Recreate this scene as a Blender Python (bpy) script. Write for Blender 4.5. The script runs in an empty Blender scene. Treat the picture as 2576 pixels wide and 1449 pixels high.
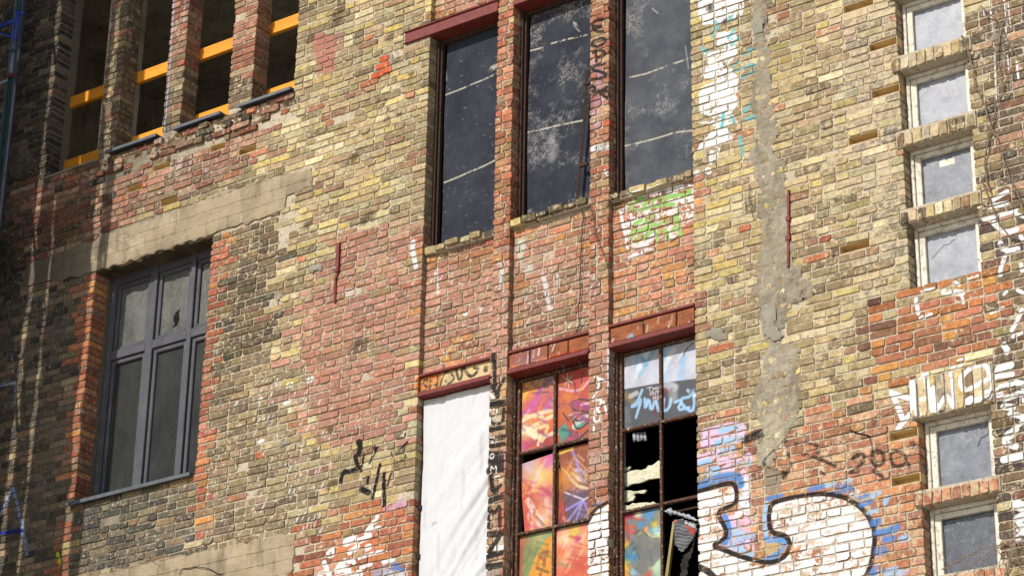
import bpy, math, random
import numpy as np
from mathutils import Vector, Matrix, noise as mnoise

# ---------------------------------------------------------------- camera, sky, sun, exposure
scn = bpy.context.scene
COL = scn.collection
rad = math.radians
ZB = 11.2                                   # height of the wall's reference level above the street
RIGHT = Vector((0.8165732, 0.57700033, 0.0166981)).normalized()
DOWN = Vector((-0.22615641, 0.34640445, -0.91041597)).normalized()
FWD = Vector((-0.53109461, 0.7396449, 0.41335691)).normalized()
CAMP = -23.3 * FWD
CAM_LOC = Vector((CAMP.x, CAMP.y, CAMP.z + ZB))
FPX = 6319.882
cam_d = bpy.data.cameras.new('camera'); cam = bpy.data.objects.new('camera', cam_d); COL.objects.link(cam)
cam_d.sensor_width = 36.0; cam_d.sensor_fit = 'HORIZONTAL'; cam_d.lens = FPX / 2576 * 36
cam_d.clip_start = 0.1; cam_d.clip_end = 1500
m = Matrix.Identity(4)
for i in range(3):
    m[i][0] = RIGHT[i]; m[i][1] = -DOWN[i]; m[i][2] = -FWD[i]; m[i][3] = CAM_LOC[i]
cam.matrix_world = m
scn.camera = cam

SUN_EL, SUN_AZ = rad(36), rad(9)            # the sun stands in front of the wall, a little to the left
wd = bpy.data.worlds.new('World'); scn.world = wd; wd.use_nodes = True
wn = wd.node_tree.nodes; wl = wd.node_tree.links
bg = wn['Background']; sky = wn.new('ShaderNodeTexSky'); sky.sky_type = 'NISHITA'; sky.sun_disc = False
sky.sun_elevation = SUN_EL; sky.sun_rotation = math.pi + SUN_AZ
wl.new(sky.outputs[0], bg.inputs[0]); bg.inputs[1].default_value = 0.125
sun_d = bpy.data.lights.new('sun', 'SUN'); sun_d.energy = 4.5; sun_d.angle = rad(0.5); sun_d.color = (1.0, 0.96, 0.90)
sun = bpy.data.objects.new('sun', sun_d); COL.objects.link(sun)
sd = Vector((math.sin(SUN_AZ) * math.cos(SUN_EL), math.cos(SUN_AZ) * math.cos(SUN_EL), -math.sin(SUN_EL)))
sun.rotation_euler = sd.to_track_quat('-Z', 'Y').to_euler(); sun.location = (-6, -30, 40)
scn.view_settings.view_transform = 'Standard'; scn.view_settings.look = 'None'
scn.view_settings.exposure = 0.30; scn.view_settings.gamma = 1.0; scn.view_settings.use_curve_mapping = False

# marks and outlines read off the photograph, in metres on the wall
PAINT = [
('s',0.086,(215,205,195),0.5,0.6,0.5,[(-4.357,2.665),(-4.392,2.438)]),
('s',0.0316,(205,200,190),0.45,0.6,0.5,[(-4.498,2.563),(-4.503,2.374)]),
('s',0.0316,(205,200,190),0.45,0.6,0.5,[(-4.217,2.578),(-4.222,2.39)]),
('s',0.0316,(205,200,190),0.45,0.6,0.5,[(-5.674,2.831),(-5.675,2.637)]),
('s',0.0316,(205,200,190),0.45,0.6,0.5,[(-5.465,2.74),(-5.461,2.497)]),
('s',0.0316,(205,200,190),0.45,0.6,0.5,[(-3.752,2.79),(-3.762,2.652)]),
('s',0.0186,(165,185,215),0.75,0.4,0.35,[(-4.683,4.653),(-4.658,3.643),(-4.664,2.85)]),
('s',0.0129,(175,190,215),0.6,0.4,0.3,[(-4.511,4.595),(-4.511,4.326)]),
('s',0.0344,(104,108,56),0.5,0.7,0.5,[(-5.867,2.773),(-5.817,1.955)]),
('s',0.0258,(104,108,56),0.45,0.7,0.5,[(-6.015,2.667),(-5.976,1.71)]),
('s',0.0201,(104,108,56),0.4,0.7,0.5,[(-5.938,2.371),(-5.877,1.717)]),
('s',0.0229,(170,190,185),0.7,0.5,0.4,[(-5.343,2.53),(-5.333,2.351)]),
('s',0.0172,(190,200,195),0.7,0.5,0.4,[(-5.414,2.549),(-5.39,2.463)]),
('s',0.0129,(212,205,190),0.7,0.5,0.3,[(-4.328,1.968),(-4.32,1.826)]),
('s',0.0129,(212,205,190),0.7,0.5,0.3,[(-4.415,1.898),(-4.413,1.82)]),
('s',0.0129,(212,205,190),0.7,0.5,0.3,[(-4.537,1.993),(-4.533,1.899)]),
('s',0.0129,(212,205,190),0.7,0.5,0.3,[(-5.255,1.918),(-5.25,1.823)]),
('s',0.0129,(212,205,190),0.7,0.5,0.3,[(-4.703,1.96),(-4.701,1.881)]),
('s',0.0129,(212,205,190),0.7,0.5,0.3,[(-3.818,1.846),(-3.818,1.784)]),
('s',0.0129,(212,205,190),0.7,0.5,0.3,[(-3.44,1.652),(-3.44,1.592)]),
('p',0.03,(205,190,160),0.55,0.03,0.75,[(-5.309,1.885),(-4.786,1.842),(-4.808,1.692),(-4.958,1.669),(-5.071,1.823)]),
('s',0.0574,(205,190,160),0.45,0.6,0.7,[(-5.544,1.726),(-5.412,1.598),(-5.356,1.787),(-5.188,1.666)]),
('s',0.0373,(208,196,160),0.15,0.8,0.4,[(-5.564,2.318),(-5.549,2.107)]),  # streak of sun on the wall, put into the colour map
('s',0.0302,(150,165,200),0.65,0.5,0.3,[(-6.543,0.532),(-6.522,0.262)]),
('s',0.0453,(190,198,215),0.75,0.4,0.3,[(-6.763,0.536),(-6.557,0.516)]),
('s',0.0211,(120,135,170),0.4,0.6,0.4,[(-6.168,0.073),(-6.02,-0.171)]),
('s',0.0423,(150,168,212),0.75,0.4,0.35,[(-6.421,-0.708),(-6.549,-0.97)]),
('s',0.0423,(150,168,212),0.8,0.4,0.3,[(-6.412,-0.71),(-6.27,-1.023),(-6.1,-1.496)]),
('s',0.0423,(28,48,140),0.9,0.3,0.2,[(-6.534,-1.192),(-6.211,-1.218)]),
('s',0.0483,(196,206,30),0.9,0.4,0.2,[(-5.645,-1.574),(-5.605,-1.685)]),
('s',0.0201,(165,180,210),0.6,0.5,0.3,[(-6.656,0.87),(-6.597,0.64)]),
('s',0.0242,(40,48,80),0.7,0.5,0.3,[(-6.189,0.357),(-6.104,0.346)]),
('s',0.0574,(120,118,112),0.4,0.8,0.6,[(-6.852,3.567),(-6.836,3.142)]),
('p',0.02,(178,112,98),0.8,0.02,0.25,[(-2.597,3.527),(-2.336,3.467),(-2.276,3.033),(-2.379,3.003),(-2.524,3.071),(-2.594,3.352)]),
('p',0.06,(180,118,90),0.5,0.06,0.95,[(-2.078,1.097),(-1.524,0.966),(-1.137,0.835),(-1.11,0.364),(-1.141,-0.044),(-1.171,-0.448),(-1.354,-0.608),(-2.441,-0.365),(-2.549,0.009),(-2.407,0.145),(-2.588,0.331),(-2.58,0.733),(-2.478,0.736),(-2.276,0.743),(-2.149,0.596),(-2.071,0.691),(-2.121,0.963)]),
('p',0.06,(180,118,90),0.5,0.06,0.95,[(-2.534,-0.289),(-1.2,-0.589),(-1.256,-0.832),(-1.365,-0.978),(-1.374,-1.144),(-1.707,-1.145),(-2.01,-1.182),(-2.308,-1.063),(-2.473,-0.929),(-2.635,-0.619)]),
('p',0.04,(180,118,90),0.5,0.04,0.9,[(-1.069,0.55),(-0.704,0.512),(-0.605,0.32),(-0.233,0.281),(-0.223,-0.13),(-0.529,-0.137),(-1.051,0.072)]),
('p',0.04,(180,118,90),0.45,0.04,0.9,[(0.025,0.461),(0.83,0.304),(0.86,0.056),(0.391,0.068),(0.019,0.027)]),
('p',0.03,(184,120,92),0.55,0.03,0.8,[(0.854,-0.287),(1.091,-0.267),(1.084,-0.836),(0.995,-0.944),(0.85,-0.833)]),
('p',0.04,(150,112,60),0.6,0.04,0.7,[(-0.674,0.546),(-0.239,0.53),(-0.235,0.336),(-0.478,0.233),(-0.668,0.364)]),
('p',0.03,(150,112,60),0.5,0.03,0.8,[(-0.229,1.696),(-0.047,1.557),(-0.035,1.004),(-0.229,1.057)]),
('p',0.02,(184,118,92),0.4,0.02,0.8,[(0.852,-1.051),(1.049,-1.095),(1.05,-2.275),(0.945,-2.203),(0.857,-2.108)]),
('s',0.099,(72,56,40),0.75,0.6,0.65,[(-1.692,2.449),(-1.631,2.465)]),
('s',0.086,(72,56,40),0.75,0.6,0.65,[(-1.641,2.337),(-1.588,2.351)]),
('s',0.0559,(72,56,40),0.75,0.6,0.65,[(-1.601,2.232),(-1.567,2.241)]),
('s',0.1076,(72,56,40),0.75,0.6,0.65,[(-2.315,3.706),(-2.246,3.722)]),
('s',0.0947,(72,56,40),0.75,0.6,0.65,[(-2.339,3.588),(-2.278,3.603)]),
('s',0.086,(72,56,40),0.75,0.6,0.65,[(-2.686,3.495),(-2.629,3.509)]),
('s',0.0947,(72,56,40),0.75,0.6,0.65,[(-1.624,3.17),(-1.565,3.185)]),
('s',0.0645,(72,56,40),0.75,0.6,0.65,[(-1.516,2.879),(-1.476,2.889)]),
('s',0.0516,(72,56,40),0.75,0.6,0.65,[(-1.45,2.24),(-1.418,2.249)]),
('s',0.0559,(72,56,40),0.75,0.6,0.65,[(-1.303,2.661),(-1.269,2.67)]),
('s',0.1076,(72,56,40),0.75,0.6,0.65,[(-2.022,1.906),(-1.955,1.924)]),
('s',0.0301,(72,56,40),0.75,0.6,0.65,[(-2.494,2.439),(-2.474,2.444)]),
('s',0.1076,(72,56,40),0.75,0.6,0.65,[(-2.55,1.31),(-2.482,1.329)]),
('s',0.1291,(72,56,40),0.75,0.6,0.65,[(-1.805,1.182),(-1.727,1.204)]),
('s',0.1291,(72,56,40),0.75,0.6,0.65,[(-1.833,-0.16),(-1.756,-0.137)]),
('s',0.043,(72,56,40),0.75,0.6,0.65,[(-2.495,1.04),(-2.468,1.047)]),
('s',0.0906,(72,56,40),0.75,0.6,0.65,[(-2.083,-1.544),(-2.03,-1.527)]),
('s',0.0498,(72,56,40),0.75,0.6,0.65,[(-2.132,-0.963),(-2.102,-0.954)]),
('s',0.1042,(72,56,40),0.75,0.6,0.65,[(-1.273,-1.484),(-1.214,-1.464)]),
('s',0.0645,(72,56,40),0.75,0.6,0.65,[(-0.874,-0.117),(-0.837,-0.105)]),
('s',0.1291,(72,56,40),0.75,0.6,0.65,[(1.617,-0.542),(1.684,-0.52)]),
('s',0.0947,(72,56,40),0.75,0.6,0.65,[(1.501,-0.561),(1.55,-0.544)]),
('s',0.0947,(72,56,40),0.75,0.6,0.65,[(1.094,0.559),(1.145,0.575)]),
('s',0.0645,(72,56,40),0.75,0.6,0.65,[(1.703,0.08),(1.736,0.091)]),
('s',0.086,(72,56,40),0.75,0.6,0.65,[(3.09,0.171),(3.132,0.185)]),
('s',0.0645,(72,56,40),0.75,0.6,0.65,[(3.386,-0.01),(3.417,0.001)]),
('s',0.0323,(72,56,40),0.75,0.6,0.65,[(3.314,-1.303),(3.33,-1.297)]),
('s',0.0538,(72,56,40),0.75,0.6,0.65,[(2.442,-1.093),(2.468,-1.084)]),
('s',0.0538,(72,56,40),0.75,0.6,0.65,[(2.39,-1.182),(2.417,-1.172)]),
('x',0.0121,(225,228,222),0.75,110,3,[(-3.116,-0.158),(-2.125,-0.381),(-2.03,-1.988),(-2.988,-1.811),(-2.558,-1.098),(-2.586,-1.162)]),
('x',0.0106,(225,228,222),0.65,60,4,[(-3.714,-0.175),(-2.947,-0.344),(-2.829,-1.925),(-3.571,-1.79),(-3.261,-1.071),(-3.287,-1.131)]),
('x',0.0091,(190,190,190),0.35,45,14,[(-5.507,-1.015),(-3.831,-1.337),(-3.763,-2.069),(-5.412,-1.781),(-4.611,-1.556),(-4.614,-1.6)]),
('x',0.0091,(232,222,214),0.6,60,5,[(-2.125,-0.381),(-1.2,-0.589),(-1.172,-1.242),(-2.085,-1.052),(-1.64,-0.819),(-1.662,-0.859)]),
('x',0.01,(232,222,214),0.6,120,6,[(-2.608,1.148),(-1.142,0.766),(-1.084,-0.657),(-2.509,-0.338),(-1.822,0.217),(-1.84,0.183)]),
('x',0.0115,(230,228,222),0.65,90,7,[(-1.081,0.637),(-0.052,0.371),(-0.03,-0.669),(-1.038,-0.437),(-0.543,-0.031),(-0.557,-0.072)]),
('x',0.01,(230,228,222),0.65,110,8,[(0.007,0.631),(1.09,0.343),(1.091,-0.631),(0.027,-0.378),(0.562,-0.015),(0.546,-0.054)]),
('x',0.01,(230,228,222),0.6,40,9,[(1.119,-0.116),(1.955,-0.328),(1.949,-0.722),(1.119,-0.522),(1.541,-0.424),(1.525,-0.45)]),
('x',0.0129,(220,214,205),0.4,25,10,[(-5.088,2.875),(-3.188,2.33),(-3.152,1.863),(-5.035,2.381),(-4.094,2.355),(-4.096,2.309)]),
('x',0.0086,(226,226,222),0.6,25,11,[(-3.831,1.574),(-3.099,1.381),(-2.978,-0.233),(-3.686,-0.074),(-3.394,0.649),(-3.403,0.597)]),
('x',0.0115,(230,228,222),0.6,14,12,[(0.867,1.797),(1.075,1.734),(1.076,0.698),(0.871,0.754),(0.972,1.241),(0.959,1.217)]),
('s',0.0562,(232,232,230),0.85,0.3,0.35,[(-2.678,-0.382),(-2.635,-0.377)]),
('s',0.0453,(232,232,230),0.85,0.3,0.35,[(-2.701,-0.56),(-2.648,-0.554)]),
('s',0.0634,(232,232,230),0.85,0.3,0.35,[(-2.413,-0.382),(-2.382,-0.378)]),
('s',0.0399,(232,232,230),0.85,0.3,0.35,[(-3.038,-0.458),(-3.006,-0.453)]),
('s',0.0362,(232,232,230),0.85,0.3,0.35,[(-3.022,-0.901),(-2.959,-0.893)]),
('s',0.1147,(205,222,210),0.6,0.6,0.6,[(0.048,0.455),(0.066,0.313),(0.136,0.187)]),
('s',0.0488,(220,222,222),0.65,0.5,0.5,[(0.302,0.077),(0.341,-0.08),(0.374,-0.275)]),
('s',0.0373,(220,222,222),0.6,0.5,0.5,[(0.458,0.038),(0.474,-0.06)]),
('s',0.0574,(215,225,230),0.8,0.5,0.4,[(-1.183,0.776),(-1.196,0.709),(-1.14,0.511)]),
('s',0.0488,(216,218,212),0.6,0.5,0.5,[(-0.173,0.32),(-0.109,0.195),(-0.136,0.038)]),
('s',0.043,(216,218,212),0.7,0.5,0.4,[(-0.939,0.46),(-0.945,0.406),(-0.914,0.204)]),
('s',0.086,(205,208,200),0.6,0.6,0.6,[(-1.991,0.442),(-1.841,0.419)]),
('s',0.043,(216,218,212),0.9,0.25,0.3,[(-0.592,-0.095),(-0.561,-0.102)]),
('s',0.0287,(216,218,212),0.9,0.25,0.3,[(-0.422,-0.122),(-0.392,-0.089)]),
('p',0.012,(232,232,230),0.97,0.012,0.42,[(2.054,2.412),(2.545,2.248),(2.521,2.089),(2.332,2.081),(2.107,2.126),(2.052,2.257)]),
('p',0.012,(232,232,230),0.97,0.012,0.42,[(2.26,1.993),(2.441,1.955),(2.465,1.816),(2.326,1.805),(2.229,1.878)]),
('p',0.012,(232,232,230),0.97,0.012,0.42,[(2.045,1.853),(2.186,1.815),(2.437,1.798),(2.463,1.72),(2.35,1.632),(2.208,1.526),(2.069,1.582),(2.064,1.681),(2.128,1.73)]),
('p',0.012,(232,232,230),0.97,0.012,0.42,[(2.224,1.617),(2.391,1.579),(2.464,1.447),(2.426,1.296),(2.465,1.229),(2.38,1.12),(2.201,1.12),(2.063,1.228),(2.038,1.413),(2.068,1.487),(2.236,1.503)]),
('p',0.012,(232,232,230),0.97,0.012,0.42,[(2.047,1.124),(2.256,1.103),(2.394,1.103),(2.446,1.007),(2.282,1.015),(2.423,0.906),(2.388,0.85),(2.168,0.847),(2.015,0.851),(2.086,0.951),(2.227,1.031)]),
('s',0.0488,(232,232,230),0.8,0.3,0.3,[(2.167,0.794),(2.158,0.69)]),
('s',0.043,(232,232,230),0.8,0.3,0.3,[(2.236,0.801),(2.207,0.716)]),
('s',0.0201,(232,232,230),0.9,0.25,0.3,[(2.109,0.644),(2.15,0.639),(2.149,0.586),(2.115,0.595),(2.109,0.644)]),
('b',0.0373,(232,232,230),1,0,0,[(2.012,0.631)]),
('s',0.0373,(92,178,186),0.85,0.3,0.45,[(2.227,2.122),(2.254,2.048)]),
('s',0.0373,(92,178,186),0.85,0.3,0.45,[(2.409,2.112),(2.359,2.061)]),
('s',0.0373,(92,178,186),0.85,0.3,0.45,[(2.221,2.036),(2.196,1.969)]),
('s',0.0373,(92,178,186),0.85,0.3,0.45,[(2.43,1.969),(2.367,1.906)]),
('s',0.0373,(92,178,186),0.85,0.3,0.45,[(2.502,1.876),(2.396,1.827)]),
('s',0.0373,(92,178,186),0.85,0.3,0.45,[(2.615,1.716),(2.528,1.672)]),
('s',0.0373,(92,178,186),0.85,0.3,0.45,[(2.088,1.884),(2.147,1.826)]),
('s',0.0373,(92,178,186),0.85,0.3,0.45,[(2.464,1.627),(2.405,1.599)]),
('s',0.0373,(92,178,186),0.85,0.3,0.45,[(2.415,1.541),(2.545,1.547)]),
('s',0.0373,(92,178,186),0.85,0.3,0.45,[(2.581,1.56),(2.631,1.531)]),
('s',0.0373,(92,178,186),0.85,0.3,0.45,[(2.615,1.475),(2.498,1.45)]),
('s',0.0373,(92,178,186),0.85,0.3,0.45,[(2.301,1.144),(2.279,1.013)]),
('s',0.0373,(92,178,186),0.85,0.3,0.45,[(2.379,1.083),(2.408,1.011)]),
('s',0.0373,(92,178,186),0.85,0.3,0.45,[(2.576,1.158),(2.517,1.104)]),
('s',0.0373,(92,178,186),0.85,0.3,0.45,[(2.457,0.883),(2.487,0.673)]),
('s',0.0373,(92,178,186),0.85,0.3,0.45,[(2.624,1.021),(2.529,1.02)]),
('b',0.0516,(30,29,31),0.8,0,0,[(2.18,2.285)]),
('b',0.0373,(60,48,45),0.8,0,0,[(2.332,2.088)]),
('s',0.0158,(232,232,230),0.9,0.3,0.25,[(4.922,1.458),(4.925,1.146)]),
('s',0.0143,(232,232,230),0.9,0.3,0.25,[(5.053,1.414),(5.045,0.993)]),
('s',0.0129,(232,232,230),0.9,0.3,0.25,[(4.929,0.94),(4.92,0.538),(4.921,0.238)]),
('s',0.01,(232,232,230),0.9,0.3,0.25,[(5.086,1.365),(5.091,1.131)]),
('s',0.0115,(232,232,230),0.9,0.3,0.25,[(5.04,0.88),(5.049,0.738)]),
('s',0.0201,(232,232,230),0.9,0.3,0.25,[(5.123,0.79),(5.129,0.625)]),
('s',0.01,(232,232,230),0.9,0.3,0.25,[(4.858,1.427),(4.859,1.323)]),
('s',0.0086,(232,232,230),0.9,0.3,0.25,[(5.053,0.648),(5.056,0.522)]),
('s',0.0458,(232,232,230),0.95,0.35,0.3,[(4.951,-0.368),(4.828,-0.408)]),
('s',0.0458,(232,232,230),0.95,0.35,0.3,[(4.807,-0.462),(4.944,-0.474)]),
('s',0.0458,(232,232,230),0.95,0.35,0.3,[(4.74,-0.558),(4.873,-0.561),(5.017,-0.553)]),
('s',0.0493,(232,232,230),0.95,0.35,0.3,[(4.822,-0.619),(4.918,-0.738),(5.012,-0.728)]),
('s',0.0458,(232,232,230),0.95,0.35,0.3,[(4.863,-0.806),(4.893,-0.892),(5.009,-0.898)]),
('s',0.0387,(232,232,230),0.95,0.35,0.3,[(4.897,-0.934),(4.859,-1.011),(4.844,-1.087)]),
('s',0.0317,(232,232,230),0.95,0.35,0.3,[(5.015,-0.585),(5.088,-0.634)]),
('s',0.0352,(232,232,230),0.95,0.35,0.3,[(5.042,-0.797),(5.073,-0.849)]),
('s',0.0352,(232,232,230),0.95,0.35,0.3,[(5.032,-1.041),(5.035,-1.099)]),
('s',0.0373,(232,232,230),0.95,0.3,0.35,[(4.085,-1.113),(4.102,-1.248)]),
('s',0.0574,(232,232,230),0.95,0.3,0.35,[(4.349,-1.115),(4.498,-1.161)]),
('s',0.0287,(232,232,230),0.95,0.3,0.35,[(4.146,-1.062),(4.254,-1.062)]),
('s',0.0229,(232,232,230),0.95,0.3,0.35,[(4.565,-1.049),(4.648,-1.042)]),
('s',0.0316,(232,232,230),0.95,0.3,0.35,[(4.446,-1.053),(4.479,-1.085)]),
('s',0.0258,(232,232,230),0.95,0.3,0.35,[(4.89,-1.246),(4.864,-1.265)]),
('s',0.0316,(232,232,230),0.95,0.3,0.35,[(4.741,-1.396),(4.849,-1.378)]),
('s',0.0402,(232,232,230),0.95,0.3,0.35,[(5.009,-1.438),(4.91,-1.588)]),
('s',0.043,(232,232,230),0.95,0.3,0.35,[(4.838,-1.697),(4.854,-1.77)]),
('s',0.0574,(232,232,230),0.95,0.3,0.35,[(4.764,-1.909),(4.874,-1.889)]),
('s',0.0316,(232,232,230),0.95,0.3,0.35,[(4.982,-1.257),(5.031,-1.293)]),
('s',0.0258,(232,232,230),0.95,0.3,0.35,[(4.496,-1.196),(4.51,-1.258)]),
('s',0.0373,(232,232,230),0.95,0.3,0.35,[(4.121,-1.294),(4.217,-1.288)]),
('s',0.0344,(232,232,230),0.95,0.3,0.35,[(4.92,-1.647),(4.989,-1.629)]),
('s',0.048,(232,232,230),0.98,0.2,0.1,[(3.827,-1.886),(3.876,-2.019),(3.911,-2.133)]),
('s',0.0428,(232,232,230),0.98,0.2,0.1,[(3.833,-1.893),(3.926,-1.943),(4.013,-1.989)]),
('s',0.0467,(232,232,230),0.98,0.2,0.1,[(4.016,-1.996),(4.015,-2.073),(3.966,-2.121),(3.869,-2.207)]),
('s',0.0545,(232,232,230),0.98,0.2,0.1,[(4.034,-1.833),(4.037,-1.941),(4.045,-2.026),(4.072,-2.141)]),
('s',0.0454,(232,232,230),0.98,0.2,0.1,[(4.104,-1.828),(4.141,-1.785),(4.154,-1.83),(4.164,-1.957),(4.177,-2.054),(4.191,-2.122)]),
('s',0.0363,(232,232,230),0.98,0.2,0.1,[(4.039,-2.016),(4.179,-2.016)]),
('s',0.0545,(232,232,230),0.98,0.2,0.1,[(4.215,-1.944),(4.214,-2.021),(4.224,-2.129)]),
('s',0.0402,(232,232,230),0.98,0.2,0.1,[(4.23,-2.136),(4.262,-2.102),(4.318,-2.023),(4.341,-2.061),(4.372,-2.141),(4.392,-2.13),(4.386,-2.029),(4.379,-1.91)]),
('s',0.0428,(232,232,230),0.98,0.2,0.1,[(4.388,-1.781),(4.371,-1.861)]),
('s',0.0376,(232,232,230),0.98,0.2,0.1,[(4.456,-1.779),(4.429,-1.82)]),
('s',0.0428,(232,232,230),0.98,0.2,0.1,[(4.701,-1.917),(4.687,-1.855),(4.618,-1.825),(4.539,-1.839),(4.471,-1.883),(4.449,-1.961),(4.475,-2.022),(4.576,-2.008),(4.649,-1.976),(4.734,-1.954),(4.81,-1.959),(4.891,-1.966)]),
('s',0.0714,(232,232,230),0.98,0.2,0.1,[(4.515,-2.122),(4.533,-2.114)]),
('s',0.0454,(232,232,230),0.98,0.2,0.1,[(4.568,-2.131),(4.699,-2.118),(4.782,-2.11)]),
('s',0.0519,(232,232,230),0.98,0.2,0.1,[(4.774,-1.886),(4.885,-1.885)]),
('s',0.0389,(232,232,230),0.98,0.2,0.1,[(4.78,-2.043),(4.88,-2.045)]),
('s',0.0519,(232,232,230),0.98,0.2,0.1,[(4.915,-2.041),(4.984,-2.068)]),
('s',0.0389,(232,232,230),0.98,0.2,0.1,[(4.661,-2.072),(4.749,-2.065)]),
('s',0.0545,(232,232,230),0.98,0.2,0.1,[(4.813,-2.158),(4.931,-2.14)]),
('s',0.0584,(232,232,230),0.98,0.2,0.1,[(4.798,-2.218),(4.872,-2.243)]),
('s',0.048,(232,232,230),0.98,0.2,0.1,[(4.845,-2.292),(4.935,-2.326)]),
('s',0.0389,(232,232,230),0.98,0.2,0.1,[(4.965,-2.121),(4.972,-2.227)]),
('s',0.0389,(232,232,230),0.98,0.2,0.1,[(4.877,-2.416),(4.925,-2.389)]),
('s',0.0415,(232,232,230),0.98,0.2,0.1,[(4.79,-2.493),(4.849,-2.476)]),
('s',0.0195,(232,232,230),0.98,0.2,0.1,[(4.425,-1.739),(4.504,-1.736)]),
('s',0.0454,(232,232,230),0.98,0.2,0.1,[(4.833,-1.706),(4.86,-1.742)]),
('s',0.026,(232,232,230),0.98,0.2,0.1,[(4.704,-2.046),(4.719,-1.997)]),
('s',0.0544,(232,232,230),0.95,0.25,0.3,[(4.884,-2.426),(4.798,-2.461),(4.78,-2.527),(4.874,-2.57)]),
('s',0.0664,(232,232,230),0.95,0.25,0.3,[(4.767,-2.655),(4.932,-2.657)]),
('s',0.0846,(232,232,230),0.95,0.25,0.3,[(4.835,-3.036),(4.885,-3.068)]),
('s',0.0755,(232,232,230),0.95,0.25,0.3,[(4.843,-3.163),(4.896,-3.15)]),
('s',0.0815,(232,232,230),0.95,0.25,0.3,[(4.861,-3.234),(4.883,-3.25)]),
('s',0.0755,(232,232,230),0.95,0.25,0.3,[(4.832,-3.314),(4.885,-3.312)]),
('s',0.0604,(232,232,230),0.95,0.25,0.3,[(4.95,-2.34),(4.962,-2.366)]),
('s',0.0121,(232,232,230),0.95,0.25,0.3,[(4.687,-2.52),(4.651,-2.524)]),
('s',0.0151,(232,232,230),0.95,0.25,0.3,[(3.987,-2.159),(4.011,-2.182)]),
('s',0.0302,(30,29,31),0.85,0.75,0.5,[(2.835,-2.101),(2.72,-2.158),(2.627,-2.22),(2.616,-2.279),(2.702,-2.334),(2.826,-2.386)]),
('s',0.0272,(30,29,31),0.85,0.75,0.5,[(2.839,-2.201),(2.881,-2.333)]),
('s',0.0332,(30,29,31),0.85,0.75,0.5,[(2.93,-2.151),(3.064,-2.161),(3.153,-2.228),(3.125,-2.278),(2.956,-2.247)]),
('s',0.0302,(30,29,31),0.85,0.75,0.5,[(3.073,-2.285),(3.175,-2.343),(3.289,-2.417)]),
('s',0.0332,(30,29,31),0.85,0.75,0.5,[(3.445,-2.379),(3.497,-2.35),(3.562,-2.373),(3.544,-2.432),(3.453,-2.484),(3.403,-2.5),(3.496,-2.504)]),
('s',0.0302,(30,29,31),0.85,0.75,0.5,[(3.624,-2.361),(3.688,-2.356),(3.737,-2.42),(3.706,-2.489),(3.643,-2.486),(3.61,-2.431),(3.624,-2.361)]),
('s',0.0302,(30,29,31),0.85,0.75,0.5,[(3.786,-2.412),(3.85,-2.389),(3.924,-2.458),(3.915,-2.522),(3.817,-2.53),(3.785,-2.466),(3.792,-2.407)]),
('s',0.0453,(30,29,31),0.85,0.75,0.5,[(3.983,-2.357),(4.018,-2.394)]),
('s',0.0272,(30,29,31),0.85,0.75,0.5,[(3.943,-2.522),(3.952,-2.571)]),
('s',0.0332,(30,29,31),0.85,0.75,0.5,[(3.617,-2.516),(3.714,-2.595)]),
('s',0.0242,(30,29,31),0.85,0.75,0.5,[(3.145,-2.434),(3.183,-2.466)]),
('s',0.0815,(30,29,31),0.95,0.6,0.3,[(2.439,-2.006),(2.643,-1.976)]),
('s',0.052,(30,29,31),0.9,0.6,0.3,[(2.813,-2.378),(2.809,-2.413)]),
('s',0.0233,(50,48,46),0.6,0.8,0.5,[(2.645,-2.432),(2.788,-2.402)]),
('s',0.0269,(50,48,46),0.5,0.8,0.5,[(2.674,-2.511),(2.762,-2.455)]),
('p',0.02,(140,130,112),0.85,0.02,0.25,[(2.633,-2.276),(2.789,-2.365),(2.768,-2.529),(2.625,-2.545)]),
('s',0.0513,(216,204,170),0.85,0.5,0.6,[(2.586,-1.671),(2.624,-1.78),(2.645,-1.986)]),
('s',0.0513,(216,204,170),0.85,0.5,0.6,[(2.779,-1.624),(2.753,-1.732)]),
('s',0.0906,(216,204,170),0.85,0.5,0.6,[(2.705,-1.785),(2.785,-2.015),(2.761,-2.135)]),
('s',0.0906,(216,204,170),0.85,0.5,0.6,[(2.648,-1.874),(2.69,-2.058),(2.64,-2.16)]),
('s',0.0393,(216,204,170),0.85,0.5,0.6,[(2.825,-2.198),(2.811,-2.244)]),
('s',0.0906,(222,190,220),0.9,0.35,0.5,[(2.044,-1.873),(2.361,-1.863),(2.414,-1.913)]),
('s',0.1057,(222,190,220),0.9,0.35,0.5,[(2.056,-1.952),(2.386,-1.97)]),
('s',0.0604,(150,192,226),0.9,0.35,0.5,[(2.21,-1.876),(2.36,-1.886)]),
('s',0.0664,(150,192,226),0.9,0.35,0.5,[(2.166,-1.987),(2.399,-1.988)]),
('s',0.0604,(150,192,226),0.9,0.35,0.5,[(2.109,-2.067),(2.329,-2.071)]),
('s',0.0755,(222,190,220),0.9,0.35,0.5,[(1.998,-2.092),(2.164,-2.075)]),
('s',0.0664,(222,190,220),0.9,0.35,0.5,[(2.19,-2.15),(2.327,-2.146)]),
('s',0.0846,(222,190,220),0.9,0.35,0.5,[(2.243,-2.242),(2.469,-2.175)]),
('s',0.0604,(150,192,226),0.9,0.35,0.5,[(2.353,-2.22),(2.468,-2.225)]),
('s',0.0544,(150,192,226),0.9,0.35,0.5,[(1.998,-2.13),(2.094,-2.131)]),
('s',0.0453,(222,190,220),0.9,0.35,0.5,[(2.419,-2.29),(2.457,-2.372)]),
('s',0.0755,(150,192,226),0.9,0.35,0.5,[(2.079,-2.222),(2.161,-2.226)]),
('s',0.0906,(222,190,220),0.9,0.35,0.5,[(2.37,-2.651),(2.468,-2.743)]),
('s',0.0906,(150,192,226),0.9,0.35,0.5,[(2.284,-2.856),(2.471,-2.877)]),
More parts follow.
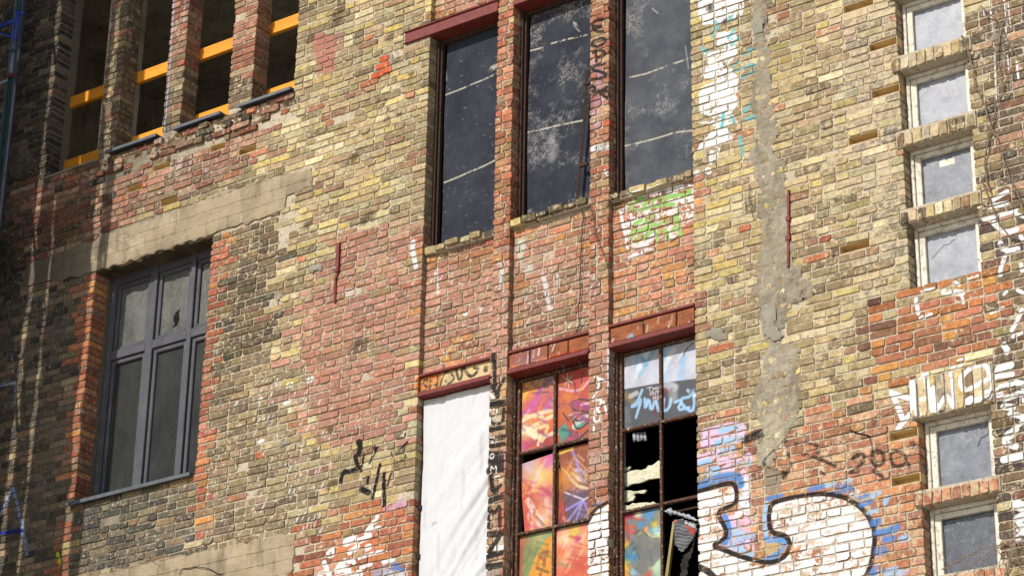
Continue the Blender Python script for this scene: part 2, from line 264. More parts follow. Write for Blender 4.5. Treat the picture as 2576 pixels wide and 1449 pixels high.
('s',0.0755,(222,190,220),0.9,0.35,0.5,[(2.255,-2.948),(2.469,-2.95)]),
('s',0.0906,(222,190,220),0.9,0.35,0.5,[(2.288,-2.697),(2.419,-2.819)]),
('p',0.015,(232,232,230),0.97,0.015,0.5,[(1.977,-2.39),(2.326,-2.399),(2.347,-2.521),(2.177,-2.576),(2.16,-2.632),(2.214,-2.759),(2.196,-2.843),(2.09,-2.889),(2.546,-3.114),(2.606,-3.238),(2.603,-3.316),(1.964,-3.207)]),
('p',0.02,(226,228,236),0.95,0.02,0.33,[(2.4,-2.347),(2.487,-2.357),(2.481,-2.59),(2.463,-2.674),(2.319,-2.691),(2.37,-2.584),(2.373,-2.452)]),
('p',0.015,(232,232,230),0.97,0.015,0.52,[(2.687,-2.615),(2.967,-2.625),(3.198,-2.655),(3.348,-2.713),(3.494,-2.826),(3.57,-2.953),(3.593,-3.097),(3.565,-3.231),(3.513,-3.394),(3.48,-3.465),(2.557,-3.308),(2.608,-3.139),(2.796,-3.116),(2.86,-3.035),(2.84,-2.946),(2.772,-2.89),(2.695,-2.862),(2.674,-2.786),(2.677,-2.678)]),
('p',0.04,(200,170,200),0.6,0.04,0.6,[(2.278,-2.727),(2.414,-2.738),(2.489,-2.896),(2.503,-2.971),(2.407,-3.011),(2.266,-2.914)]),
('s',0.0717,(150,192,226),0.7,0.6,0.5,[(2.309,-2.791),(2.427,-2.856),(2.409,-2.925)]),
('s',0.0538,(222,190,220),0.85,0.5,0.3,[(2.449,-2.911),(2.479,-2.988)]),
('p',0.02,(186,160,112),0.9,0.02,0.3,[(2.614,-2.948),(2.769,-2.976),(2.751,-3.058),(2.642,-3.067),(2.596,-3.023)]),
('s',0.0753,(72,128,190),0.9,0.55,0.3,[(1.994,-2.334),(2.142,-2.3),(2.288,-2.299),(2.368,-2.326),(2.39,-2.397)]),
('s',0.0466,(66,134,206),0.9,0.55,0.3,[(2.208,-2.619),(2.255,-2.694),(2.277,-2.785),(2.252,-2.86),(2.211,-2.896)]),
('s',0.0412,(150,192,226),0.9,0.55,0.3,[(2.64,-2.606),(2.615,-2.645),(2.607,-2.774),(2.621,-2.906)]),
('s',0.052,(84,146,212),0.9,0.55,0.3,[(2.623,-2.92),(2.685,-2.939),(2.77,-2.94),(2.792,-2.994),(2.759,-3.052),(2.68,-3.088),(2.602,-3.096)]),
('s',0.0394,(72,128,190),0.9,0.55,0.3,[(2.648,-2.575),(2.774,-2.567)]),
('s',0.0448,(150,192,226),0.9,0.55,0.3,[(2.274,-2.915),(2.377,-2.969),(2.486,-3.032)]),
('s',0.0412,(30,29,31),0.97,0.35,0.12,[(1.977,-2.379),(2.1,-2.37),(2.246,-2.361),(2.327,-2.377),(2.345,-2.432),(2.355,-2.537),(2.282,-2.574),(2.185,-2.592),(2.168,-2.633),(2.199,-2.683),(2.238,-2.763),(2.244,-2.823),(2.195,-2.857),(2.102,-2.888),(2.202,-2.931),(2.328,-3.004),(2.485,-3.075),(2.609,-3.122),(2.718,-3.127),(2.804,-3.096),(2.846,-3.018),(2.825,-2.947),(2.764,-2.903),(2.682,-2.881),(2.653,-2.818),(2.652,-2.71),(2.671,-2.623),(2.773,-2.606),(2.991,-2.608),(3.198,-2.634),(3.349,-2.692),(3.459,-2.77),(3.545,-2.864),(3.599,-2.972),(3.617,-3.067),(3.605,-3.169),(3.577,-3.289),(3.536,-3.364),(3.504,-3.428)]),
('s',0.0538,(30,29,31),0.95,0.35,0.15,[(1.958,-3.04),(2.054,-3.093),(2.117,-3.161)]),
('s',0.0215,(238,238,238),0.95,0.3,0.15,[(2.98,-2.671),(2.973,-3.225)]),
('x',0.0233,(176,140,108),0.5,70,80,[(2.702,-2.618),(3.556,-2.781),(3.528,-3.391),(2.683,-3.245),(3.123,-3.011),(3.167,-3.01)]),
('x',0.0233,(176,130,100),0.5,26,81,[(1.984,-2.48),(2.202,-2.522),(2.189,-3.159),(1.973,-3.122),(2.087,-2.823),(2.127,-2.822)]),
('s',0.0538,(72,128,190),0.85,0.6,0.45,[(3.047,-2.565),(3.155,-2.563)]),
('s',0.0359,(150,192,226),0.85,0.6,0.45,[(3.201,-2.57),(3.278,-2.564)]),
('s',0.0753,(72,128,190),0.85,0.6,0.45,[(3.291,-2.62),(3.416,-2.626)]),
('s',0.0359,(150,192,226),0.85,0.6,0.45,[(3.354,-2.564),(3.423,-2.563)]),
('s',0.0448,(72,128,190),0.85,0.6,0.45,[(3.461,-2.715),(3.566,-2.72)]),
('s',0.0538,(220,226,236),0.85,0.6,0.45,[(3.424,-2.692),(3.47,-2.68)]),
('s',0.0538,(72,128,190),0.85,0.6,0.45,[(3.503,-2.789),(3.586,-2.78)]),
('s',0.0359,(150,192,226),0.85,0.6,0.45,[(3.611,-2.735),(3.686,-2.721)]),
('s',0.0448,(150,192,226),0.85,0.6,0.45,[(3.567,-2.868),(3.634,-2.86)]),
('s',0.0753,(72,128,190),0.85,0.6,0.45,[(3.611,-2.964),(3.648,-2.96)]),
('s',0.0681,(72,128,190),0.85,0.6,0.45,[(3.759,-3.047),(3.81,-3.043)]),
('s',0.0628,(72,128,190),0.85,0.6,0.45,[(3.632,-3.055),(3.721,-3.058)]),
('s',0.0502,(72,128,190),0.85,0.6,0.45,[(3.696,-3.123),(3.777,-3.124)]),
('s',0.0843,(72,128,190),0.85,0.6,0.45,[(3.64,-3.21),(3.688,-3.208)]),
('s',0.0628,(86,120,180),0.85,0.6,0.45,[(3.598,-3.299),(3.643,-3.293)]),
('s',0.0771,(72,128,190),0.85,0.6,0.45,[(3.587,-3.377),(3.651,-3.367)]),
('s',0.0681,(150,192,226),0.85,0.6,0.45,[(3.719,-3.393),(3.785,-3.391)]),
('s',0.0592,(150,192,226),0.85,0.6,0.45,[(3.849,-3.144),(3.893,-3.138)]),
('s',0.0448,(150,192,226),0.85,0.6,0.45,[(3.719,-2.812),(3.743,-2.775)]),
('s',0.0448,(170,190,220),0.85,0.6,0.45,[(3.82,-3.421),(3.878,-3.417)]),
('p',0.01,(232,232,230),0.85,0.01,0.78,[(1.139,0.524),(1.258,0.621),(1.526,0.624),(1.944,0.578),(1.968,0.456),(1.965,0.3),(1.933,0.23),(1.785,0.143),(1.753,0.091),(1.625,0.059),(1.406,0.068),(1.23,0.101),(1.204,0.236),(1.175,0.391)]),
('s',0.0263,(232,232,230),0.95,0.3,0.3,[(1.277,0.622),(1.5,0.573),(1.552,0.614),(1.937,0.568),(1.949,0.504)]),
('s',0.0302,(232,232,230),0.9,0.3,0.35,[(1.152,0.52),(1.178,0.39),(1.208,0.235),(1.23,0.119)]),
('s',0.0394,(232,232,230),0.85,0.4,0.5,[(1.243,0.025),(1.38,0.032)]),
('s',0.0263,(232,232,230),0.6,0.5,0.5,[(1.412,0.042),(1.496,0.038)]),
('s',0.0408,(142,188,100),0.95,0.2,0.3,[(1.271,0.488),(1.264,0.539),(1.35,0.574),(1.421,0.564)]),
('s',0.0408,(142,188,100),0.95,0.2,0.3,[(1.408,0.5),(1.499,0.524)]),
('s',0.0408,(142,188,100),0.95,0.2,0.3,[(1.525,0.529),(1.629,0.525)]),
('s',0.0408,(142,188,100),0.95,0.2,0.3,[(1.583,0.464),(1.654,0.494)]),
('s',0.0408,(142,188,100),0.95,0.2,0.3,[(1.661,0.51),(1.757,0.496),(1.902,0.526),(1.891,0.471),(1.809,0.482)]),
('s',0.0408,(142,188,100),0.95,0.2,0.3,[(1.499,0.46),(1.725,0.42)]),
('s',0.0408,(142,188,100),0.95,0.2,0.3,[(1.323,0.464),(1.447,0.458)]),
('s',0.0408,(142,188,100),0.95,0.2,0.3,[(1.309,0.336),(1.381,0.348)]),
('s',0.0408,(142,188,100),0.95,0.2,0.3,[(1.407,0.304),(1.498,0.371)]),
('s',0.0408,(142,188,100),0.95,0.2,0.3,[(1.446,0.233),(1.498,0.292)]),
('s',0.0408,(142,188,100),0.95,0.2,0.3,[(1.523,0.273),(1.552,0.235)]),
('s',0.0408,(142,188,100),0.95,0.2,0.3,[(1.594,0.26),(1.614,0.31)]),
('s',0.0408,(142,188,100),0.95,0.2,0.3,[(1.655,0.256),(1.672,0.294)]),
('s',0.0408,(142,188,100),0.95,0.2,0.3,[(1.716,0.246),(1.729,0.288)]),
('s',0.0408,(142,188,100),0.95,0.2,0.3,[(1.762,0.306),(1.779,0.157)]),
('s',0.0408,(142,188,100),0.95,0.2,0.3,[(1.329,0.246),(1.459,0.26)]),
('s',0.0408,(142,188,100),0.95,0.2,0.3,[(1.27,0.243),(1.303,0.271)]),
('s',0.0408,(142,188,100),0.95,0.2,0.3,[(1.263,0.159),(1.276,0.217)]),
('s',0.0408,(142,188,100),0.95,0.2,0.3,[(1.345,0.15),(1.355,0.221)]),
('s',0.0408,(142,188,100),0.95,0.2,0.3,[(1.413,0.163),(1.497,0.213)]),
('s',0.0408,(142,188,100),0.95,0.2,0.3,[(1.542,0.099),(1.549,0.2),(1.645,0.186),(1.657,0.098)]),
('s',0.0408,(142,188,100),0.95,0.2,0.3,[(1.779,0.145),(1.794,0.104)]),
('s',0.0408,(142,188,100),0.95,0.2,0.3,[(1.709,0.163),(1.728,0.188)]),
('s',0.0197,(150,80,52),0.85,0.3,0.4,[(1.303,0.504),(1.356,0.502)]),
('s',0.0197,(150,80,52),0.85,0.3,0.4,[(1.46,0.498),(1.467,0.52)]),
('s',0.0197,(150,80,52),0.85,0.3,0.4,[(1.564,0.494),(1.567,0.511)]),
('s',0.0197,(150,80,52),0.85,0.3,0.4,[(1.79,0.523),(1.86,0.51)]),
('s',0.0197,(150,80,52),0.85,0.3,0.4,[(1.628,0.403),(1.699,0.396)]),
('s',0.0197,(150,80,52),0.85,0.3,0.4,[(1.466,0.349),(1.472,0.384)]),
('s',0.0197,(150,80,52),0.85,0.3,0.4,[(1.627,0.318),(1.63,0.269)]),
('s',0.0197,(150,80,52),0.85,0.3,0.4,[(1.684,0.242),(1.691,0.289)]),
('s',0.0197,(150,80,52),0.85,0.3,0.4,[(1.587,0.159),(1.6,0.18)]),
('s',0.0197,(150,80,52),0.85,0.3,0.4,[(1.509,0.077),(1.522,0.116)]),
('s',0.0197,(150,80,52),0.85,0.3,0.4,[(1.825,0.241),(1.844,0.284)]),
('s',0.0197,(150,80,52),0.85,0.3,0.4,[(1.316,0.42),(1.29,0.452)]),
('b',0.066,(212,166,206),0.4,0,0,[(0.91,2.097)]),
('b',0.0574,(212,166,206),0.4,0,0,[(0.956,1.969)]),
('b',0.0574,(212,166,206),0.4,0,0,[(0.956,1.855)]),
('b',0.0631,(212,166,206),0.4,0,0,[(0.942,1.69)]),
('b',0.0574,(212,166,206),0.4,0,0,[(0.912,1.572)]),
('b',0.0574,(212,166,206),0.4,0,0,[(0.942,1.437)]),
('s',0.033,(38,36,38),0.95,0.45,0.12,[(0.996,2.545),(0.912,2.57),(0.879,2.511),(0.912,2.439),(1.002,2.413)]),
('s',0.033,(38,36,38),0.95,0.45,0.12,[(0.897,2.498),(0.999,2.467)]),
('s',0.033,(38,36,38),0.95,0.45,0.12,[(0.879,2.334),(0.954,2.353),(1.029,2.329),(1.022,2.277),(0.94,2.266),(0.879,2.294),(0.879,2.334)]),
('s',0.033,(38,36,38),0.95,0.45,0.12,[(0.928,2.109),(0.925,2.222)]),
('s',0.033,(38,36,38),0.95,0.45,0.12,[(0.895,2.214),(0.97,2.226),(1.03,2.178),(1.007,2.145),(0.94,2.149)]),
('s',0.033,(38,36,38),0.95,0.45,0.12,[(1.022,2.059),(0.895,2.073),(0.876,2.036),(0.956,1.997),(1.038,1.949),(1.023,1.905),(0.881,1.932)]),
('s',0.033,(38,36,38),0.95,0.45,0.12,[(0.881,1.864),(1.048,1.679)]),
('s',0.033,(38,36,38),0.95,0.45,0.12,[(1.048,1.801),(0.897,1.757)]),
('s',0.033,(38,36,38),0.95,0.45,0.12,[(0.882,1.807),(1.045,1.757)]),
('s',0.0717,(214,226,230),0.85,0.4,0.4,[(0.899,1.199),(1.053,1.171)]),
('s',0.0344,(214,226,230),0.9,0.4,0.3,[(1.024,0.929),(1.061,0.878)]),
('p',0.002,(212,186,140),1,0.002,0.05,[(-1.107,-0.63),(-0.265,-0.664),(-0.261,-0.815),(-1.11,-0.808)]),
('p',0.01,(205,112,42),0.95,0.01,0.1,[(-1.095,-0.65),(-0.81,-0.647),(-0.851,-0.803),(-1.1,-0.801)]),
('p',0.02,(165,150,120),0.6,0.02,0.3,[(-0.805,-0.791),(-0.767,-0.697),(-0.728,-0.657),(-0.649,-0.71),(-0.687,-0.799)]),
('s',0.0201,(38,36,36),0.92,0.45,0.15,[(-0.979,-0.707),(-0.998,-0.674),(-1.041,-0.709),(-1.034,-0.731),(-0.993,-0.747),(-0.985,-0.771),(-1.015,-0.804),(-1.038,-0.786)]),
('s',0.021,(38,36,36),0.92,0.45,0.15,[(-0.947,-0.701),(-0.956,-0.811)]),
('s',0.0163,(38,36,36),0.92,0.45,0.15,[(-0.948,-0.754),(-0.878,-0.761)]),
('s',0.0201,(38,36,36),0.92,0.45,0.15,[(-0.861,-0.68),(-0.874,-0.804)]),
('s',0.021,(38,36,36),0.92,0.45,0.15,[(-0.833,-0.793),(-0.808,-0.701),(-0.759,-0.645),(-0.688,-0.701),(-0.667,-0.75),(-0.723,-0.784),(-0.805,-0.797)]),
('s',0.0268,(38,36,36),0.92,0.45,0.15,[(-0.768,-0.74),(-0.767,-0.746)]),
('s',0.0268,(38,36,36),0.92,0.45,0.15,[(-0.651,-0.638),(-0.636,-0.713),(-0.615,-0.775),(-0.584,-0.76),(-0.581,-0.667)]),
('s',0.0316,(38,36,36),0.92,0.45,0.15,[(-0.559,-0.659),(-0.52,-0.732),(-0.479,-0.771),(-0.429,-0.759),(-0.387,-0.707),(-0.441,-0.686)]),
('s',0.0526,(38,36,36),0.92,0.45,0.15,[(-0.304,-0.721),(-0.308,-0.738)]),
('s',0.0526,(30,29,31),0.95,0.25,0.15,[(-0.198,-0.628),(-0.198,-0.685)]),
('s',0.044,(30,29,31),0.95,0.25,0.15,[(-0.187,-0.705),(-0.172,-0.933)]),
('s',0.044,(30,29,31),0.95,0.25,0.15,[(-0.232,-0.915),(-0.176,-0.975),(-0.144,-1.048)]),
('s',0.0402,(30,29,31),0.95,0.25,0.15,[(-0.073,-0.893),(-0.124,-0.943),(-0.142,-1.026)]),
('s',0.0574,(30,29,31),0.95,0.25,0.15,[(-0.235,-1.111),(-0.066,-1.128)]),
('s',0.0362,(30,29,31),0.96,0.25,0.15,[(-0.236,-1.185),(-0.225,-1.303),(-0.069,-1.323),(-0.072,-1.193)]),
('s',0.0453,(30,29,31),0.96,0.25,0.15,[(-0.238,-1.116),(-0.057,-1.137)]),
('s',0.0453,(30,29,31),0.96,0.25,0.15,[(-0.239,-1.358),(-0.06,-1.368)]),
('s',0.0513,(30,29,31),0.96,0.25,0.15,[(-0.237,-1.453),(-0.058,-1.463)]),
('s',0.0483,(30,29,31),0.96,0.25,0.15,[(-0.235,-1.521),(-0.056,-1.531)]),
('s',0.1208,(30,29,31),0.96,0.25,0.15,[(-0.233,-1.627),(-0.061,-1.648)]),
('s',0.1208,(30,29,31),0.96,0.25,0.15,[(-0.233,-1.724),(-0.059,-1.742)]),
('s',0.0483,(30,29,31),0.96,0.25,0.15,[(-0.197,-1.809),(-0.174,-1.986),(-0.098,-1.921)]),
('s',0.0664,(30,29,31),0.96,0.25,0.15,[(-0.207,-2.04),(-0.045,-2.027)]),
('s',0.0423,(30,29,31),0.96,0.25,0.15,[(-0.213,-2.283),(-0.221,-2.083),(-0.154,-2.195),(-0.085,-2.09),(-0.09,-2.306)]),
('s',0.0634,(30,29,31),0.96,0.25,0.15,[(-0.229,-2.365),(-0.038,-2.37)]),
('s',0.0544,(30,29,31),0.96,0.25,0.15,[(-0.098,-2.389),(-0.206,-2.546)]),
('s',0.0604,(30,29,31),0.96,0.25,0.15,[(-0.227,-2.568),(-0.053,-2.554)]),
('s',0.0634,(30,29,31),0.96,0.25,0.15,[(-0.206,-2.665),(-0.039,-2.669)]),
('s',0.0121,(232,232,230),1,0.3,0.1,[(-0.222,-1.437),(-0.152,-1.441),(-0.218,-1.484),(-0.146,-1.494)]),
('s',0.0136,(232,232,230),1,0.3,0.1,[(-0.217,-1.617),(-0.195,-1.592),(-0.168,-1.613),(-0.178,-1.646),(-0.207,-1.64),(-0.217,-1.617)]),
('s',0.0121,(232,232,230),1,0.3,0.1,[(-0.201,-1.788),(-0.2,-1.701),(-0.17,-1.76),(-0.145,-1.709),(-0.138,-1.796)]),
('s',0.0121,(232,232,230),1,0.3,0.1,[(-0.173,-1.827),(-0.104,-1.827)]),
('s',0.0906,(150,148,145),0.5,0.6,0.4,[(-0.19,-2.717),(-0.053,-2.728)]),
('s',0.0513,(232,232,230),0.9,0.3,0.3,[(-0.118,-2.509),(-0.05,-2.509)]),
('s',0.0287,(232,232,230),0.8,0.4,0.3,[(-0.225,-1.008),(-0.189,-1.051)]),
('s',0.0239,(232,232,230),0.8,0.4,0.3,[(-0.191,-1.159),(-0.136,-1.193),(-0.175,-1.214)]),
('s',0.0226,(232,232,230),0.95,0.35,0.2,[(0.924,-1.096),(1.034,-1.161)]),
('s',0.0226,(232,232,230),0.95,0.35,0.2,[(0.96,-1.129),(0.972,-1.212),(0.901,-1.305)]),
('s',0.0226,(232,232,230),0.95,0.35,0.2,[(0.901,-1.316),(1.016,-1.331),(0.943,-1.421)]),
('s',0.0226,(232,232,230),0.95,0.35,0.2,[(1.017,-1.355),(1.049,-1.47)]),
('s',0.0226,(232,232,230),0.95,0.35,0.2,[(0.972,-1.387),(0.943,-1.421)]),
('s',0.0226,(232,232,230),0.95,0.35,0.2,[(0.931,-1.402),(0.902,-1.502),(0.955,-1.543),(0.99,-1.481),(0.958,-1.424)]),
('s',0.0226,(232,232,230),0.95,0.35,0.2,[(0.914,-1.573),(0.91,-1.638)]),
('s',0.1359,(196,170,160),0.6,0.6,0.6,[(0.871,-1.877),(1.032,-1.884)]),
('p',0.01,(232,232,230),0.97,0.01,0.45,[(0.874,-2.446),(0.96,-2.347),(1.069,-2.31),(1.07,-3.11),(0.833,-3.07),(0.837,-2.49)]),
('s',0.0362,(30,29,31),0.9,0.4,0.2,[(0.862,-2.431),(0.92,-2.346),(1.05,-2.303)]),
('s',0.0272,(72,128,190),0.6,0.5,0.3,[(0.888,-2.32),(0.975,-2.286)]),
('s',0.066,(22,20,24),1,0.35,0.2,[(-1.753,-1.164),(-1.725,-1.191),(-1.741,-1.272)]),
('s',0.0521,(22,20,24),1,0.35,0.2,[(-1.786,-1.301),(-1.758,-1.388)]),
('s',0.0486,(22,20,24),1,0.35,0.2,[(-1.726,-1.425),(-1.859,-1.444),(-1.928,-1.417),(-1.953,-1.52)]),
('s',0.0278,(22,20,24),1,0.35,0.2,[(-1.682,-1.305),(-1.71,-1.467)]),
('s',0.0243,(22,20,24),1,0.35,0.2,[(-1.526,-1.26),(-1.61,-1.403)]),
('s',0.0382,(22,20,24),1,0.35,0.2,[(-1.565,-1.245),(-1.55,-1.283)]),
('s',0.0486,(22,20,24),1,0.35,0.2,[(-1.434,-1.547),(-1.419,-1.855)]),
('s',0.0382,(22,20,24),1,0.35,0.2,[(-1.484,-1.443),(-1.559,-1.76)]),
('s',0.0226,(22,20,24),1,0.35,0.2,[(-1.339,-1.541),(-1.386,-1.67)]),
('s',0.059,(22,20,24),1,0.35,0.2,[(-1.698,-1.643),(-1.609,-1.695)]),
('s',0.0278,(22,20,24),1,0.35,0.2,[(-1.17,-1.284),(-1.234,-1.327)]),
('s',0.0313,(22,20,24),1,0.35,0.2,[(-1.62,-1.541),(-1.625,-1.595)]),
('s',0.0139,(22,20,24),1,0.35,0.2,[(-1.734,-1.266),(-1.737,-1.308)]),
('s',0.0139,(22,20,24),1,0.35,0.2,[(-1.356,-1.343),(-1.345,-1.401)]),
('s',0.0362,(232,232,230),0.95,0.25,0.3,[(-2.011,-2.163),(-2.083,-2.225),(-1.989,-2.258),(-2.005,-2.171)]),
('s',0.0513,(232,232,230),0.95,0.25,0.3,[(-2.104,-2.29),(-2.026,-2.466)]),
('s',0.0483,(232,232,230),0.95,0.25,0.3,[(-2.004,-2.416),(-1.877,-2.309),(-1.793,-2.338)]),
('s',0.0453,(232,232,230),0.95,0.25,0.3,[(-1.777,-2.32),(-1.739,-2.357)]),
('s',0.0604,(232,232,230),0.95,0.25,0.3,[(-1.872,-2.398),(-1.789,-2.399),(-1.835,-2.471)]),
('s',0.0453,(232,232,230),0.95,0.25,0.3,[(-1.617,-2.084),(-1.492,-1.953)]),
('s',0.0393,(232,232,230),0.95,0.25,0.3,[(-1.585,-2.063),(-1.453,-2.067)]),
('s',0.0906,(232,232,230),0.95,0.25,0.3,[(-1.845,-2.138),(-1.746,-2.129)]),
('s',0.0604,(232,232,230),0.95,0.25,0.3,[(-1.684,-2.154),(-1.57,-2.127)]),
('s',0.0634,(232,232,230),0.95,0.25,0.3,[(-1.798,-2.242),(-1.714,-2.209)]),
('s',0.0664,(232,232,230),0.95,0.25,0.3,[(-1.597,-2.237),(-1.574,-2.234)]),
('s',0.0393,(232,232,230),0.95,0.25,0.3,[(-1.678,-2.324),(-1.515,-2.302),(-1.409,-2.307)]),
('s',0.0393,(232,232,230),0.95,0.25,0.3,[(-1.657,-2.416),(-1.539,-2.405)]),
('s',0.0453,(232,232,230),0.95,0.25,0.3,[(-1.396,-2.408),(-1.283,-2.408)]),
('s',0.0755,(232,232,230),0.95,0.25,0.3,[(-1.939,-2.393),(-1.856,-2.388)]),
('s',0.0664,(232,232,230),0.95,0.25,0.3,[(-2.156,-2.396),(-2.123,-2.389)]),
('s',0.0755,(232,232,230),0.95,0.25,0.3,[(-2.017,-2.481),(-1.67,-2.474)]),
('s',0.0755,(190,196,206),0.9,0.5,0.4,[(-1.358,-2.528),(-1.147,-2.578)]),
('s',0.0664,(72,128,190),0.85,0.6,0.3,[(-1.28,-2.468),(-1.166,-2.505)]),
('s',0.0906,(160,160,190),0.6,0.6,0.5,[(-1.472,-2.508),(-1.36,-2.488)]),
('s',0.0393,(104,116,88),0.8,0.4,0.4,[(-1.893,-2.04),(-1.693,-2.047)]),
('s',0.0332,(104,116,88),0.8,0.4,0.4,[(-1.874,-2.078),(-1.808,-2.07)]),
('s',0.0604,(222,190,220),0.5,0.7,0.4,[(-1.388,-1.895),(-1.177,-1.888)]),
('b',0.0604,(222,190,220),0.5,0,0,[(-1.228,-1.823)]),
('s',0.0211,(150,165,90),0.5,0.7,0.4,[(-1.692,-1.748),(-1.539,-1.832),(-1.582,-1.961),(-1.733,-1.919)]),
('s',0.0186,(186,178,160),0.8,0.5,0.68,[(-1.057,2.404),(-0.795,2.417),(-0.711,2.423)]),
('s',0.0186,(186,178,160),0.8,0.5,0.68,[(-0.682,2.429),(-0.505,2.441),(-0.353,2.461)]),
('s',0.0186,(186,178,160),0.8,0.5,0.68,[(-1.046,1.43),(-0.797,1.449),(-0.638,1.47)]),
('s',0.0186,(186,178,160),0.8,0.5,0.68,[(-0.614,1.47),(-0.479,1.483),(-0.346,1.509)]),
('s',0.0186,(186,178,160),0.8,0.5,0.68,[(-0.003,2.6),(0.181,2.583)]),
('s',0.0186,(186,178,160),0.8,0.5,0.68,[(0.287,2.596),(0.474,2.584),(0.753,2.55)]),
('s',0.0186,(186,178,160),0.8,0.5,0.68,[(0.013,1.692),(0.253,1.673),(0.437,1.662),(0.676,1.637)]),
('s',0.0186,(186,178,160),0.8,0.5,0.68,[(1.083,1.952),(1.378,1.923)]),
('s',0.0186,(186,178,160),0.8,0.5,0.68,[(1.393,1.927),(1.568,1.932),(1.684,1.938),(1.871,1.938)]),
('s',0.0186,(186,178,160),0.8,0.5,0.68,[(1.082,1.232),(1.272,1.214),(1.561,1.206),(1.676,1.214),(1.874,1.176)]),
('s',0.0574,(206,196,176),0.6,0.6,0.7,[(-0.427,2.536),(-0.355,2.544)]),
('x',0.005,(170,170,170),0.5,70,20,[(-1.064,3.07),(-0.37,2.848),(-0.33,1.156),(-1.002,1.341),(-0.688,2.09),(-0.665,2.091)]),
('x',0.005,(170,170,170),0.5,34,21,[(-1.053,1.413),(-0.378,1.226),(-0.365,0.658),(-1.032,0.833),(-0.704,1.031),(-0.682,1.033)]),
('s',0.0172,(150,152,160),0.5,0.6,0.4,[(-0.984,2.68),(-0.972,2.571)]),
('s',0.0143,(165,165,170),0.6,0.5,0.3,[(1.434,2.616),(1.5,2.536)]),
('s',0.0172,(150,150,155),0.5,0.5,0.4,[(1.801,2.081),(1.834,1.832)]),
('p',0.005,(170,166,155),0.7,0.005,0.4,[(0.534,2.765),(0.58,2.735),(0.624,2.61),(0.55,2.686)]),
('b',0.0574,(160,160,158),0.4,0,0,[(0.301,1.531)]),
('b',0.0717,(160,160,158),0.4,0,0,[(0.332,1.436)]),
('b',0.0574,(160,160,158),0.4,0,0,[(0.318,1.341)]),
('p',0.001,(214,128,52),1,0.001,0,[(-0.046,-0.777),(0.397,-0.781),(0.399,-1.63),(-0.045,-1.613)]),
('b',0.2159,(150,112,124),0.85,0,0,[(0.19,-0.872)]),
('b',0.1178,(150,120,140),0.85,0,0,[(0.345,-0.907)]),
('b',0.157,(228,160,36),0.85,0,0,[(0.068,-1.024)]),
('b',0.1178,(196,90,120),0.85,0,0,[(0.317,-1.119)]),
('b',0.1374,(190,70,130),0.85,0,0,[(0.132,-1.161)]),
('b',0.1178,(220,120,60),0.85,0,0,[(0.35,-1.33)]),
('b',0.1374,(196,70,48),0.85,0,0,[(0.321,-1.459)]),
('b',0.1099,(186,40,126),0.85,0,0,[(0.076,-1.503)]),
('b',0.0981,(170,60,60),0.85,0,0,[(0.184,-1.525)]),
('b',0.1178,(150,40,40),0.85,0,0,[(0.307,-1.564)]),
('b',0.1374,(224,180,120),0.85,0,0,[(0.043,-1.388)]),
('s',0.0513,(190,84,160),0.85,0.6,0.15,[(0.23,-0.998),(0.125,-1.173),(0.024,-1.206)]),
('s',0.0513,(196,120,180),0.85,0.6,0.15,[(0.371,-1.138),(0.242,-1.246)]),
('s',0.0393,(238,222,176),0.85,0.6,0.15,[(0.026,-1.268),(0.164,-1.236),(0.372,-1.24)]),
('s',0.0332,(230,200,150),0.85,0.6,0.15,[(0.048,-1.225),(0.25,-1.285)]),
('s',0.0423,(240,226,184),0.85,0.6,0.15,[(0.012,-1.388),(0.135,-1.353),(0.357,-1.291)]),
('s',0.0393,(238,220,176),0.85,0.6,0.15,[(0.167,-1.393),(0.327,-1.353),(0.245,-1.511)]),
('s',0.0393,(240,226,186),0.85,0.6,0.15,[(0.024,-1.356),(0.214,-1.494),(0.374,-1.457)]),
('s',0.0362,(240,226,186),0.85,0.6,0.15,[(0.229,-1.453),(0.203,-1.536)]),
('s',0.0604,(240,226,190),0.85,0.6,0.15,[(0.058,-1.336),(0.168,-1.441)]),
('s',0.0091,(40,36,50),0.85,0.6,0.15,[(0.245,-0.96),(0.291,-0.957),(0.246,-0.994),(0.307,-1.001)]),
('s',0.0091,(60,40,70),0.85,0.6,0.15,[(0.153,-1.029),(0.316,-1.051)]),
('p',0.001,(188,78,44),1,0.001,0,[(0.397,-0.781),(0.756,-0.781),(0.76,-1.631),(0.407,-1.611)]),
('b',0.1099,(224,130,40),0.8,0,0,[(0.516,-1.149)]),
('b',0.0785,(200,70,50),0.8,0,0,[(0.713,-1.192)]),
('b',0.1178,(176,90,60),0.8,0,0,[(0.499,-0.996)]),
('b',0.1178,(190,60,60),0.8,0,0,[(0.667,-1.033)]),
('b',0.0864,(200,60,150),0.8,0,0,[(0.58,-1.567)]),
('b',0.0981,(150,90,70),0.8,0,0,[(0.685,-1.589)]),
('b',0.1178,(190,100,40),0.8,0,0,[(0.486,-1.265)]),
('p',0.02,(62,160,142),0.9,0.02,0.1,[(0.421,-1.44),(0.503,-1.383),(0.557,-1.508),(0.444,-1.595)]),
('s',0.0664,(186,216,206),0.9,0.3,0.1,[(0.601,-1.444),(0.714,-1.374)]),
('s',0.0302,(62,160,142),0.9,0.4,0.1,[(0.624,-1.462),(0.699,-1.438)]),
('s',0.0755,(150,56,110),0.8,0.4,0.2,[(0.577,-1.224),(0.736,-1.292)]),
('s',0.0151,(30,29,31),0.92,0.35,0.1,[(0.751,-1.228),(0.592,-1.177),(0.55,-1.281),(0.751,-1.338)]),
('s',0.0136,(30,29,31),0.92,0.35,0.1,[(0.751,-1.351),(0.59,-1.334),(0.609,-1.401),(0.676,-1.4)]),
('s',0.0151,(30,29,31),0.92,0.35,0.1,[(0.578,-1.379),(0.624,-1.499),(0.752,-1.436)]),
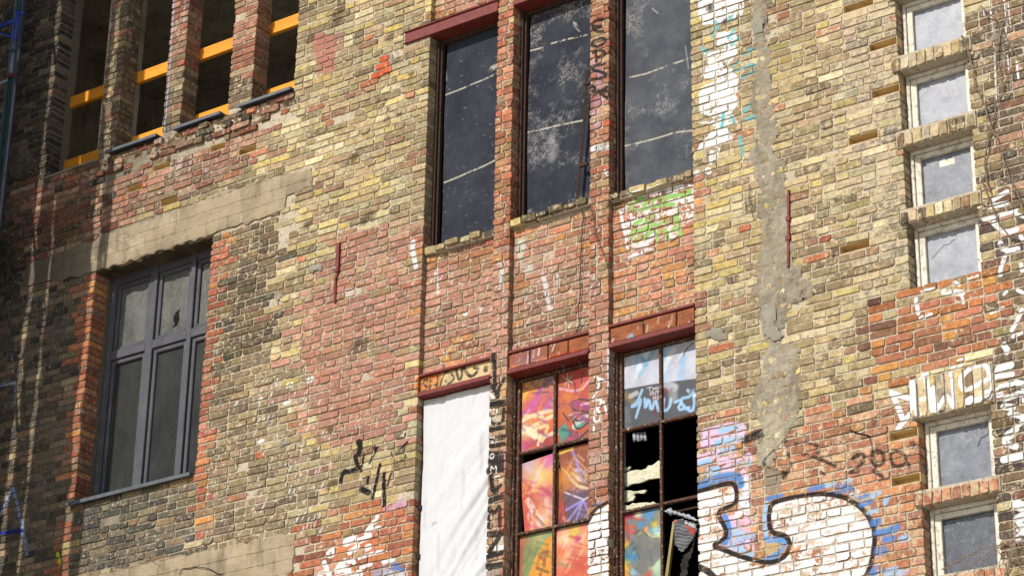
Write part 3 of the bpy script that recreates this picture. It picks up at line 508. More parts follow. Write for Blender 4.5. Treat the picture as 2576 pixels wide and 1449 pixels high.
('s',0.0166,(30,29,31),0.92,0.35,0.1,[(0.618,-1.591),(0.752,-1.512)]),
('s',0.0272,(226,170,190),0.92,0.35,0.1,[(0.435,-1.047),(0.652,-1.128),(0.75,-1.038)]),
('s',0.0075,(232,232,230),0.92,0.35,0.1,[(0.468,-0.934),(0.575,-1.027)]),
('s',0.0075,(232,232,230),0.92,0.35,0.1,[(0.575,-0.945),(0.484,-1.02)]),
('s',0.0075,(232,232,230),0.92,0.35,0.1,[(0.514,-0.917),(0.53,-1.057)]),
('s',0.0242,(220,190,230),0.92,0.35,0.1,[(0.668,-1.25),(0.743,-1.256)]),
('s',0.0121,(190,206,226),0.92,0.35,0.1,[(0.533,-1.329),(0.653,-1.304),(0.578,-1.379)]),
('s',0.0106,(30,29,31),0.92,0.35,0.1,[(0.471,-1.289),(0.533,-1.383)]),
('p',0.001,(208,118,84),1,0.001,0,[(-0.056,-1.606),(0.381,-1.608),(0.39,-2.368),(-0.041,-2.354)]),
('b',0.157,(196,172,190),0.85,0,0,[(0.085,-1.702)]),
('b',0.1178,(216,172,50),0.85,0,0,[(0.239,-1.826)]),
('b',0.1178,(196,80,160),0.85,0,0,[(0.329,-1.697)]),
('b',0.0981,(206,120,170),0.85,0,0,[(0.36,-1.77)]),
('b',0.1767,(236,212,180),0.85,0,0,[(0.149,-1.875)]),
('b',0.157,(204,66,46),0.85,0,0,[(0.074,-1.98)]),
('b',0.0981,(232,170,80),0.85,0,0,[(0.361,-1.864)]),
('b',0.0864,(190,60,120),0.85,0,0,[(0.303,-2.024)]),
('b',0.1767,(214,150,130),0.85,0,0,[(0.32,-2.159)]),
('b',0.2159,(206,74,52),0.85,0,0,[(0.094,-2.248)]),
('b',0.1178,(226,190,170),0.85,0,0,[(0.246,-2.263)]),
('s',0.0664,(232,222,206),0.75,0.6,0.7,[(0.09,-2.043),(0.169,-2.183),(0.254,-2.33)]),
('s',0.0604,(226,210,196),0.7,0.6,0.7,[(0.108,-2.172),(0.125,-2.306)]),
('s',0.0513,(226,200,180),0.6,0.6,0.7,[(0.288,-2.074),(0.321,-2.238)]),
('s',0.0302,(232,170,90),0.9,0.5,0.2,[(0.051,-1.969),(0.181,-1.967)]),
('p',0.001,(152,78,38),1,0.001,0,[(0.389,-1.603),(0.75,-1.61),(0.754,-2.371),(0.397,-2.357)]),
('b',0.1767,(140,66,34),0.85,0,0,[(0.571,-1.72)]),
('b',0.1374,(214,136,36),0.85,0,0,[(0.497,-1.904)]),
('b',0.1178,(206,140,60),0.85,0,0,[(0.618,-1.954)]),
('b',0.0981,(120,70,60),0.85,0,0,[(0.708,-2.063)]),
('b',0.1178,(170,120,120),0.85,0,0,[(0.589,-2.079)]),
('p',0.04,(84,66,92),0.85,0.04,0.1,[(0.476,-2.045),(0.752,-2.072),(0.754,-2.371),(0.509,-2.351)]),
('s',0.0302,(232,208,160),0.85,0.5,0.1,[(0.602,-1.859),(0.677,-1.873),(0.725,-1.949),(0.685,-1.987),(0.618,-1.934)]),
('s',0.0272,(232,208,160),0.85,0.5,0.1,[(0.618,-2.006),(0.737,-2.059)]),
('s',0.0302,(160,136,206),0.85,0.5,0.1,[(0.558,-1.651),(0.624,-1.797),(0.678,-1.992)]),
('s',0.0181,(214,200,216),0.85,0.5,0.1,[(0.686,-2.15),(0.491,-2.047)]),
('s',0.0272,(150,140,214),0.85,0.5,0.1,[(0.686,-2.157),(0.531,-2.316)]),
('s',0.0211,(150,140,214),0.85,0.5,0.1,[(0.686,-2.157),(0.606,-2.343)]),
('s',0.0211,(150,140,214),0.85,0.5,0.1,[(0.686,-2.157),(0.746,-2.292)]),
('s',0.0272,(150,140,214),0.85,0.5,0.1,[(0.686,-2.157),(0.493,-2.218)]),
('s',0.0181,(214,200,216),0.85,0.5,0.1,[(0.686,-2.157),(0.752,-2.137)]),
('s',0.0272,(226,196,60),0.85,0.5,0.1,[(0.435,-1.666),(0.57,-1.647)]),
('p',0.006,(176,60,44),0.95,0.006,0.1,[(0.428,-2.127),(0.477,-2.123),(0.509,-2.345),(0.43,-2.343)]),
('p',0.001,(122,146,88),1,0.001,0,[(-0.045,-2.384),(0.393,-2.386),(0.392,-2.952),(-0.036,-2.88)]),
('s',0.0906,(190,60,44),0.85,0.8,0.1,[(0.016,-2.395),(-0.008,-2.741)]),
('b',0.1208,(176,176,130),0.8,0,0,[(0.258,-2.413)]),
('b',0.0906,(190,110,80),0.7,0,0,[(0.062,-2.43)]),
('p',0.012,(228,152,36),0.97,0.012,0.05,[(0.386,-2.424),(0.289,-2.458),(0.186,-2.595),(0.099,-2.8),(0.391,-2.85)]),
('s',0.0302,(150,76,28),0.8,0.4,0.2,[(0.268,-2.571),(0.313,-2.573)]),
('s',0.0302,(150,76,28),0.8,0.4,0.2,[(0.238,-2.605),(0.291,-2.64),(0.285,-2.697)]),
('s',0.0302,(150,76,28),0.8,0.4,0.2,[(0.21,-2.703),(0.323,-2.761)]),
('s',0.0302,(150,76,28),0.8,0.4,0.2,[(0.248,-2.761),(0.241,-2.798)]),
('p',0.001,(214,118,86),1,0.001,0,[(0.408,-2.389),(0.764,-2.39),(0.767,-3.015),(0.407,-2.954)]),
('b',0.1295,(236,206,170),0.85,0,0,[(0.484,-2.506)]),
('b',0.106,(236,196,160),0.85,0,0,[(0.669,-2.527)]),
('b',0.1099,(238,204,180),0.85,0,0,[(0.515,-2.679)]),
('b',0.1374,(206,70,50),0.85,0,0,[(0.663,-2.705)]),
('b',0.1767,(206,84,50),0.85,0,0,[(0.561,-2.815)]),
('b',0.0785,(220,190,70),0.85,0,0,[(0.602,-2.438)]),
('b',0.0432,(190,50,120),0.85,0,0,[(0.639,-2.515)]),
('b',0.0981,(226,150,120),0.85,0,0,[(0.721,-2.626)]),
('b',0.0981,(206,90,60),0.85,0,0,[(0.455,-2.591)]),
('p',0.001,(196,198,210),1,0.001,0,[(1.054,-0.821),(1.888,-0.812),(1.877,-1.462),(1.054,-1.282)]),
('s',0.0717,(150,192,226),0.8,0.6,0.25,[(1.294,-0.8),(1.265,-1.062)]),
('s',0.0574,(140,180,204),0.8,0.6,0.25,[(1.475,-0.842),(1.292,-1.106)]),
('s',0.086,(166,206,232),0.8,0.6,0.25,[(1.578,-0.879),(1.547,-1.214)]),
('s',0.0631,(150,192,226),0.8,0.6,0.25,[(1.748,-1.039),(1.711,-1.251)]),
('s',0.0574,(226,226,226),0.8,0.6,0.25,[(1.412,-0.84),(1.222,-1.129)]),
('s',0.0574,(232,232,234),0.8,0.6,0.25,[(1.64,-0.944),(1.521,-1.145)]),
('s',0.0115,(236,236,238),0.8,0.6,0.25,[(1.832,-0.913),(1.624,-1.105)]),
('s',0.0129,(60,60,66),0.8,0.6,0.25,[(1.845,-0.928),(1.776,-0.963),(1.748,-1.02)]),
('s',0.0373,(220,210,222),0.8,0.6,0.25,[(1.153,-0.96),(1.124,-1.106)]),
('s',0.0516,(120,160,196),0.8,0.6,0.25,[(1.321,-0.96),(1.348,-1.017)]),
('s',0.0344,(222,190,220),0.8,0.6,0.25,[(1.139,-0.841),(1.237,-0.838)]),
('p',0.001,(74,76,82),1,0.001,0,[(1.071,-1.201),(1.51,-1.229),(1.94,-1.278),(1.933,-1.654),(1.071,-1.603)]),
('s',0.0755,(190,190,200),0.8,0.6,0.4,[(1.539,-1.241),(1.654,-1.306)]),
('s',0.0604,(150,126,70),0.6,0.8,0.4,[(1.145,-1.26),(1.225,-1.358)]),
('s',0.0513,(206,202,190),0.8,0.3,0.2,[(1.196,-1.285),(1.255,-1.271)]),
('s',0.0453,(110,30,44),0.5,0.9,0.3,[(1.437,-1.324),(1.439,-1.496)]),
('s',0.0393,(110,30,44),0.5,0.9,0.3,[(1.553,-1.31),(1.549,-1.441)]),
('s',0.0755,(140,140,150),0.4,0.8,0.3,[(1.144,-1.407),(1.173,-1.572)]),
('s',0.0906,(176,180,180),0.6,0.8,0.4,[(1.625,-1.3),(1.638,-1.408)]),
('s',0.0302,(160,202,236),0.92,0.25,0.12,[(1.314,-1.255),(1.262,-1.359),(1.189,-1.39),(1.262,-1.387),(1.313,-1.324),(1.25,-1.498)]),
('s',0.0302,(160,202,236),0.92,0.25,0.12,[(1.342,-1.343),(1.349,-1.453),(1.382,-1.326),(1.41,-1.493),(1.451,-1.357),(1.482,-1.482)]),
('s',0.0302,(160,202,236),0.92,0.25,0.12,[(1.541,-1.389),(1.525,-1.504),(1.594,-1.493),(1.612,-1.405)]),
('s',0.0302,(160,202,236),0.92,0.25,0.12,[(1.659,-1.441),(1.741,-1.433),(1.668,-1.522),(1.797,-1.524)]),
('s',0.0302,(160,202,236),0.92,0.25,0.12,[(1.785,-1.359),(1.841,-1.426),(1.684,-1.421),(1.793,-1.562),(1.853,-1.549),(1.842,-1.371)]),
('s',0.0075,(232,222,228),0.95,0.3,0,[(1.365,-1.245),(1.423,-1.248)]),
('s',0.0075,(232,222,228),0.95,0.3,0,[(1.394,-1.246),(1.394,-1.278)]),
('s',0.0075,(232,222,228),0.95,0.3,0,[(1.426,-1.285),(1.432,-1.254),(1.445,-1.276),(1.456,-1.256),(1.462,-1.287)]),
('s',0.0075,(232,222,228),0.95,0.3,0,[(1.468,-1.258),(1.481,-1.292),(1.491,-1.259)]),
('s',0.0075,(232,222,228),0.95,0.3,0,[(1.401,-1.29),(1.396,-1.315),(1.417,-1.323),(1.423,-1.297),(1.401,-1.29)]),
('s',0.0075,(232,222,228),0.95,0.3,0,[(1.434,-1.297),(1.437,-1.324),(1.454,-1.328),(1.455,-1.299)]),
('s',0.0075,(232,222,228),0.95,0.3,0,[(1.46,-1.3),(1.495,-1.303)]),
('s',0.0075,(232,222,228),0.95,0.3,0,[(1.476,-1.301),(1.476,-1.333)]),
('s',0.0075,(232,222,228),0.95,0.3,0,[(1.43,-1.336),(1.431,-1.376)]),
('s',0.0075,(232,222,228),0.95,0.3,0,[(1.453,-1.338),(1.455,-1.376)]),
('s',0.0075,(232,222,228),0.95,0.3,0,[(1.429,-1.356),(1.454,-1.357)]),
('s',0.0075,(232,222,228),0.95,0.3,0,[(1.469,-1.351),(1.482,-1.347),(1.492,-1.365),(1.474,-1.379),(1.469,-1.351)]),
('s',0.006,(160,50,70),0.9,0.3,0,[(1.553,-1.297),(1.553,-1.33)]),
('s',0.006,(160,50,70),0.9,0.3,0,[(1.575,-1.299),(1.596,-1.326),(1.581,-1.343)]),
('s',0.006,(160,50,70),0.9,0.3,0,[(1.611,-1.297),(1.617,-1.338)]),
('s',0.0091,(40,60,52),0.9,0.3,0,[(1.144,-1.552),(1.173,-1.532),(1.181,-1.563),(1.21,-1.54),(1.217,-1.565),(1.239,-1.539),(1.261,-1.561)]),
('s',0.0332,(232,232,230),0.9,0.3,0.1,[(1.852,-1.422),(1.897,-1.425)]),
('p',0.001,(124,124,118),1,0.001,0,[(1.097,-2.359),(1.516,-2.374),(1.51,-3.076),(1.096,-3.005)]),
('s',0.0434,(188,62,50),0.9,0.35,0.15,[(1.123,-2.419),(1.154,-2.498),(1.166,-2.628)]),
('s',0.0282,(196,78,60),0.9,0.35,0.15,[(1.174,-2.52),(1.211,-2.49),(1.249,-2.534),(1.216,-2.569),(1.177,-2.53)]),
('s',0.0217,(190,66,50),0.9,0.35,0.15,[(1.216,-2.427),(1.334,-2.469)]),
('s',0.0543,(176,30,70),0.9,0.35,0.15,[(1.149,-2.401),(1.204,-2.395)]),
('s',0.0478,(222,150,60),0.9,0.35,0.15,[(1.349,-2.552),(1.39,-2.601)]),
('s',0.0217,(186,62,50),0.9,0.35,0.15,[(1.173,-2.874),(1.194,-2.86),(1.257,-2.921)]),
('s',0.0326,(206,196,120),0.9,0.35,0.15,[(1.4,-2.562),(1.38,-2.603)]),
('s',0.0109,(52,50,48),0.9,0.35,0.15,[(1.226,-2.575),(1.298,-2.538),(1.369,-2.62)]),
('s',0.0326,(70,90,90),0.9,0.35,0.15,[(1.122,-2.702),(1.215,-2.646)]),
('b',0.0869,(62,134,184),0.92,0,0,[(1.381,-2.421)]),
('b',0.0489,(62,134,184),0.92,0,0,[(1.298,-2.497)]),
('b',0.0434,(62,134,184),0.92,0,0,[(1.41,-2.573)]),
('b',0.0489,(226,210,180),0.92,0,0,[(1.268,-2.4)]),
('b',0.0434,(214,190,40),0.92,0,0,[(1.441,-2.524)]),
('b',0.0679,(180,216,220),0.92,0,0,[(1.471,-2.602)]),
('b',0.0543,(226,214,120),0.92,0,0,[(1.461,-2.664)]),
('b',0.0543,(226,170,60),0.92,0,0,[(1.133,-2.65)]),
('b',0.0842,(56,134,186),0.92,0,0,[(1.205,-2.762)]),
('b',0.057,(50,120,170),0.92,0,0,[(1.143,-2.788)]),
('b',0.0733,(228,182,40),0.92,0,0,[(1.132,-2.849)]),
('b',0.0679,(220,150,40),0.92,0,0,[(1.153,-2.934)]),
('b',0.0489,(130,180,210),0.92,0,0,[(1.225,-2.91)]),
('b',0.114,(186,214,176),0.92,0,0,[(1.459,-2.906)]),
('b',0.0597,(196,70,50),0.92,0,0,[(1.357,-2.969)]),
('b',0.0407,(60,90,100),0.92,0,0,[(1.236,-2.704)]),
('b',0.0543,(140,130,110),0.92,0,0,[(1.473,-2.457)]),
('p',0.012,(112,112,106),0.9,0.012,0.1,[(1.226,-2.593),(1.308,-2.536),(1.379,-2.631),(1.481,-2.649),(1.5,-2.833),(1.388,-2.912),(1.326,-2.972),(1.235,-2.912),(1.215,-2.855),(1.266,-2.8),(1.246,-2.67)]),
('x',0.0211,(240,226,186),0.45,9,40,[(-0.037,-0.821),(0.383,-0.915),(0.391,-1.608),(-0.024,-1.523),(0.18,-1.219),(0.262,-1.107)]),
('x',0.0211,(186,50,140),0.45,9,41,[(-0.037,-0.821),(0.383,-0.915),(0.391,-1.608),(-0.024,-1.523),(0.18,-1.219),(0.343,-1.295)]),
('x',0.0211,(226,160,40),0.45,9,42,[(-0.037,-0.821),(0.383,-0.915),(0.391,-1.608),(-0.024,-1.523),(0.18,-1.219),(0.122,-1.347)]),
('x',0.0211,(120,60,130),0.45,9,43,[(-0.037,-0.821),(0.383,-0.915),(0.391,-1.608),(-0.024,-1.523),(0.18,-1.219),(0.311,-1.343)]),
('x',0.0211,(200,60,90),0.45,9,44,[(0.414,-0.895),(0.734,-0.967),(0.738,-1.639),(0.421,-1.574),(0.577,-1.271),(0.659,-1.16)]),
('x',0.0211,(60,40,60),0.45,9,45,[(0.414,-0.895),(0.734,-0.967),(0.738,-1.639),(0.421,-1.574),(0.577,-1.271),(0.737,-1.346)]),
('x',0.0211,(226,150,60),0.45,9,46,[(0.414,-0.895),(0.734,-0.967),(0.738,-1.639),(0.421,-1.574),(0.577,-1.271),(0.52,-1.397)]),
('x',0.0211,(150,60,130),0.45,9,47,[(0.414,-0.895),(0.734,-0.967),(0.738,-1.639),(0.421,-1.574),(0.577,-1.271),(0.706,-1.393)]),
('x',0.0211,(232,210,190),0.45,9,48,[(0.01,-1.678),(0.378,-1.752),(0.385,-2.359),(0.021,-2.291),(0.2,-2.022),(0.281,-1.911)]),
('x',0.0211,(196,60,120),0.45,9,49,[(0.01,-1.678),(0.378,-1.752),(0.385,-2.359),(0.021,-2.291),(0.2,-2.022),(0.361,-2.093)]),
('x',0.0211,(226,176,60),0.45,9,50,[(0.01,-1.678),(0.378,-1.752),(0.385,-2.359),(0.021,-2.291),(0.2,-2.022),(0.143,-2.147)]),
('x',0.0211,(150,70,60),0.45,9,51,[(0.01,-1.678),(0.378,-1.752),(0.385,-2.359),(0.021,-2.291),(0.2,-2.022),(0.329,-2.14)]),
('x',0.0211,(222,150,60),0.45,9,52,[(0.437,-1.657),(0.738,-1.719),(0.741,-2.36),(0.444,-2.305),(0.591,-2.012),(0.671,-1.903)]),
('x',0.0211,(160,140,206),0.45,9,53,[(0.437,-1.657),(0.738,-1.719),(0.741,-2.36),(0.444,-2.305),(0.591,-2.012),(0.748,-2.083)]),
('x',0.0211,(90,50,50),0.45,9,54,[(0.437,-1.657),(0.738,-1.719),(0.741,-2.36),(0.444,-2.305),(0.591,-2.012),(0.534,-2.136)]),
('x',0.0211,(232,206,170),0.45,9,55,[(0.437,-1.657),(0.738,-1.719),(0.741,-2.36),(0.444,-2.305),(0.591,-2.012),(0.717,-2.129)]),
('x',0.0211,(210,150,50),0.45,9,56,[(0.001,-2.406),(0.379,-2.474),(0.383,-2.797),(0.007,-2.732),(0.193,-2.603),(0.274,-2.494)]),
('x',0.0211,(96,120,70),0.45,9,57,[(0.001,-2.406),(0.379,-2.474),(0.383,-2.797),(0.007,-2.732),(0.193,-2.603),(0.353,-2.67)]),
('x',0.0211,(150,80,50),0.45,9,58,[(0.001,-2.406),(0.379,-2.474),(0.383,-2.797),(0.007,-2.732),(0.193,-2.603),(0.137,-2.726)]),
('x',0.0211,(236,210,180),0.45,9,60,[(0.423,-2.392),(0.742,-2.45),(0.744,-2.86),(0.427,-2.805),(0.585,-2.628),(0.664,-2.519)]),
('x',0.0211,(190,60,50),0.45,9,61,[(0.423,-2.392),(0.742,-2.45),(0.744,-2.86),(0.427,-2.805),(0.585,-2.628),(0.741,-2.694)]),
('x',0.0211,(226,170,70),0.45,9,62,[(0.423,-2.392),(0.742,-2.45),(0.744,-2.86),(0.427,-2.805),(0.585,-2.628),(0.529,-2.75)]),
('x',0.0174,(70,110,150),0.5,10,70,[(1.107,-2.351),(1.503,-2.426),(1.498,-3.002),(1.106,-2.934),(1.305,-2.68),(1.349,-2.738)]),
('x',0.0152,(214,180,60),0.5,10,71,[(1.107,-2.351),(1.503,-2.426),(1.498,-3.002),(1.106,-2.934),(1.305,-2.68),(1.266,-2.716)]),
('x',0.0109,(60,56,54),0.5,8,72,[(1.107,-2.351),(1.503,-2.426),(1.498,-3.002),(1.106,-2.934),(1.305,-2.68),(1.317,-2.736)]),
('x',0.0129,(226,214,196),0.75,16,73,[(0.023,-0.494),(0.83,-0.683),(0.831,-0.955),(0.029,-0.772),(0.433,-0.727),(0.42,-0.802)]),
('x',0.0129,(226,210,190),0.75,12,74,[(1.114,-0.517),(1.958,-0.721),(1.954,-0.973),(1.114,-0.776),(1.54,-0.748),(1.52,-0.818)]),
('x',0.0201,(190,120,80),0.5,10,75,[(1.114,-0.582),(1.957,-0.784),(1.954,-0.973),(1.114,-0.776),(1.54,-0.78),(1.66,-0.779)]),
('p',0.001,(58,58,60),1,0.001,0,[(1.726,-2.571),(1.984,-2.655),(1.982,-2.779),(1.832,-2.911),(1.723,-2.856)]),
('s',0.0076,(134,137,140),0.95,0.3,0.1,[(1.736,-2.636),(1.786,-2.629),(1.835,-2.667),(1.875,-2.658),(1.934,-2.69)]),
('s',0.0076,(134,137,140),0.95,0.3,0.1,[(1.735,-2.666),(1.785,-2.662),(1.835,-2.697),(1.874,-2.688),(1.924,-2.719)]),
('s',0.0076,(134,137,140),0.95,0.3,0.1,[(1.735,-2.696),(1.785,-2.695),(1.834,-2.727),(1.874,-2.718),(1.915,-2.747)]),
('s',0.0076,(134,137,140),0.95,0.3,0.1,[(1.735,-2.727),(1.784,-2.728),(1.834,-2.757),(1.874,-2.749),(1.906,-2.776)]),
('s',0.0076,(134,137,140),0.95,0.3,0.1,[(1.734,-2.757),(1.784,-2.761),(1.833,-2.787),(1.873,-2.779),(1.896,-2.804)]),
('s',0.0076,(134,137,140),0.95,0.3,0.1,[(1.734,-2.787),(1.784,-2.794),(1.833,-2.818),(1.873,-2.809),(1.887,-2.833)]),
('s',0.0076,(134,137,140),0.95,0.3,0.1,[(1.734,-2.817),(1.783,-2.826),(1.833,-2.848),(1.872,-2.839),(1.878,-2.861)]),
('s',0.0076,(134,137,140),0.95,0.3,0.1,[(1.733,-2.848),(1.783,-2.859),(1.832,-2.878),(1.872,-2.869),(1.869,-2.89)]),
('s',0.0076,(134,137,140),0.95,0.3,0.1,[(1.733,-2.878),(1.782,-2.892),(1.832,-2.908),(1.871,-2.899),(1.859,-2.918)]),
('p',0.004,(176,60,46),1,0.004,0,[(1.825,-2.643),(1.948,-2.711),(1.898,-2.755)]),
('p',0.004,(206,66,48),1,0.004,0,[(1.731,-2.588),(1.766,-2.598),(1.738,-2.627)]),
('s',0.0098,(228,228,230),1,0.2,0,[(1.836,-2.611),(1.833,-2.631),(1.851,-2.639),(1.857,-2.621)]),
('s',0.0098,(228,228,230),1,0.2,0,[(1.867,-2.651),(1.88,-2.634),(1.887,-2.659)]),
('s',0.0098,(228,228,230),1,0.2,0,[(1.9,-2.648),(1.896,-2.673)]),
('s',0.0098,(228,228,230),1,0.2,0,[(1.913,-2.649),(1.91,-2.679)]),
('s',0.0098,(228,228,230),1,0.2,0,[(1.929,-2.661),(1.926,-2.689)]),
('s',0.0098,(228,228,230),1,0.2,0,[(1.945,-2.706),(1.966,-2.68)]),
('s',0.0393,(150,148,142),0.22,0.9,0.4,[(-1.073,-0.958),(-1.066,-1.377)]),
('s',0.0393,(150,148,142),0.22,0.9,0.4,[(-0.997,-1.857),(-0.996,-2.128)]),
('s',0.0393,(150,148,142),0.22,0.9,0.4,[(-0.572,-1.669),(-0.571,-2.02)]),
('s',0.0393,(150,148,142),0.22,0.9,0.4,[(-0.361,-1.331),(-0.359,-1.738)]),
('s',0.0393,(150,148,142),0.22,0.9,0.4,[(-0.823,-2.227),(-0.82,-2.573)]),
('s',0.0393,(150,148,142),0.22,0.9,0.4,[(-0.399,-2.238),(-0.4,-2.528)]),
('s',0.0211,(140,136,128),0.35,0.8,0.5,[(-1.083,-0.902),(-0.758,-0.872),(-0.325,-0.876)]),
('s',0.0332,(150,150,150),0.8,0.7,0.5,[(-0.899,-2.112),(-0.867,-2.101)]),
]
ZONES = [
('soot',0.1,[(-9.03,6.67),(-5.57,5.47),(-5.36,2.73),(-5.72,1.53),(-5.39,-2.07),(-8.29,-1.59)]),
('sootmid',0.1,[(-8.29,2.18),(-5.78,1.6),(-5.39,-2.07),(-8.29,-1.59)]),
('parapet',0.1,[(-6.74,2.87),(-6.01,2.96),(-4.59,2.89),(-3.37,3.01),(-2.71,2.9),(-3.31,2.19),(-3.73,2.08),(-6.61,1.95)]),
('redsoot',0.12,[(-6.84,2.69),(-5.42,2.55),(-5.37,2.11),(-6.55,1.94)]),
('dull',0.08,[(-3.69,1.66),(-2.83,1.59),(-2.88,0.82),(-2.93,-0.03),(-3.07,-0.84),(-3.09,-1.86),(-3.8,-1.94),(-3.85,-0.25),(-3.6,0.56)]),
('dullyellow',0.1,[(-3.14,0.02),(-2.72,-0.08),(-2.46,-0.97),(-2.03,-1.46),(-2.54,-1.92),(-3.69,-1.95),(-3.7,-0.71)]),
('soot2',0.05,[(-5.53,-1.03),(-3.83,-1.06),(-3.8,-1.94),(-5.38,-1.91)]),
('red',0.03,[(-5.75,1.59),(-5.43,1.56),(-5.5,-1.04),(-5.4,-2.07),(-5.73,-2.01),(-5.64,-0.96)]),
('red',0.03,[(-3.82,1.56),(-3.56,1.55),(-3.63,0.57),(-3.65,-0.08),(-3.63,-1.14),(-3.59,-1.86),(-3.84,-1.86),(-3.84,-1.06),(-3.81,-0)]),
('salmon',0.12,[(-2.07,1.1),(-1.13,0.87),(-1.08,-0.25),(-1.16,-0.84),(-1.29,-1.21),(-1.95,-1.2),(-2.36,-0.95),(-2.58,-0.57),(-2.58,0.1),(-2.59,0.75),(-2.11,0.67)]),
('salmon',0.03,[(-2.62,3.54),(-2.31,3.48),(-2.27,3.05),(-2.51,3.07)]),
('red',0.06,[(-2.5,-1.95),(-2.3,-1.91),(-1.72,-1.88),(-1.05,-1.77),(-1.01,-2.81),(-2.54,-2.55)]),
('bayred',0.05,[(-1.18,0.82),(2.05,0.84),(2.02,-0.98),(-1.11,-1.01)]),
('salmon',0.08,[(-1.12,0.55),(-0.23,0.53),(-0.21,-0.25),(-1.09,-0.29)]),
('salmon',0.1,[(-0.02,0.35),(0.87,0.32),(0.87,-0.2),(-0.01,-0.3)]),
('bayred',0.05,[(-1.06,4.01),(-0.21,3.71),(-0.2,2.98),(-1.03,3.07)]),
('pilred',0.03,[(-0.44,4.17),(-0.02,4.02),(0,0.43),(-0.34,0.43)]),
('salmon',0.06,[(-0.34,0.43),(0,0.43),(-0.04,-0.93),(-0.33,-0.94)]),
('piltan',0.03,[(-0.33,-0.86),(-0.02,-0.9),(0.01,-2.98),(-0.32,-2.92)]),
('pilred',0.03,[(0.81,3.72),(1.12,3.61),(1.12,-0.18),(0.83,-0.11)]),
('salmon',0.05,[(0.81,-0.18),(1.13,-0.26),(1.13,-2.23),(0.8,-2.17)]),
('red',0.03,[(0.82,-2.17),(1.13,-2.23),(1.13,-3.16),(0.8,-3.11)]),
('darkright',0.08,[(4.76,1.91),(5.69,1.58),(5.25,-3.85),(4.68,-3.76),(4.71,-1.78),(4.71,-0.73)]),
('orange',0.12,[(3.56,-1.07),(4.12,-0.99),(4.69,-1.01),(5,-1.12),(5.08,-1.39),(4.75,-1.72),(3.86,-1.76),(3.61,-1.64)]),
('redright',0.1,[(1.96,-1.85),(2.28,-1.81),(2.77,-2.02),(3.01,-1.82),(4.03,-1.92),(4.12,-2.24),(4.14,-2.81),(4.11,-3.66),(1.9,-3.29)]),
('greytan',0.15,[(3.4,2.38),(4.16,2.12),(4.12,-0.42),(4.12,-1.01),(3.64,-1.03),(3.57,-0.05),(3.51,1.12)]),
('pier',0.02,[(-5.86,5.57),(-5.19,5.34),(-5.09,2.7),(-5.66,2.81)]),
('pierred',0.1,[(-4.79,5.2),(-4.21,5),(-4.26,3.67),(-4.79,3.79)]),
('pier',0.02,[(-4.74,3.82),(-4.2,3.65),(-4.19,2.87),(-4.73,2.84)]),
('pierred',0.05,[(-3.85,4.88),(-3.27,4.68),(-3.28,3.31),(-3.81,3.33)]),
('pier',0.02,[(-3.81,3.36),(-3.28,3.31),(-3.31,2.9),(-3.8,2.95)]),
]
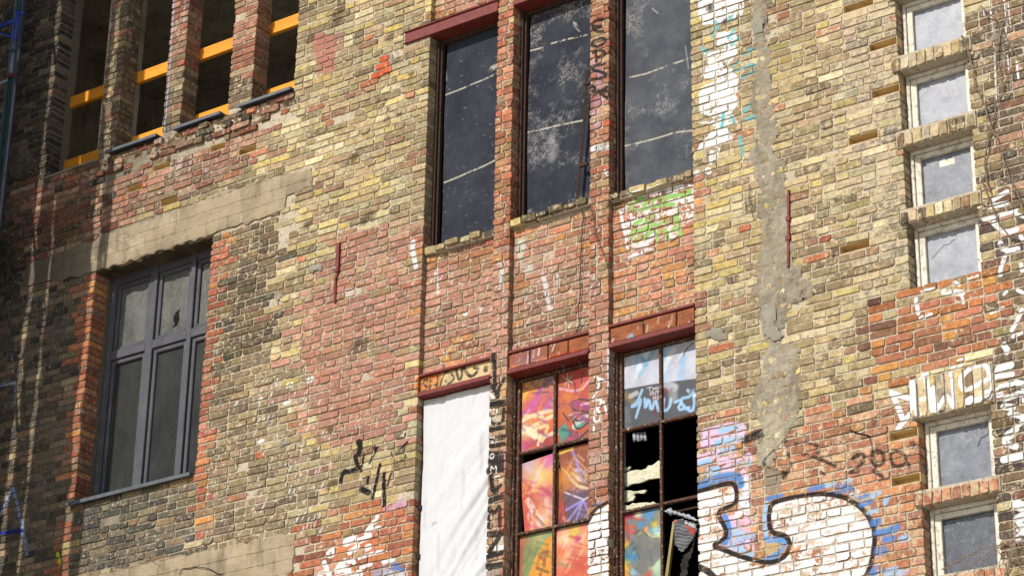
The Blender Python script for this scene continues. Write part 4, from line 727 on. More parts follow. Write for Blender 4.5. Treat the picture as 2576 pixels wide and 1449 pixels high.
PTS = {
'strip_top':[(2.649,2.466),(2.789,2.418),(2.778,2.171),(2.767,1.926),(2.787,1.632),(2.792,1.386),(2.815,1.218),(2.867,0.923),(2.828,0.697),(2.891,0.443),(2.905,0.245),(2.957,0.038),(2.947,-0.264),(2.979,-0.461),(3.089,-0.639),(3.163,-0.732),(3.165,-0.862),(2.926,-0.896),(2.93,-1.008),(2.785,-1.084),(2.794,-1.159),(3.028,-1.287),(3.031,-1.415),(2.982,-1.494),(2.996,-1.659),(3.001,-1.822),(2.927,-2.001),(2.829,-2.105),(2.75,-2.195),(2.729,-2.261),(2.652,-2.316),(2.557,-2.297),(2.522,-2.148),(2.546,-1.975),(2.568,-1.872),(2.497,-1.64),(2.543,-1.505),(2.623,-1.45),(2.611,-1.301),(2.645,-1.198),(2.629,-1.084),(2.644,-0.958),(2.608,-0.856),(2.579,-0.755),(2.502,-0.68),(2.631,-0.599),(2.568,-0.439),(2.61,-0.329),(2.639,-0.03),(2.625,0.206),(2.591,0.45),(2.535,0.623),(2.583,0.887),(2.574,1.17),(2.614,1.442),(2.628,1.682),(2.602,1.959),(2.628,2.137)],
'cement1':[(2.627,-0.797),(2.765,-0.808),(2.777,-0.958),(2.78,-1.097),(2.86,-1.131),(2.842,-1.204),(2.745,-1.196),(2.658,-1.13),(2.645,-1.004),(2.624,-0.89)],
'cement2':[(2.084,-0.948),(2.16,-0.919),(2.252,-0.925),(2.309,-0.986),(2.291,-1.044),(2.191,-1.052),(2.075,-1.024)],
'cement3':[(-1.771,2.952),(-1.69,3.034),(-1.534,2.97),(-1.512,2.856),(-1.54,2.743),(-1.675,2.739),(-1.786,2.75),(-1.8,2.854)],
'cement4':[(-2.517,0.804),(-2.47,0.864),(-2.352,0.878),(-2.281,0.831),(-2.293,0.747),(-2.396,0.773),(-2.48,0.765)],
'cement5':[(-1.433,-0.278),(-1.386,-0.248),(-1.313,-0.278),(-1.319,-0.332),(-1.382,-0.347),(-1.428,-0.32)],
'cement6':[(2.618,1.998),(2.696,2.033),(2.747,1.991),(2.769,1.846),(2.742,1.803),(2.648,1.85),(2.616,1.938)],
'cement7':[(-2.766,-0.983),(-2.727,-0.927),(-2.624,-0.927),(-2.586,-0.978),(-2.6,-1.031),(-2.736,-1.038)],
'cement8':[(4.855,1.068),(4.919,1.112),(5.011,1.109),(5.017,1.059),(4.933,1.021),(4.879,0.974),(4.84,0.997)],
'seam':[(-2.854,1.57),(-2.792,1.568),(-2.786,1.224),(-2.807,1.023),(-2.84,0.885),(-2.867,0.659),(-2.82,0.604),(-2.866,0.398),(-2.897,0.362),(-2.934,0.632),(-2.884,0.896),(-2.857,1.007)],
'foam1':[(1.084,-1.977),(1.2,-1.972),(1.316,-1.984),(1.424,-1.988),(1.481,-2.005),(1.48,-2.098),(1.395,-2.09),(1.279,-2.099),(1.178,-2.094),(1.091,-2.101)],
'foam2':[(1.307,-1.985),(1.337,-1.946),(1.409,-1.941),(1.445,-1.922),(1.466,-1.929),(1.465,-2.017)],
'foam3':[(1.076,-1.955),(1.096,-1.923),(1.162,-1.923),(1.14,-1.955)],
'foam4':[(1.088,-2.139),(1.192,-2.162),(1.336,-2.182),(1.279,-2.202),(1.2,-2.194),(1.214,-2.22),(1.192,-2.248),(1.12,-2.251),(1.091,-2.243)],
'foam5':[(1.101,-2.267),(1.259,-2.29),(1.345,-2.301),(1.487,-2.346),(1.431,-2.356),(1.288,-2.344),(1.173,-2.352),(1.103,-2.35)],
'poster':[(1.727,-2.574),(1.797,-2.581),(1.968,-2.65),(1.961,-2.71),(1.932,-2.779),(1.862,-2.841),(1.806,-2.911),(1.725,-2.803)],
'felt':[(1.949,-2.749),(1.906,-2.864),(1.891,-2.936),(1.856,-2.991),(1.841,-3.062),(1.812,-3.154),(1.737,-3.142),(1.772,-3.05),(1.787,-2.954),(1.843,-2.878),(1.886,-2.799)],
'batten':[(1.66,-2.557),(1.679,-2.567),(1.598,-3.099),(1.568,-3.094)],
'boardL':[(-0.011,-1.685),(0.369,-1.647),(0.378,-2.348),(0.062,-2.355)],
'boardM':[(0.418,-1.629),(0.751,-1.625),(0.755,-2.372),(0.515,-2.35)],
'boardR':[(0.378,-1.692),(0.44,-1.838),(0.505,-2.346),(0.386,-2.353)],
'vine1':[(4.67,1.183),(4.708,1.01),(4.745,0.819),(4.759,0.663),(4.819,0.468),(4.856,0.307),(4.896,0.196),(4.921,0.04),(4.969,-0.121),(5.014,-0.328),(5.04,-0.455)],
'vine2':[(4.857,1.402),(4.911,1.306),(5.003,1.224),(5.042,1.083),(5.093,0.952),(5.133,0.838),(5.212,0.775)],
'vine3':[(4.812,-0.345),(4.788,-0.179),(4.786,-0.019),(4.848,0.185),(4.905,0.318),(4.925,0.436),(5.009,0.611),(5.099,0.709)],
'vine4':[(4.759,-0.244),(4.809,-0.391),(4.836,-0.508),(4.895,-0.68),(4.98,-0.797),(5.09,-0.885)],
'vine5':[(5.028,1.41),(5.044,1.288),(5.051,1.209),(5.013,1.195),(4.977,1.014),(4.958,0.829),(4.989,0.668),(5.031,0.58)],
'vine6':[(5.025,-0.33),(5.073,-0.476),(5.111,-0.594)],
'vine7':[(4.161,-0.57),(4.239,-0.493),(4.313,-0.464),(4.374,-0.456)],
'vine8':[(4.828,-1.148),(4.864,-1.134),(4.907,-1.18)],
'vine9':[(3.636,-2.102),(3.74,-2.057),(3.844,-2.019),(3.969,-2.039),(4.028,-2.095)],
'vine10':[(4.46,-2.295),(4.502,-2.209),(4.604,-2.135),(4.729,-2.079),(4.837,-2.079),(4.951,-2.152)],
'vine11':[(4.207,-3.458),(4.341,-3.424),(4.474,-3.391),(4.547,-3.359),(4.713,-3.349),(4.864,-3.359)],
'vine12':[(4.688,-3.361),(4.754,-3.43),(4.818,-3.508),(4.875,-3.53)],
'vine13':[(4.73,-3.604),(4.785,-3.48),(4.849,-3.401),(4.891,-3.33)],
'vine14':[(4.853,-3.187),(4.82,-3.317),(4.846,-3.446),(4.86,-3.572)],
'wire1':[(0.761,0.612),(0.755,0.45),(0.741,0.265),(0.737,0.105),(0.732,-0.081),(0.728,-0.292),(0.725,-0.475),(0.711,-0.59),(0.748,-0.716),(0.742,-0.87),(0.764,-1.004),(0.75,-1.103)],
'wire2':[(0.828,-0.512),(0.757,-0.58),(0.685,-0.615),(0.584,-0.67),(0.549,-0.74),(0.535,-0.828),(0.565,-0.912),(0.58,-1.019)],
'wire3':[(0.887,0.573),(0.931,0.385),(0.975,0.213),(1.062,0.004),(1.091,-0.162)],
'wire4':[(1.967,-0.046),(1.937,-0.168),(1.955,-0.328),(1.913,-0.42)],
'wire5':[(2.559,0.341),(2.56,0.224),(2.572,0.104),(2.597,0.02)],
'wire6':[(-4.752,-1.309),(-4.737,-1.533),(-4.634,-1.699),(-4.488,-1.826),(-4.334,-1.868),(-4.194,-1.965)],
'wire7':[(1.958,-1.027),(1.89,-1.061),(1.862,-1.13)],
'crack':[(-3.923,-2.111),(-3.874,-2.049),(-3.728,-2.053),(-3.543,-2.107),(-3.357,-2.196)],
'anchorL':[(-2.106,1.003),(-2.105,0.685),(-2.131,0.62),(-2.123,0.368)],
'anchorR':[(2.945,0.196),(2.93,-0.247),(2.917,-0.533)],
'bar':[(0.751,2.024),(0.737,1.743),(0.716,1.466),(0.688,1.194),(0.66,0.856)],
'ivyleft':[(-7.069,2.56),(-6.653,2.253),(-6.598,1.852),(-6.811,1.618),(-6.967,1.849)],
'tiptop':[(-7.148,5.419),(-7.175,3.305)],
'niches':[(3.686,1.788),(3.915,1.373),(3.914,0.891),(3.673,0.486),(3.545,-0.499),(3.937,-2.3),(3.947,-2.643),(-4.647,2.555),(-3.853,2.547),(-3.428,2.388),(-5.022,2.398),(-4.498,2.084)],
'pin':[(3.611,-2.225),(3.467,-2.152),(3.585,-2.377)],
'patchbricks':[(-1.638,2.949),(-1.656,2.87),(-1.597,2.803),(-1.712,2.783)],
}


# ---------------------------------------------------------------- helpers
RNG = random.Random(11)
def proj(u, y, v):                           # where a point of the wall is seen (used only to skip bricks out of view)
    d = Vector((u, y, v + ZB)) - CAM_LOC
    z = d.dot(FWD)
    return 1288 + FPX * d.dot(RIGHT) / z, 724.5 + FPX * d.dot(DOWN) / z
def lin(c):
    return tuple(((x / 255 / 12.92) if x / 255 <= 0.04045 else ((x / 255 + 0.055) / 1.055) ** 2.4) for x in c)
ALB = 0.74
def alb(c): return tuple(min(1, x * ALB) for x in lin(c))
def inpoly(x, y, poly):
    r = False; j = len(poly) - 1
    for i in range(len(poly)):
        xi, yi = poly[i]; xj, yj = poly[j]
        if (yi > y) != (yj > y) and x < (xj - xi) * (y - yi) / (yj - yi) + xi: r = not r
        j = i
    return r
ORG = {}
class MB:
    def __init__(s): s.v = []; s.f = []; s.c = []; s.sm = False
    def quad_box(s, x0, x1, y0, y1, z0, z1):
        n = len(s.v)
        s.v += [(x0, y0, z0), (x1, y0, z0), (x1, y1, z0), (x0, y1, z0), (x0, y0, z1), (x1, y0, z1), (x1, y1, z1), (x0, y1, z1)]
        s.f += [tuple(n + i for i in q) for q in ((0, 1, 5, 4), (1, 2, 6, 5), (2, 3, 7, 6), (3, 0, 4, 7), (4, 5, 6, 7), (3, 2, 1, 0))]
    def box(s, x0, x1, y0, y1, z0, z1, b=0.0):
        if b <= 0: return s.quad_box(x0, x1, y0, y1, z0, z1)
        n = len(s.v); o = [(x0, z0), (x1, z0), (x1, z1), (x0, z1)]; i = [(x0 + b, z0 + b), (x1 - b, z0 + b), (x1 - b, z1 - b), (x0 + b, z1 - b)]
        s.v += [(x, y1, z) for x, z in o] + [(x, y0 + b, z) for x, z in o] + [(x, y0, z) for x, z in i]
        for k in range(4):
            l = (k + 1) % 4
            s.f += [(n + k, n + l, n + 4 + l, n + 4 + k), (n + 4 + k, n + 4 + l, n + 8 + l, n + 8 + k)]
        s.f += [(n + 8, n + 9, n + 10, n + 11), (n + 3, n + 2, n + 1, n)]
    def prism(s, pts, y0, y1):               # outline in (u, v) given thickness along y
        n = len(s.v); k = len(pts)
        area = sum(pts[i][0] * pts[(i + 1) % k][1] - pts[(i + 1) % k][0] * pts[i][1] for i in range(k))
        if area < 0: pts = pts[::-1]
        s.v += [(x, y0, z + ZB) for x, z in pts] + [(x, y1, z + ZB) for x, z in pts]
        s.f += [tuple(range(n, n + k)), tuple(range(n + 2 * k - 1, n + k - 1, -1))]
        s.f += [(n + i, n + k + i, n + k + (i + 1) % k, n + (i + 1) % k) for i in range(k)]
    def tube(s, pts, r, k=6, r1=None):
        n0 = len(s.v); pts = [Vector(p) for p in pts]; N = len(pts)
        for i, p in enumerate(pts):
            t = (pts[min(i + 1, N - 1)] - pts[max(i - 1, 0)]).normalized()
            a = t.cross(Vector((0.3, 1, 0.2))).normalized(); b = t.cross(a)
            rr = r if r1 is None else r + (r1 - r) * i / max(1, N - 1)
            for j in range(k):
                q = 2 * math.pi * j / k
                s.v.append(tuple(p + a * math.cos(q) * rr + b * math.sin(q) * rr))
        for i in range(N - 1):
            for j in range(k):
                s.f.append((n0 + i * k + j, n0 + i * k + (j + 1) % k, n0 + (i + 1) * k + (j + 1) % k, n0 + (i + 1) * k + j))
        s.f += [tuple(n0 + j for j in range(k))[::-1], tuple(n0 + (N - 1) * k + j for j in range(k))]
    def mesh(s, name, mat, origin=(0, 0, 0)):
        me = bpy.data.meshes.new(name)
        me.from_pydata([(a - origin[0], b - origin[1], c - origin[2]) for a, b, c in s.v], [], s.f)
        me.materials.append(mat)
        if s.c:
            at = me.color_attributes.new('col', 'FLOAT_COLOR', 'POINT')
            at.data.foreach_set('color', np.array(s.c, dtype=np.float32).ravel())
        if s.sm: me.polygons.foreach_set('use_smooth', [True] * len(me.polygons))
        me.update(); return me
    def build(s, name, mat, parent=None, label=None, cat=None, group=None, kind=None):
        a = np.array(s.v); o = (a.min(0) + a.max(0)) / 2
        ob = bpy.data.objects.new(name, s.mesh(name, mat, o)); COL.objects.link(ob)
        place(ob, o, parent); tag(ob, label, cat, group, kind); return ob
def place(ob, o, parent=None):
    ORG[ob.name] = Vector(o)
    if parent: ob.parent = parent; ob.location = Vector(o) - ORG[parent.name]
    else: ob.location = o
def tag(ob, label=None, cat=None, group=None, kind=None):
    for k, x in (('label', label), ('category', cat), ('group', group), ('kind', kind)):
        if x: ob[k] = x
def empty(name, o, parent=None, **kw):
    ob = bpy.data.objects.new(name, None); COL.objects.link(ob); ob.empty_display_size = .2; place(ob, o, parent); tag(ob, **kw); return ob
def cdist(me_v, me_f): pass

# ---------------------------------------------------------------- painted marks: one map over the wall, in metres
U0, U1, V0, V1, RES = -7.5, 5.5, -4.0, 5.4, 0.0055
PW, PH = int((U1 - U0) / RES), int((V1 - V0) / RES)
def value_noise(shape, cell, seed):
    r = np.random.RandomState(seed); h, w = shape; gh, gw = int(h / cell) + 3, int(w / cell) + 3
    g = r.rand(gh, gw).astype(np.float32)
    y = np.arange(h) / cell; x = np.arange(w) / cell
    yi, xi = y.astype(int), x.astype(int); fy, fx = (y - yi).astype(np.float32), (x - xi).astype(np.float32)
    fy = fy * fy * (3 - 2 * fy); fx = fx * fx * (3 - 2 * fx)
    a = g[yi][:, xi] * (1 - fx) + g[yi][:, xi + 1] * fx; b = g[yi + 1][:, xi] * (1 - fx) + g[yi + 1][:, xi + 1] * fx
    return a * (1 - fy[:, None]) + b * fy[:, None]
WEAR = sum(value_noise((PH, PW), c, k) * a for k, (c, a) in enumerate(((18, .34), (7, .33), (2.6, .33))))
WEAR = (WEAR - WEAR.min()) / (WEAR.max() - WEAR.min())
CANV = np.zeros((PH, PW, 4), np.float32)
def put(i0, i1, j0, j1, mask, col, a, wear):
    if wear > 0:
        t = .18 + wear * .42
        mask = mask * np.clip((WEAR[j0:j1, i0:i1] - t + .14) / .2, 0, 1)
    al = np.clip(mask * a, 0, 1); c = CANV[j0:j1, i0:i1]; ba = c[..., 3]
    na = al + ba * (1 - al); k = np.where(na > 1e-5, al / np.maximum(na, 1e-5), 0)
    for q in range(3): c[..., q] = c[..., q] * (1 - k) + col[q] / 255 * k
    c[..., 3] = na
def bounds(us, vs, pad):
    i0 = int((min(us) - pad - U0) / RES); i1 = int((max(us) + pad - U0) / RES) + 2
    j0 = int((min(vs) - pad - V0) / RES); j1 = int((max(vs) + pad - V0) / RES) + 2
    return max(0, i0), min(PW, i1), max(0, j0), min(PH, j1)
def stroke(w, col, a, soft, wear, pts):
    i0, i1, j0, j1 = bounds([p[0] for p in pts], [p[1] for p in pts], w)
    if i1 - i0 < 1 or j1 - j0 < 1: return
    X, Y = np.meshgrid(U0 + (np.arange(i0, i1) + .5) * RES, V0 + (np.arange(j0, j1) + .5) * RES)
    if len(pts) > 2:                          # round the corners of a sprayed line
        q = [pts[0]]
        for k in range(1, len(pts) - 1):
            for t in (.3, .7):
                A = pts[k - 1] if t == .3 else pts[k + 1]; f = .72
                q.append((pts[k][0] * f + A[0] * (1 - f), pts[k][1] * f + A[1] * (1 - f)))
        pts = q + [pts[-1]]
    D = np.full(X.shape, 9., np.float32)
    for (ax, ay), (bx, by) in zip(pts, pts[1:]):
        dx, dy = bx - ax, by - ay; L = dx * dx + dy * dy + 1e-9
        t = np.clip(((X - ax) * dx + (Y - ay) * dy) / L, 0, 1)
        D = np.minimum(D, np.hypot(X - ax - t * dx, Y - ay - t * dy))
    s = max(RES * 1.2, w * .5 * soft)
    put(i0, i1, j0, j1, np.clip((w / 2 - D) / s + .5, 0, 1), col, a, wear)
def blob(r, col, a, x, y):
    i0, i1, j0, j1 = bounds([x], [y], r * 1.6)
    if i1 - i0 < 1 or j1 - j0 < 1: return
    X, Y = np.meshgrid(U0 + (np.arange(i0, i1) + .5) * RES, V0 + (np.arange(j0, j1) + .5) * RES)
    wob = (WEAR[j0:j1, i0:i1] - .5) * r * .7
    put(i0, i1, j0, j1, np.clip(1.25 - (np.hypot(X - x, Y - y) + wob) / r, 0, 1) ** 1.2, col, a, 0)
def poly(soft, col, a, wear, pts):
    i0, i1, j0, j1 = bounds([p[0] for p in pts], [p[1] for p in pts], soft)
    if i1 - i0 < 1 or j1 - j0 < 1: return
    X, Y = np.meshgrid(U0 + (np.arange(i0, i1) + .5) * RES, V0 + (np.arange(j0, j1) + .5) * RES)
    ins = np.zeros(X.shape, bool); D = np.full(X.shape, 9., np.float32); n = len(pts)
    for k in range(n):
        (ax, ay), (bx, by) = pts[k], pts[(k + 1) % n]
        if ay != by: ins ^= ((ay > Y) != (by > Y)) & (X < (bx - ax) * (Y - ay) / (by - ay) + ax)
        dx, dy = bx - ax, by - ay; L = dx * dx + dy * dy + 1e-9
        t = np.clip(((X - ax) * dx + (Y - ay) * dy) / L, 0, 1)
        D = np.minimum(D, np.hypot(X - ax - t * dx, Y - ay - t * dy))
    sd_ = np.where(ins, D, -D) + (WEAR[j0:j1, i0:i1] - .5) * soft * 2.2
    put(i0, i1, j0, j1, np.clip(sd_ / max(soft, RES) + .5, 0, 1), col, a, wear)
for o in PAINT:
    k, w, c, a, s, we, pts = o
    if k == 's': stroke(w, c, a, s, we, pts)
    elif k == 'p': poly(w, c, a, we, pts)
    elif k == 'b': blob(w, c, a, *pts[0])
    else:                                     # a scatter of short slanting splashes
        r = random.Random(we); n = s; du, dv = pts[5][0] - pts[4][0], pts[5][1] - pts[4][1]
        for _ in range(n):
            p, q = r.random(), r.random(); L = r.uniform(.35, 1.2); tw = r.uniform(-.25, .25)
            x = (pts[0][0] * (1 - p) + pts[1][0] * p) * (1 - q) + (pts[3][0] * (1 - p) + pts[2][0] * p) * q
            y = (pts[0][1] * (1 - p) + pts[1][1] * p) * (1 - q) + (pts[3][1] * (1 - p) + pts[2][1] * p) * q
            stroke(w * r.uniform(.6, 1.7), c, a * r.uniform(.5, 1.1), .5, .25, [(x, y), (x + (du + tw * dv) * L, y + dv * L)])
IMG = bpy.data.images.new('painted_marks', PW, PH, alpha=True); IMG.alpha_mode = 'CHANNEL_PACKED'
IMG.pixels.foreach_set(CANV.ravel()); IMG.update()

# ---------------------------------------------------------------- materials
class Mat:
    def __init__(s, name, rough=.85, spec=.25):
        s.m = bpy.data.materials.new(name); s.m.use_nodes = True; s.t = s.m.node_tree; s.b = s.t.nodes['Principled BSDF']
        s.b.inputs['Roughness'].default_value = rough; s.b.inputs['Specular IOR Level'].default_value = spec
        s.pos = s.n('ShaderNodeNewGeometry')
    def n(s, t, **kw):
        x = s.t.nodes.new(t)
        for k, v in kw.items(): setattr(x, k, v)
        return x
    def l(s, a, b): s.t.links.new(a, b)
    def vec(s, sc=(1, 1, 1), rot=(0, 0, 0)):
        mp = s.n('ShaderNodeMapping'); mp.inputs['Scale'].default_value = sc; mp.inputs['Rotation'].default_value = rot
        s.l(s.pos.outputs['Position'], mp.inputs[0]); return mp.outputs[0]
    def noise(s, scale, detail=4, rough=.6, vec=None):
        x = s.n('ShaderNodeTexNoise'); x.inputs['Scale'].default_value = scale; x.inputs['Detail'].default_value = detail; x.inputs['Roughness'].default_value = rough
        s.l(vec or s.pos.outputs['Position'], x.inputs['Vector']); return x.outputs['Fac']
    def rng(s, v, a, b, c=0., d=1.):
        x = s.n('ShaderNodeMapRange'); x.inputs['From Min'].default_value = a; x.inputs['From Max'].default_value = b
        x.inputs['To Min'].default_value = c; x.inputs['To Max'].default_value = d; s.l(v, x.inputs['Value']); return x.outputs[0]
    def math(s, op, a, b):
        x = s.n('ShaderNodeMath', operation=op)
        for i, q in enumerate((a, b)):
            if isinstance(q, (int, float)): x.inputs[i].default_value = q
            else: s.l(q, x.inputs[i])
        return x.outputs[0]
    def mix(s, f, a, b, mode='MIX'):
        x = s.n('ShaderNodeMix', data_type='RGBA', blend_type=mode)
        for i, q in ((0, f), (6, a), (7, b)):
            if isinstance(q, (int, float)): x.inputs[i].default_value = q
            elif isinstance(q, tuple): x.inputs[i].default_value = (*q, 1)
            else: s.l(q, x.inputs[i])
        return x.outputs[2]
    def grey(s, v):
        x = s.n('ShaderNodeCombineColor')
        for i in range(3): s.l(v, x.inputs[i])
        return x.outputs[0]
    def bump(s, h, dist=.004, st=.6):
        x = s.n('ShaderNodeBump'); x.inputs['Distance'].default_value = dist; x.inputs['Strength'].default_value = st
        s.l(h, x.inputs['Height']); s.l(x.outputs[0], s.b.inputs['Normal'])
    def col(s, c):
        if isinstance(c, tuple): s.b.inputs['Base Color'].default_value = (*c, 1)
        else: s.l(c, s.b.inputs['Base Color'])
        return s.m
    def paint(s, c, k=1.0, wear=None, thin=0.0):
        sp = s.n('ShaderNodeSeparateXYZ'); s.l(s.pos.outputs['Position'], sp.inputs[0])
        cb = s.n('ShaderNodeCombineXYZ')
        s.l(s.rng(sp.outputs[0], U0, U1), cb.inputs[0]); s.l(s.rng(sp.outputs[2], V0 + ZB, V1 + ZB), cb.inputs[1])
        im = s.n('ShaderNodeTexImage', image=IMG, extension='CLIP', interpolation='Linear'); s.l(cb.outputs[0], im.inputs[0])
        nz = s.n('ShaderNodeSeparateXYZ'); s.l(s.pos.outputs['True Normal'], nz.inputs[0])
        face = s.rng(s.math('ABSOLUTE', nz.outputs[1], 0), .35, .75)
        f = s.math('MULTIPLY', im.outputs['Alpha'], face); f = s.math('MULTIPLY', f, k)
        if wear is not None: f = s.math('MULTIPLY', f, wear)
        if thin:                              # pale spray hardly reaches into the joints, black does
            bw = s.n('ShaderNodeRGBToBW'); s.l(im.outputs['Color'], bw.inputs[0]); f = s.math('MULTIPLY', f, s.rng(bw.outputs[0], .05, .7, 1, 1 - thin))
        pc = s.mix(1.0, im.outputs['Color'], (ALB, ALB, ALB), 'MULTIPLY')
        return s.mix(f, c, pc)
MORT = alb((206, 184, 146))
def mat_brick(name, attr):
    M = Mat(name, .88, .2)
    if attr: a = M.n('ShaderNodeAttribute', attribute_name='col'); c, al = a.outputs['Color'], a.outputs['Alpha']
    else: a = M.n('ShaderNodeObjectInfo'); c, al = a.outputs['Color'], a.outputs['Alpha']
    n1 = M.noise(15, 5, .7); n2 = M.noise(70, 3, .7); n3 = M.noise(21, 5, .65); n4 = M.noise(30, 4, .7, M.vec((1, 1, .35))); n5 = M.noise(16, 6, .7)
    c = M.mix(1.0, c, M.grey(M.math('MULTIPLY', M.rng(n1, .3, .7, .60, 1.36), M.rng(n2, .25, .75, .72, 1.28))), 'MULTIPLY')
    c = M.mix(M.rng(n3, .53, .68, 0, .5), c, (.085, .066, .048))
    c = M.mix(M.rng(M.math('ADD', n4, M.math('MULTIPLY', al, .1)), .58, .76, 0, .6), c, (.44, .37, .27))
    thr = M.math('SUBTRACT', M.math('MULTIPLY', al, .17), .675)         # mortar smeared over the face
    c = M.mix(M.rng(M.math('ADD', n5, thr), -.03, .05, 0, .9), c, MORT)
    c = M.paint(c, 1.0, M.rng(n2, .16, .34))
    h = M.math('ADD', M.math('MULTIPLY', n3, 1.5), n2)
    M.bump(h, .014, .7); return M.col(c)
BR_O = mat_brick('brick_single', False); BR_A = mat_brick('brick_mixed', True)
def mat_mortar():
    M = Mat('mortar', .95, .1)
    n1 = M.noise(7, 5); n2 = M.noise(90, 3, .7); n3 = M.noise(28, 5, .7)
    sp = M.n('ShaderNodeSeparateXYZ'); M.l(M.pos.outputs['Position'], sp.inputs[0])
    soot = M.rng(M.math('ADD', sp.outputs[0], M.math('MULTIPLY', n1, 2.2)), -4.1, -2.4, 1, 0)
    c = M.mix(n1, alb((200, 184, 156)), alb((230, 215, 188)))
    c = M.mix(M.math('MULTIPLY', soot, .8), c, alb((118, 108, 92)))
    c = M.mix(1.0, c, M.grey(M.rng(n2, .25, .75, .72, 1.2)), 'MULTIPLY')
    c = M.mix(M.rng(n3, .53, .66, 0, .7), c, alb((88, 74, 56)))
    c = M.paint(c, .95, M.rng(n3, .30, .44), .72)
    M.bump(M.math('ADD', M.math('MULTIPLY', n3, 2), n2), .02, .8); return M.col(c)
MORTAR = mat_mortar()
def mat_cement(name, c0, c1, dark, lines=False, paint=True, crumble=.012):
    M = Mat(name, .95, .1)
    n1 = M.noise(3.2, 6, .65); n2 = M.noise(120, 3, .7); n3 = M.noise(24, 6, .72); n4 = M.noise(9, 5, .6, M.vec((1, 1, .25)))
    c = M.mix(M.rng(n1, .32, .68), alb(c0), alb(c1)); c = M.mix(1.0, c, M.grey(M.rng(n2, .25, .75, .7, 1.25)), 'MULTIPLY')
    c = M.mix(M.rng(n3, .57, .72, 0, .55), c, alb(dark)); c = M.mix(M.rng(n4, .53, .68, 0, .55), c, alb(dark)); c = M.mix(M.rng(M.noise(1.7, 4, .6), .48, .66, 0, .35), c, alb(dark))
    h = M.math('ADD', M.math('MULTIPLY', n3, 2.), n2)
    if lines:                                 # prints of the shuttering boards
        sp = M.n('ShaderNodeSeparateXYZ'); M.l(M.pos.outputs['Position'], sp.inputs[0])
        z = M.math('ADD', sp.outputs[2], M.math('MULTIPLY', n1, .03)); f = M.math('FRACT', M.math('MULTIPLY', z, 7.2), 0)
        ln = M.rng(M.math('ABSOLUTE', M.math('SUBTRACT', f, .5), 0), .44, .5)
        c = M.mix(M.math('MULTIPLY', M.math('MULTIPLY', ln, .6), M.rng(n4, .44, .60)), c, alb((70, 60, 48)))
        h = M.math('SUBTRACT', h, M.math('MULTIPLY', ln, .8))
        sl = M.rng(M.math('ADD', sp.outputs[0], M.math('MULTIPLY', n1, 1.6)), -5.3, -4.3, .75, 0); c = M.mix(sl, c, alb((84, 78, 68)))
    if paint: c = M.paint(c, .9, M.rng(n3, .34, .5))
    M.bump(h, crumble, .75); return M.col(c)
CONC = mat_cement('board_marked_concrete', (190, 172, 142), (160, 143, 116), (112, 100, 82), True)
STRIP = mat_cement('rough_lime_mortar', (208, 196, 172), (168, 156, 134), (120, 106, 86), False, True, .04)
CEM = mat_cement('grey_cement', (166, 158, 140), (146, 140, 124), (116, 108, 94), False, True, .008)
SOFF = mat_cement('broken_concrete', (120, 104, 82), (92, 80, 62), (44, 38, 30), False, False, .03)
NICHEM = mat_cement('bounce_tinted_liner', (240, 212, 160), (226, 194, 140), (170, 136, 92), False, False, .01)  # hole liner, bounced light put into its pale warm colour
RUB = mat_cement('broken_brick_rubble', (158, 124, 96), (126, 98, 76), (62, 50, 42), False, True, .03)
INT = mat_cement('interior_concrete', (240, 232, 212), (206, 198, 178), (120, 112, 96), False, False, .01)
PLAST = mat_cement('fascia_plaster', (212, 186, 140), (196, 168, 124), (130, 110, 84), False, True, .006)
def mat_simple(name, c0, c1, scale=20, rough=.6, spec=.3, metal=0, dirt=None, df=(.55, .7, .7), paint=False, stretch=(1, 1, 1), bd=.003):
    M = Mat(name, rough, spec); M.b.inputs['Metallic'].default_value = metal
    n1 = M.noise(scale, 5, .65, M.vec(stretch)); n2 = M.noise(scale * 6, 3, .7)
    c = M.mix(M.rng(n1, .33, .67), alb(c0), alb(c1)); c = M.mix(1.0, c, M.grey(M.rng(n2, .25, .75, .85, 1.15)), 'MULTIPLY')
    if dirt: c = M.mix(M.rng(M.noise(scale * 1.7, 6, .72), df[0], df[1], 0, df[2]), c, alb(dirt))
    if paint:
        c = M.paint(c, 1.0, None)
        c = M.mix(1.0, c, M.grey(M.rng(M.noise(5, 5, .7), .3, .7, .62, .92)), 'MULTIPLY')
    M.bump(M.math('ADD', n1, n2), bd, .5); return M.col(c)
RED = mat_simple('red_oxide_paint', (128, 50, 40), (98, 36, 30), 14, .6, .3, 0, (70, 30, 24), (.56, .72, .7))
RUST = mat_simple('rusty_frame', (96, 62, 42), (60, 42, 34), 22, .8, .2, 0, (196, 186, 170), (.57, .64, .75))
RUSTD = mat_simple('brown_rust', (74, 50, 38), (46, 34, 28), 26, .85, .2, 0, (36, 28, 24))
WOODW = mat_simple('flaking_cream_paint', (230, 224, 208), (200, 190, 170), 12, .6, .3, 0, (120, 106, 86), (.53, .64, .75), False, (1, 1, .3))
ORNG = mat_simple('glazed_terracotta', (176, 100, 58), (138, 82, 56), 9, .8, .2, 0, (84, 56, 40), (.52, .68, .75), True, (.6, 1, 1.6))
TIMB = mat_simple('fresh_orange_timber', (238, 160, 42), (224, 138, 30), 6, .65, .25, 0, (176, 98, 24), (.6, .75, .6), False, (.25, 1, 2.5))
ZINC = mat_simple('grey_sheet_metal', (104, 108, 112), (84, 88, 94), 10, .45, .4, .2)
FRAMEG = mat_simple('grey_window_frame', (88, 88, 92), (74, 74, 79), 5, .6, .25, 0, (56, 56, 60), (.54, .7, .5))
BLUE = mat_simple('blue_painted_tube', (34, 72, 176), (26, 56, 140), 12, .4, .5)
GREEN = mat_simple('green_painted_tube', (28, 84, 66), (20, 60, 50), 12, .45, .45, 0, (60, 60, 50))
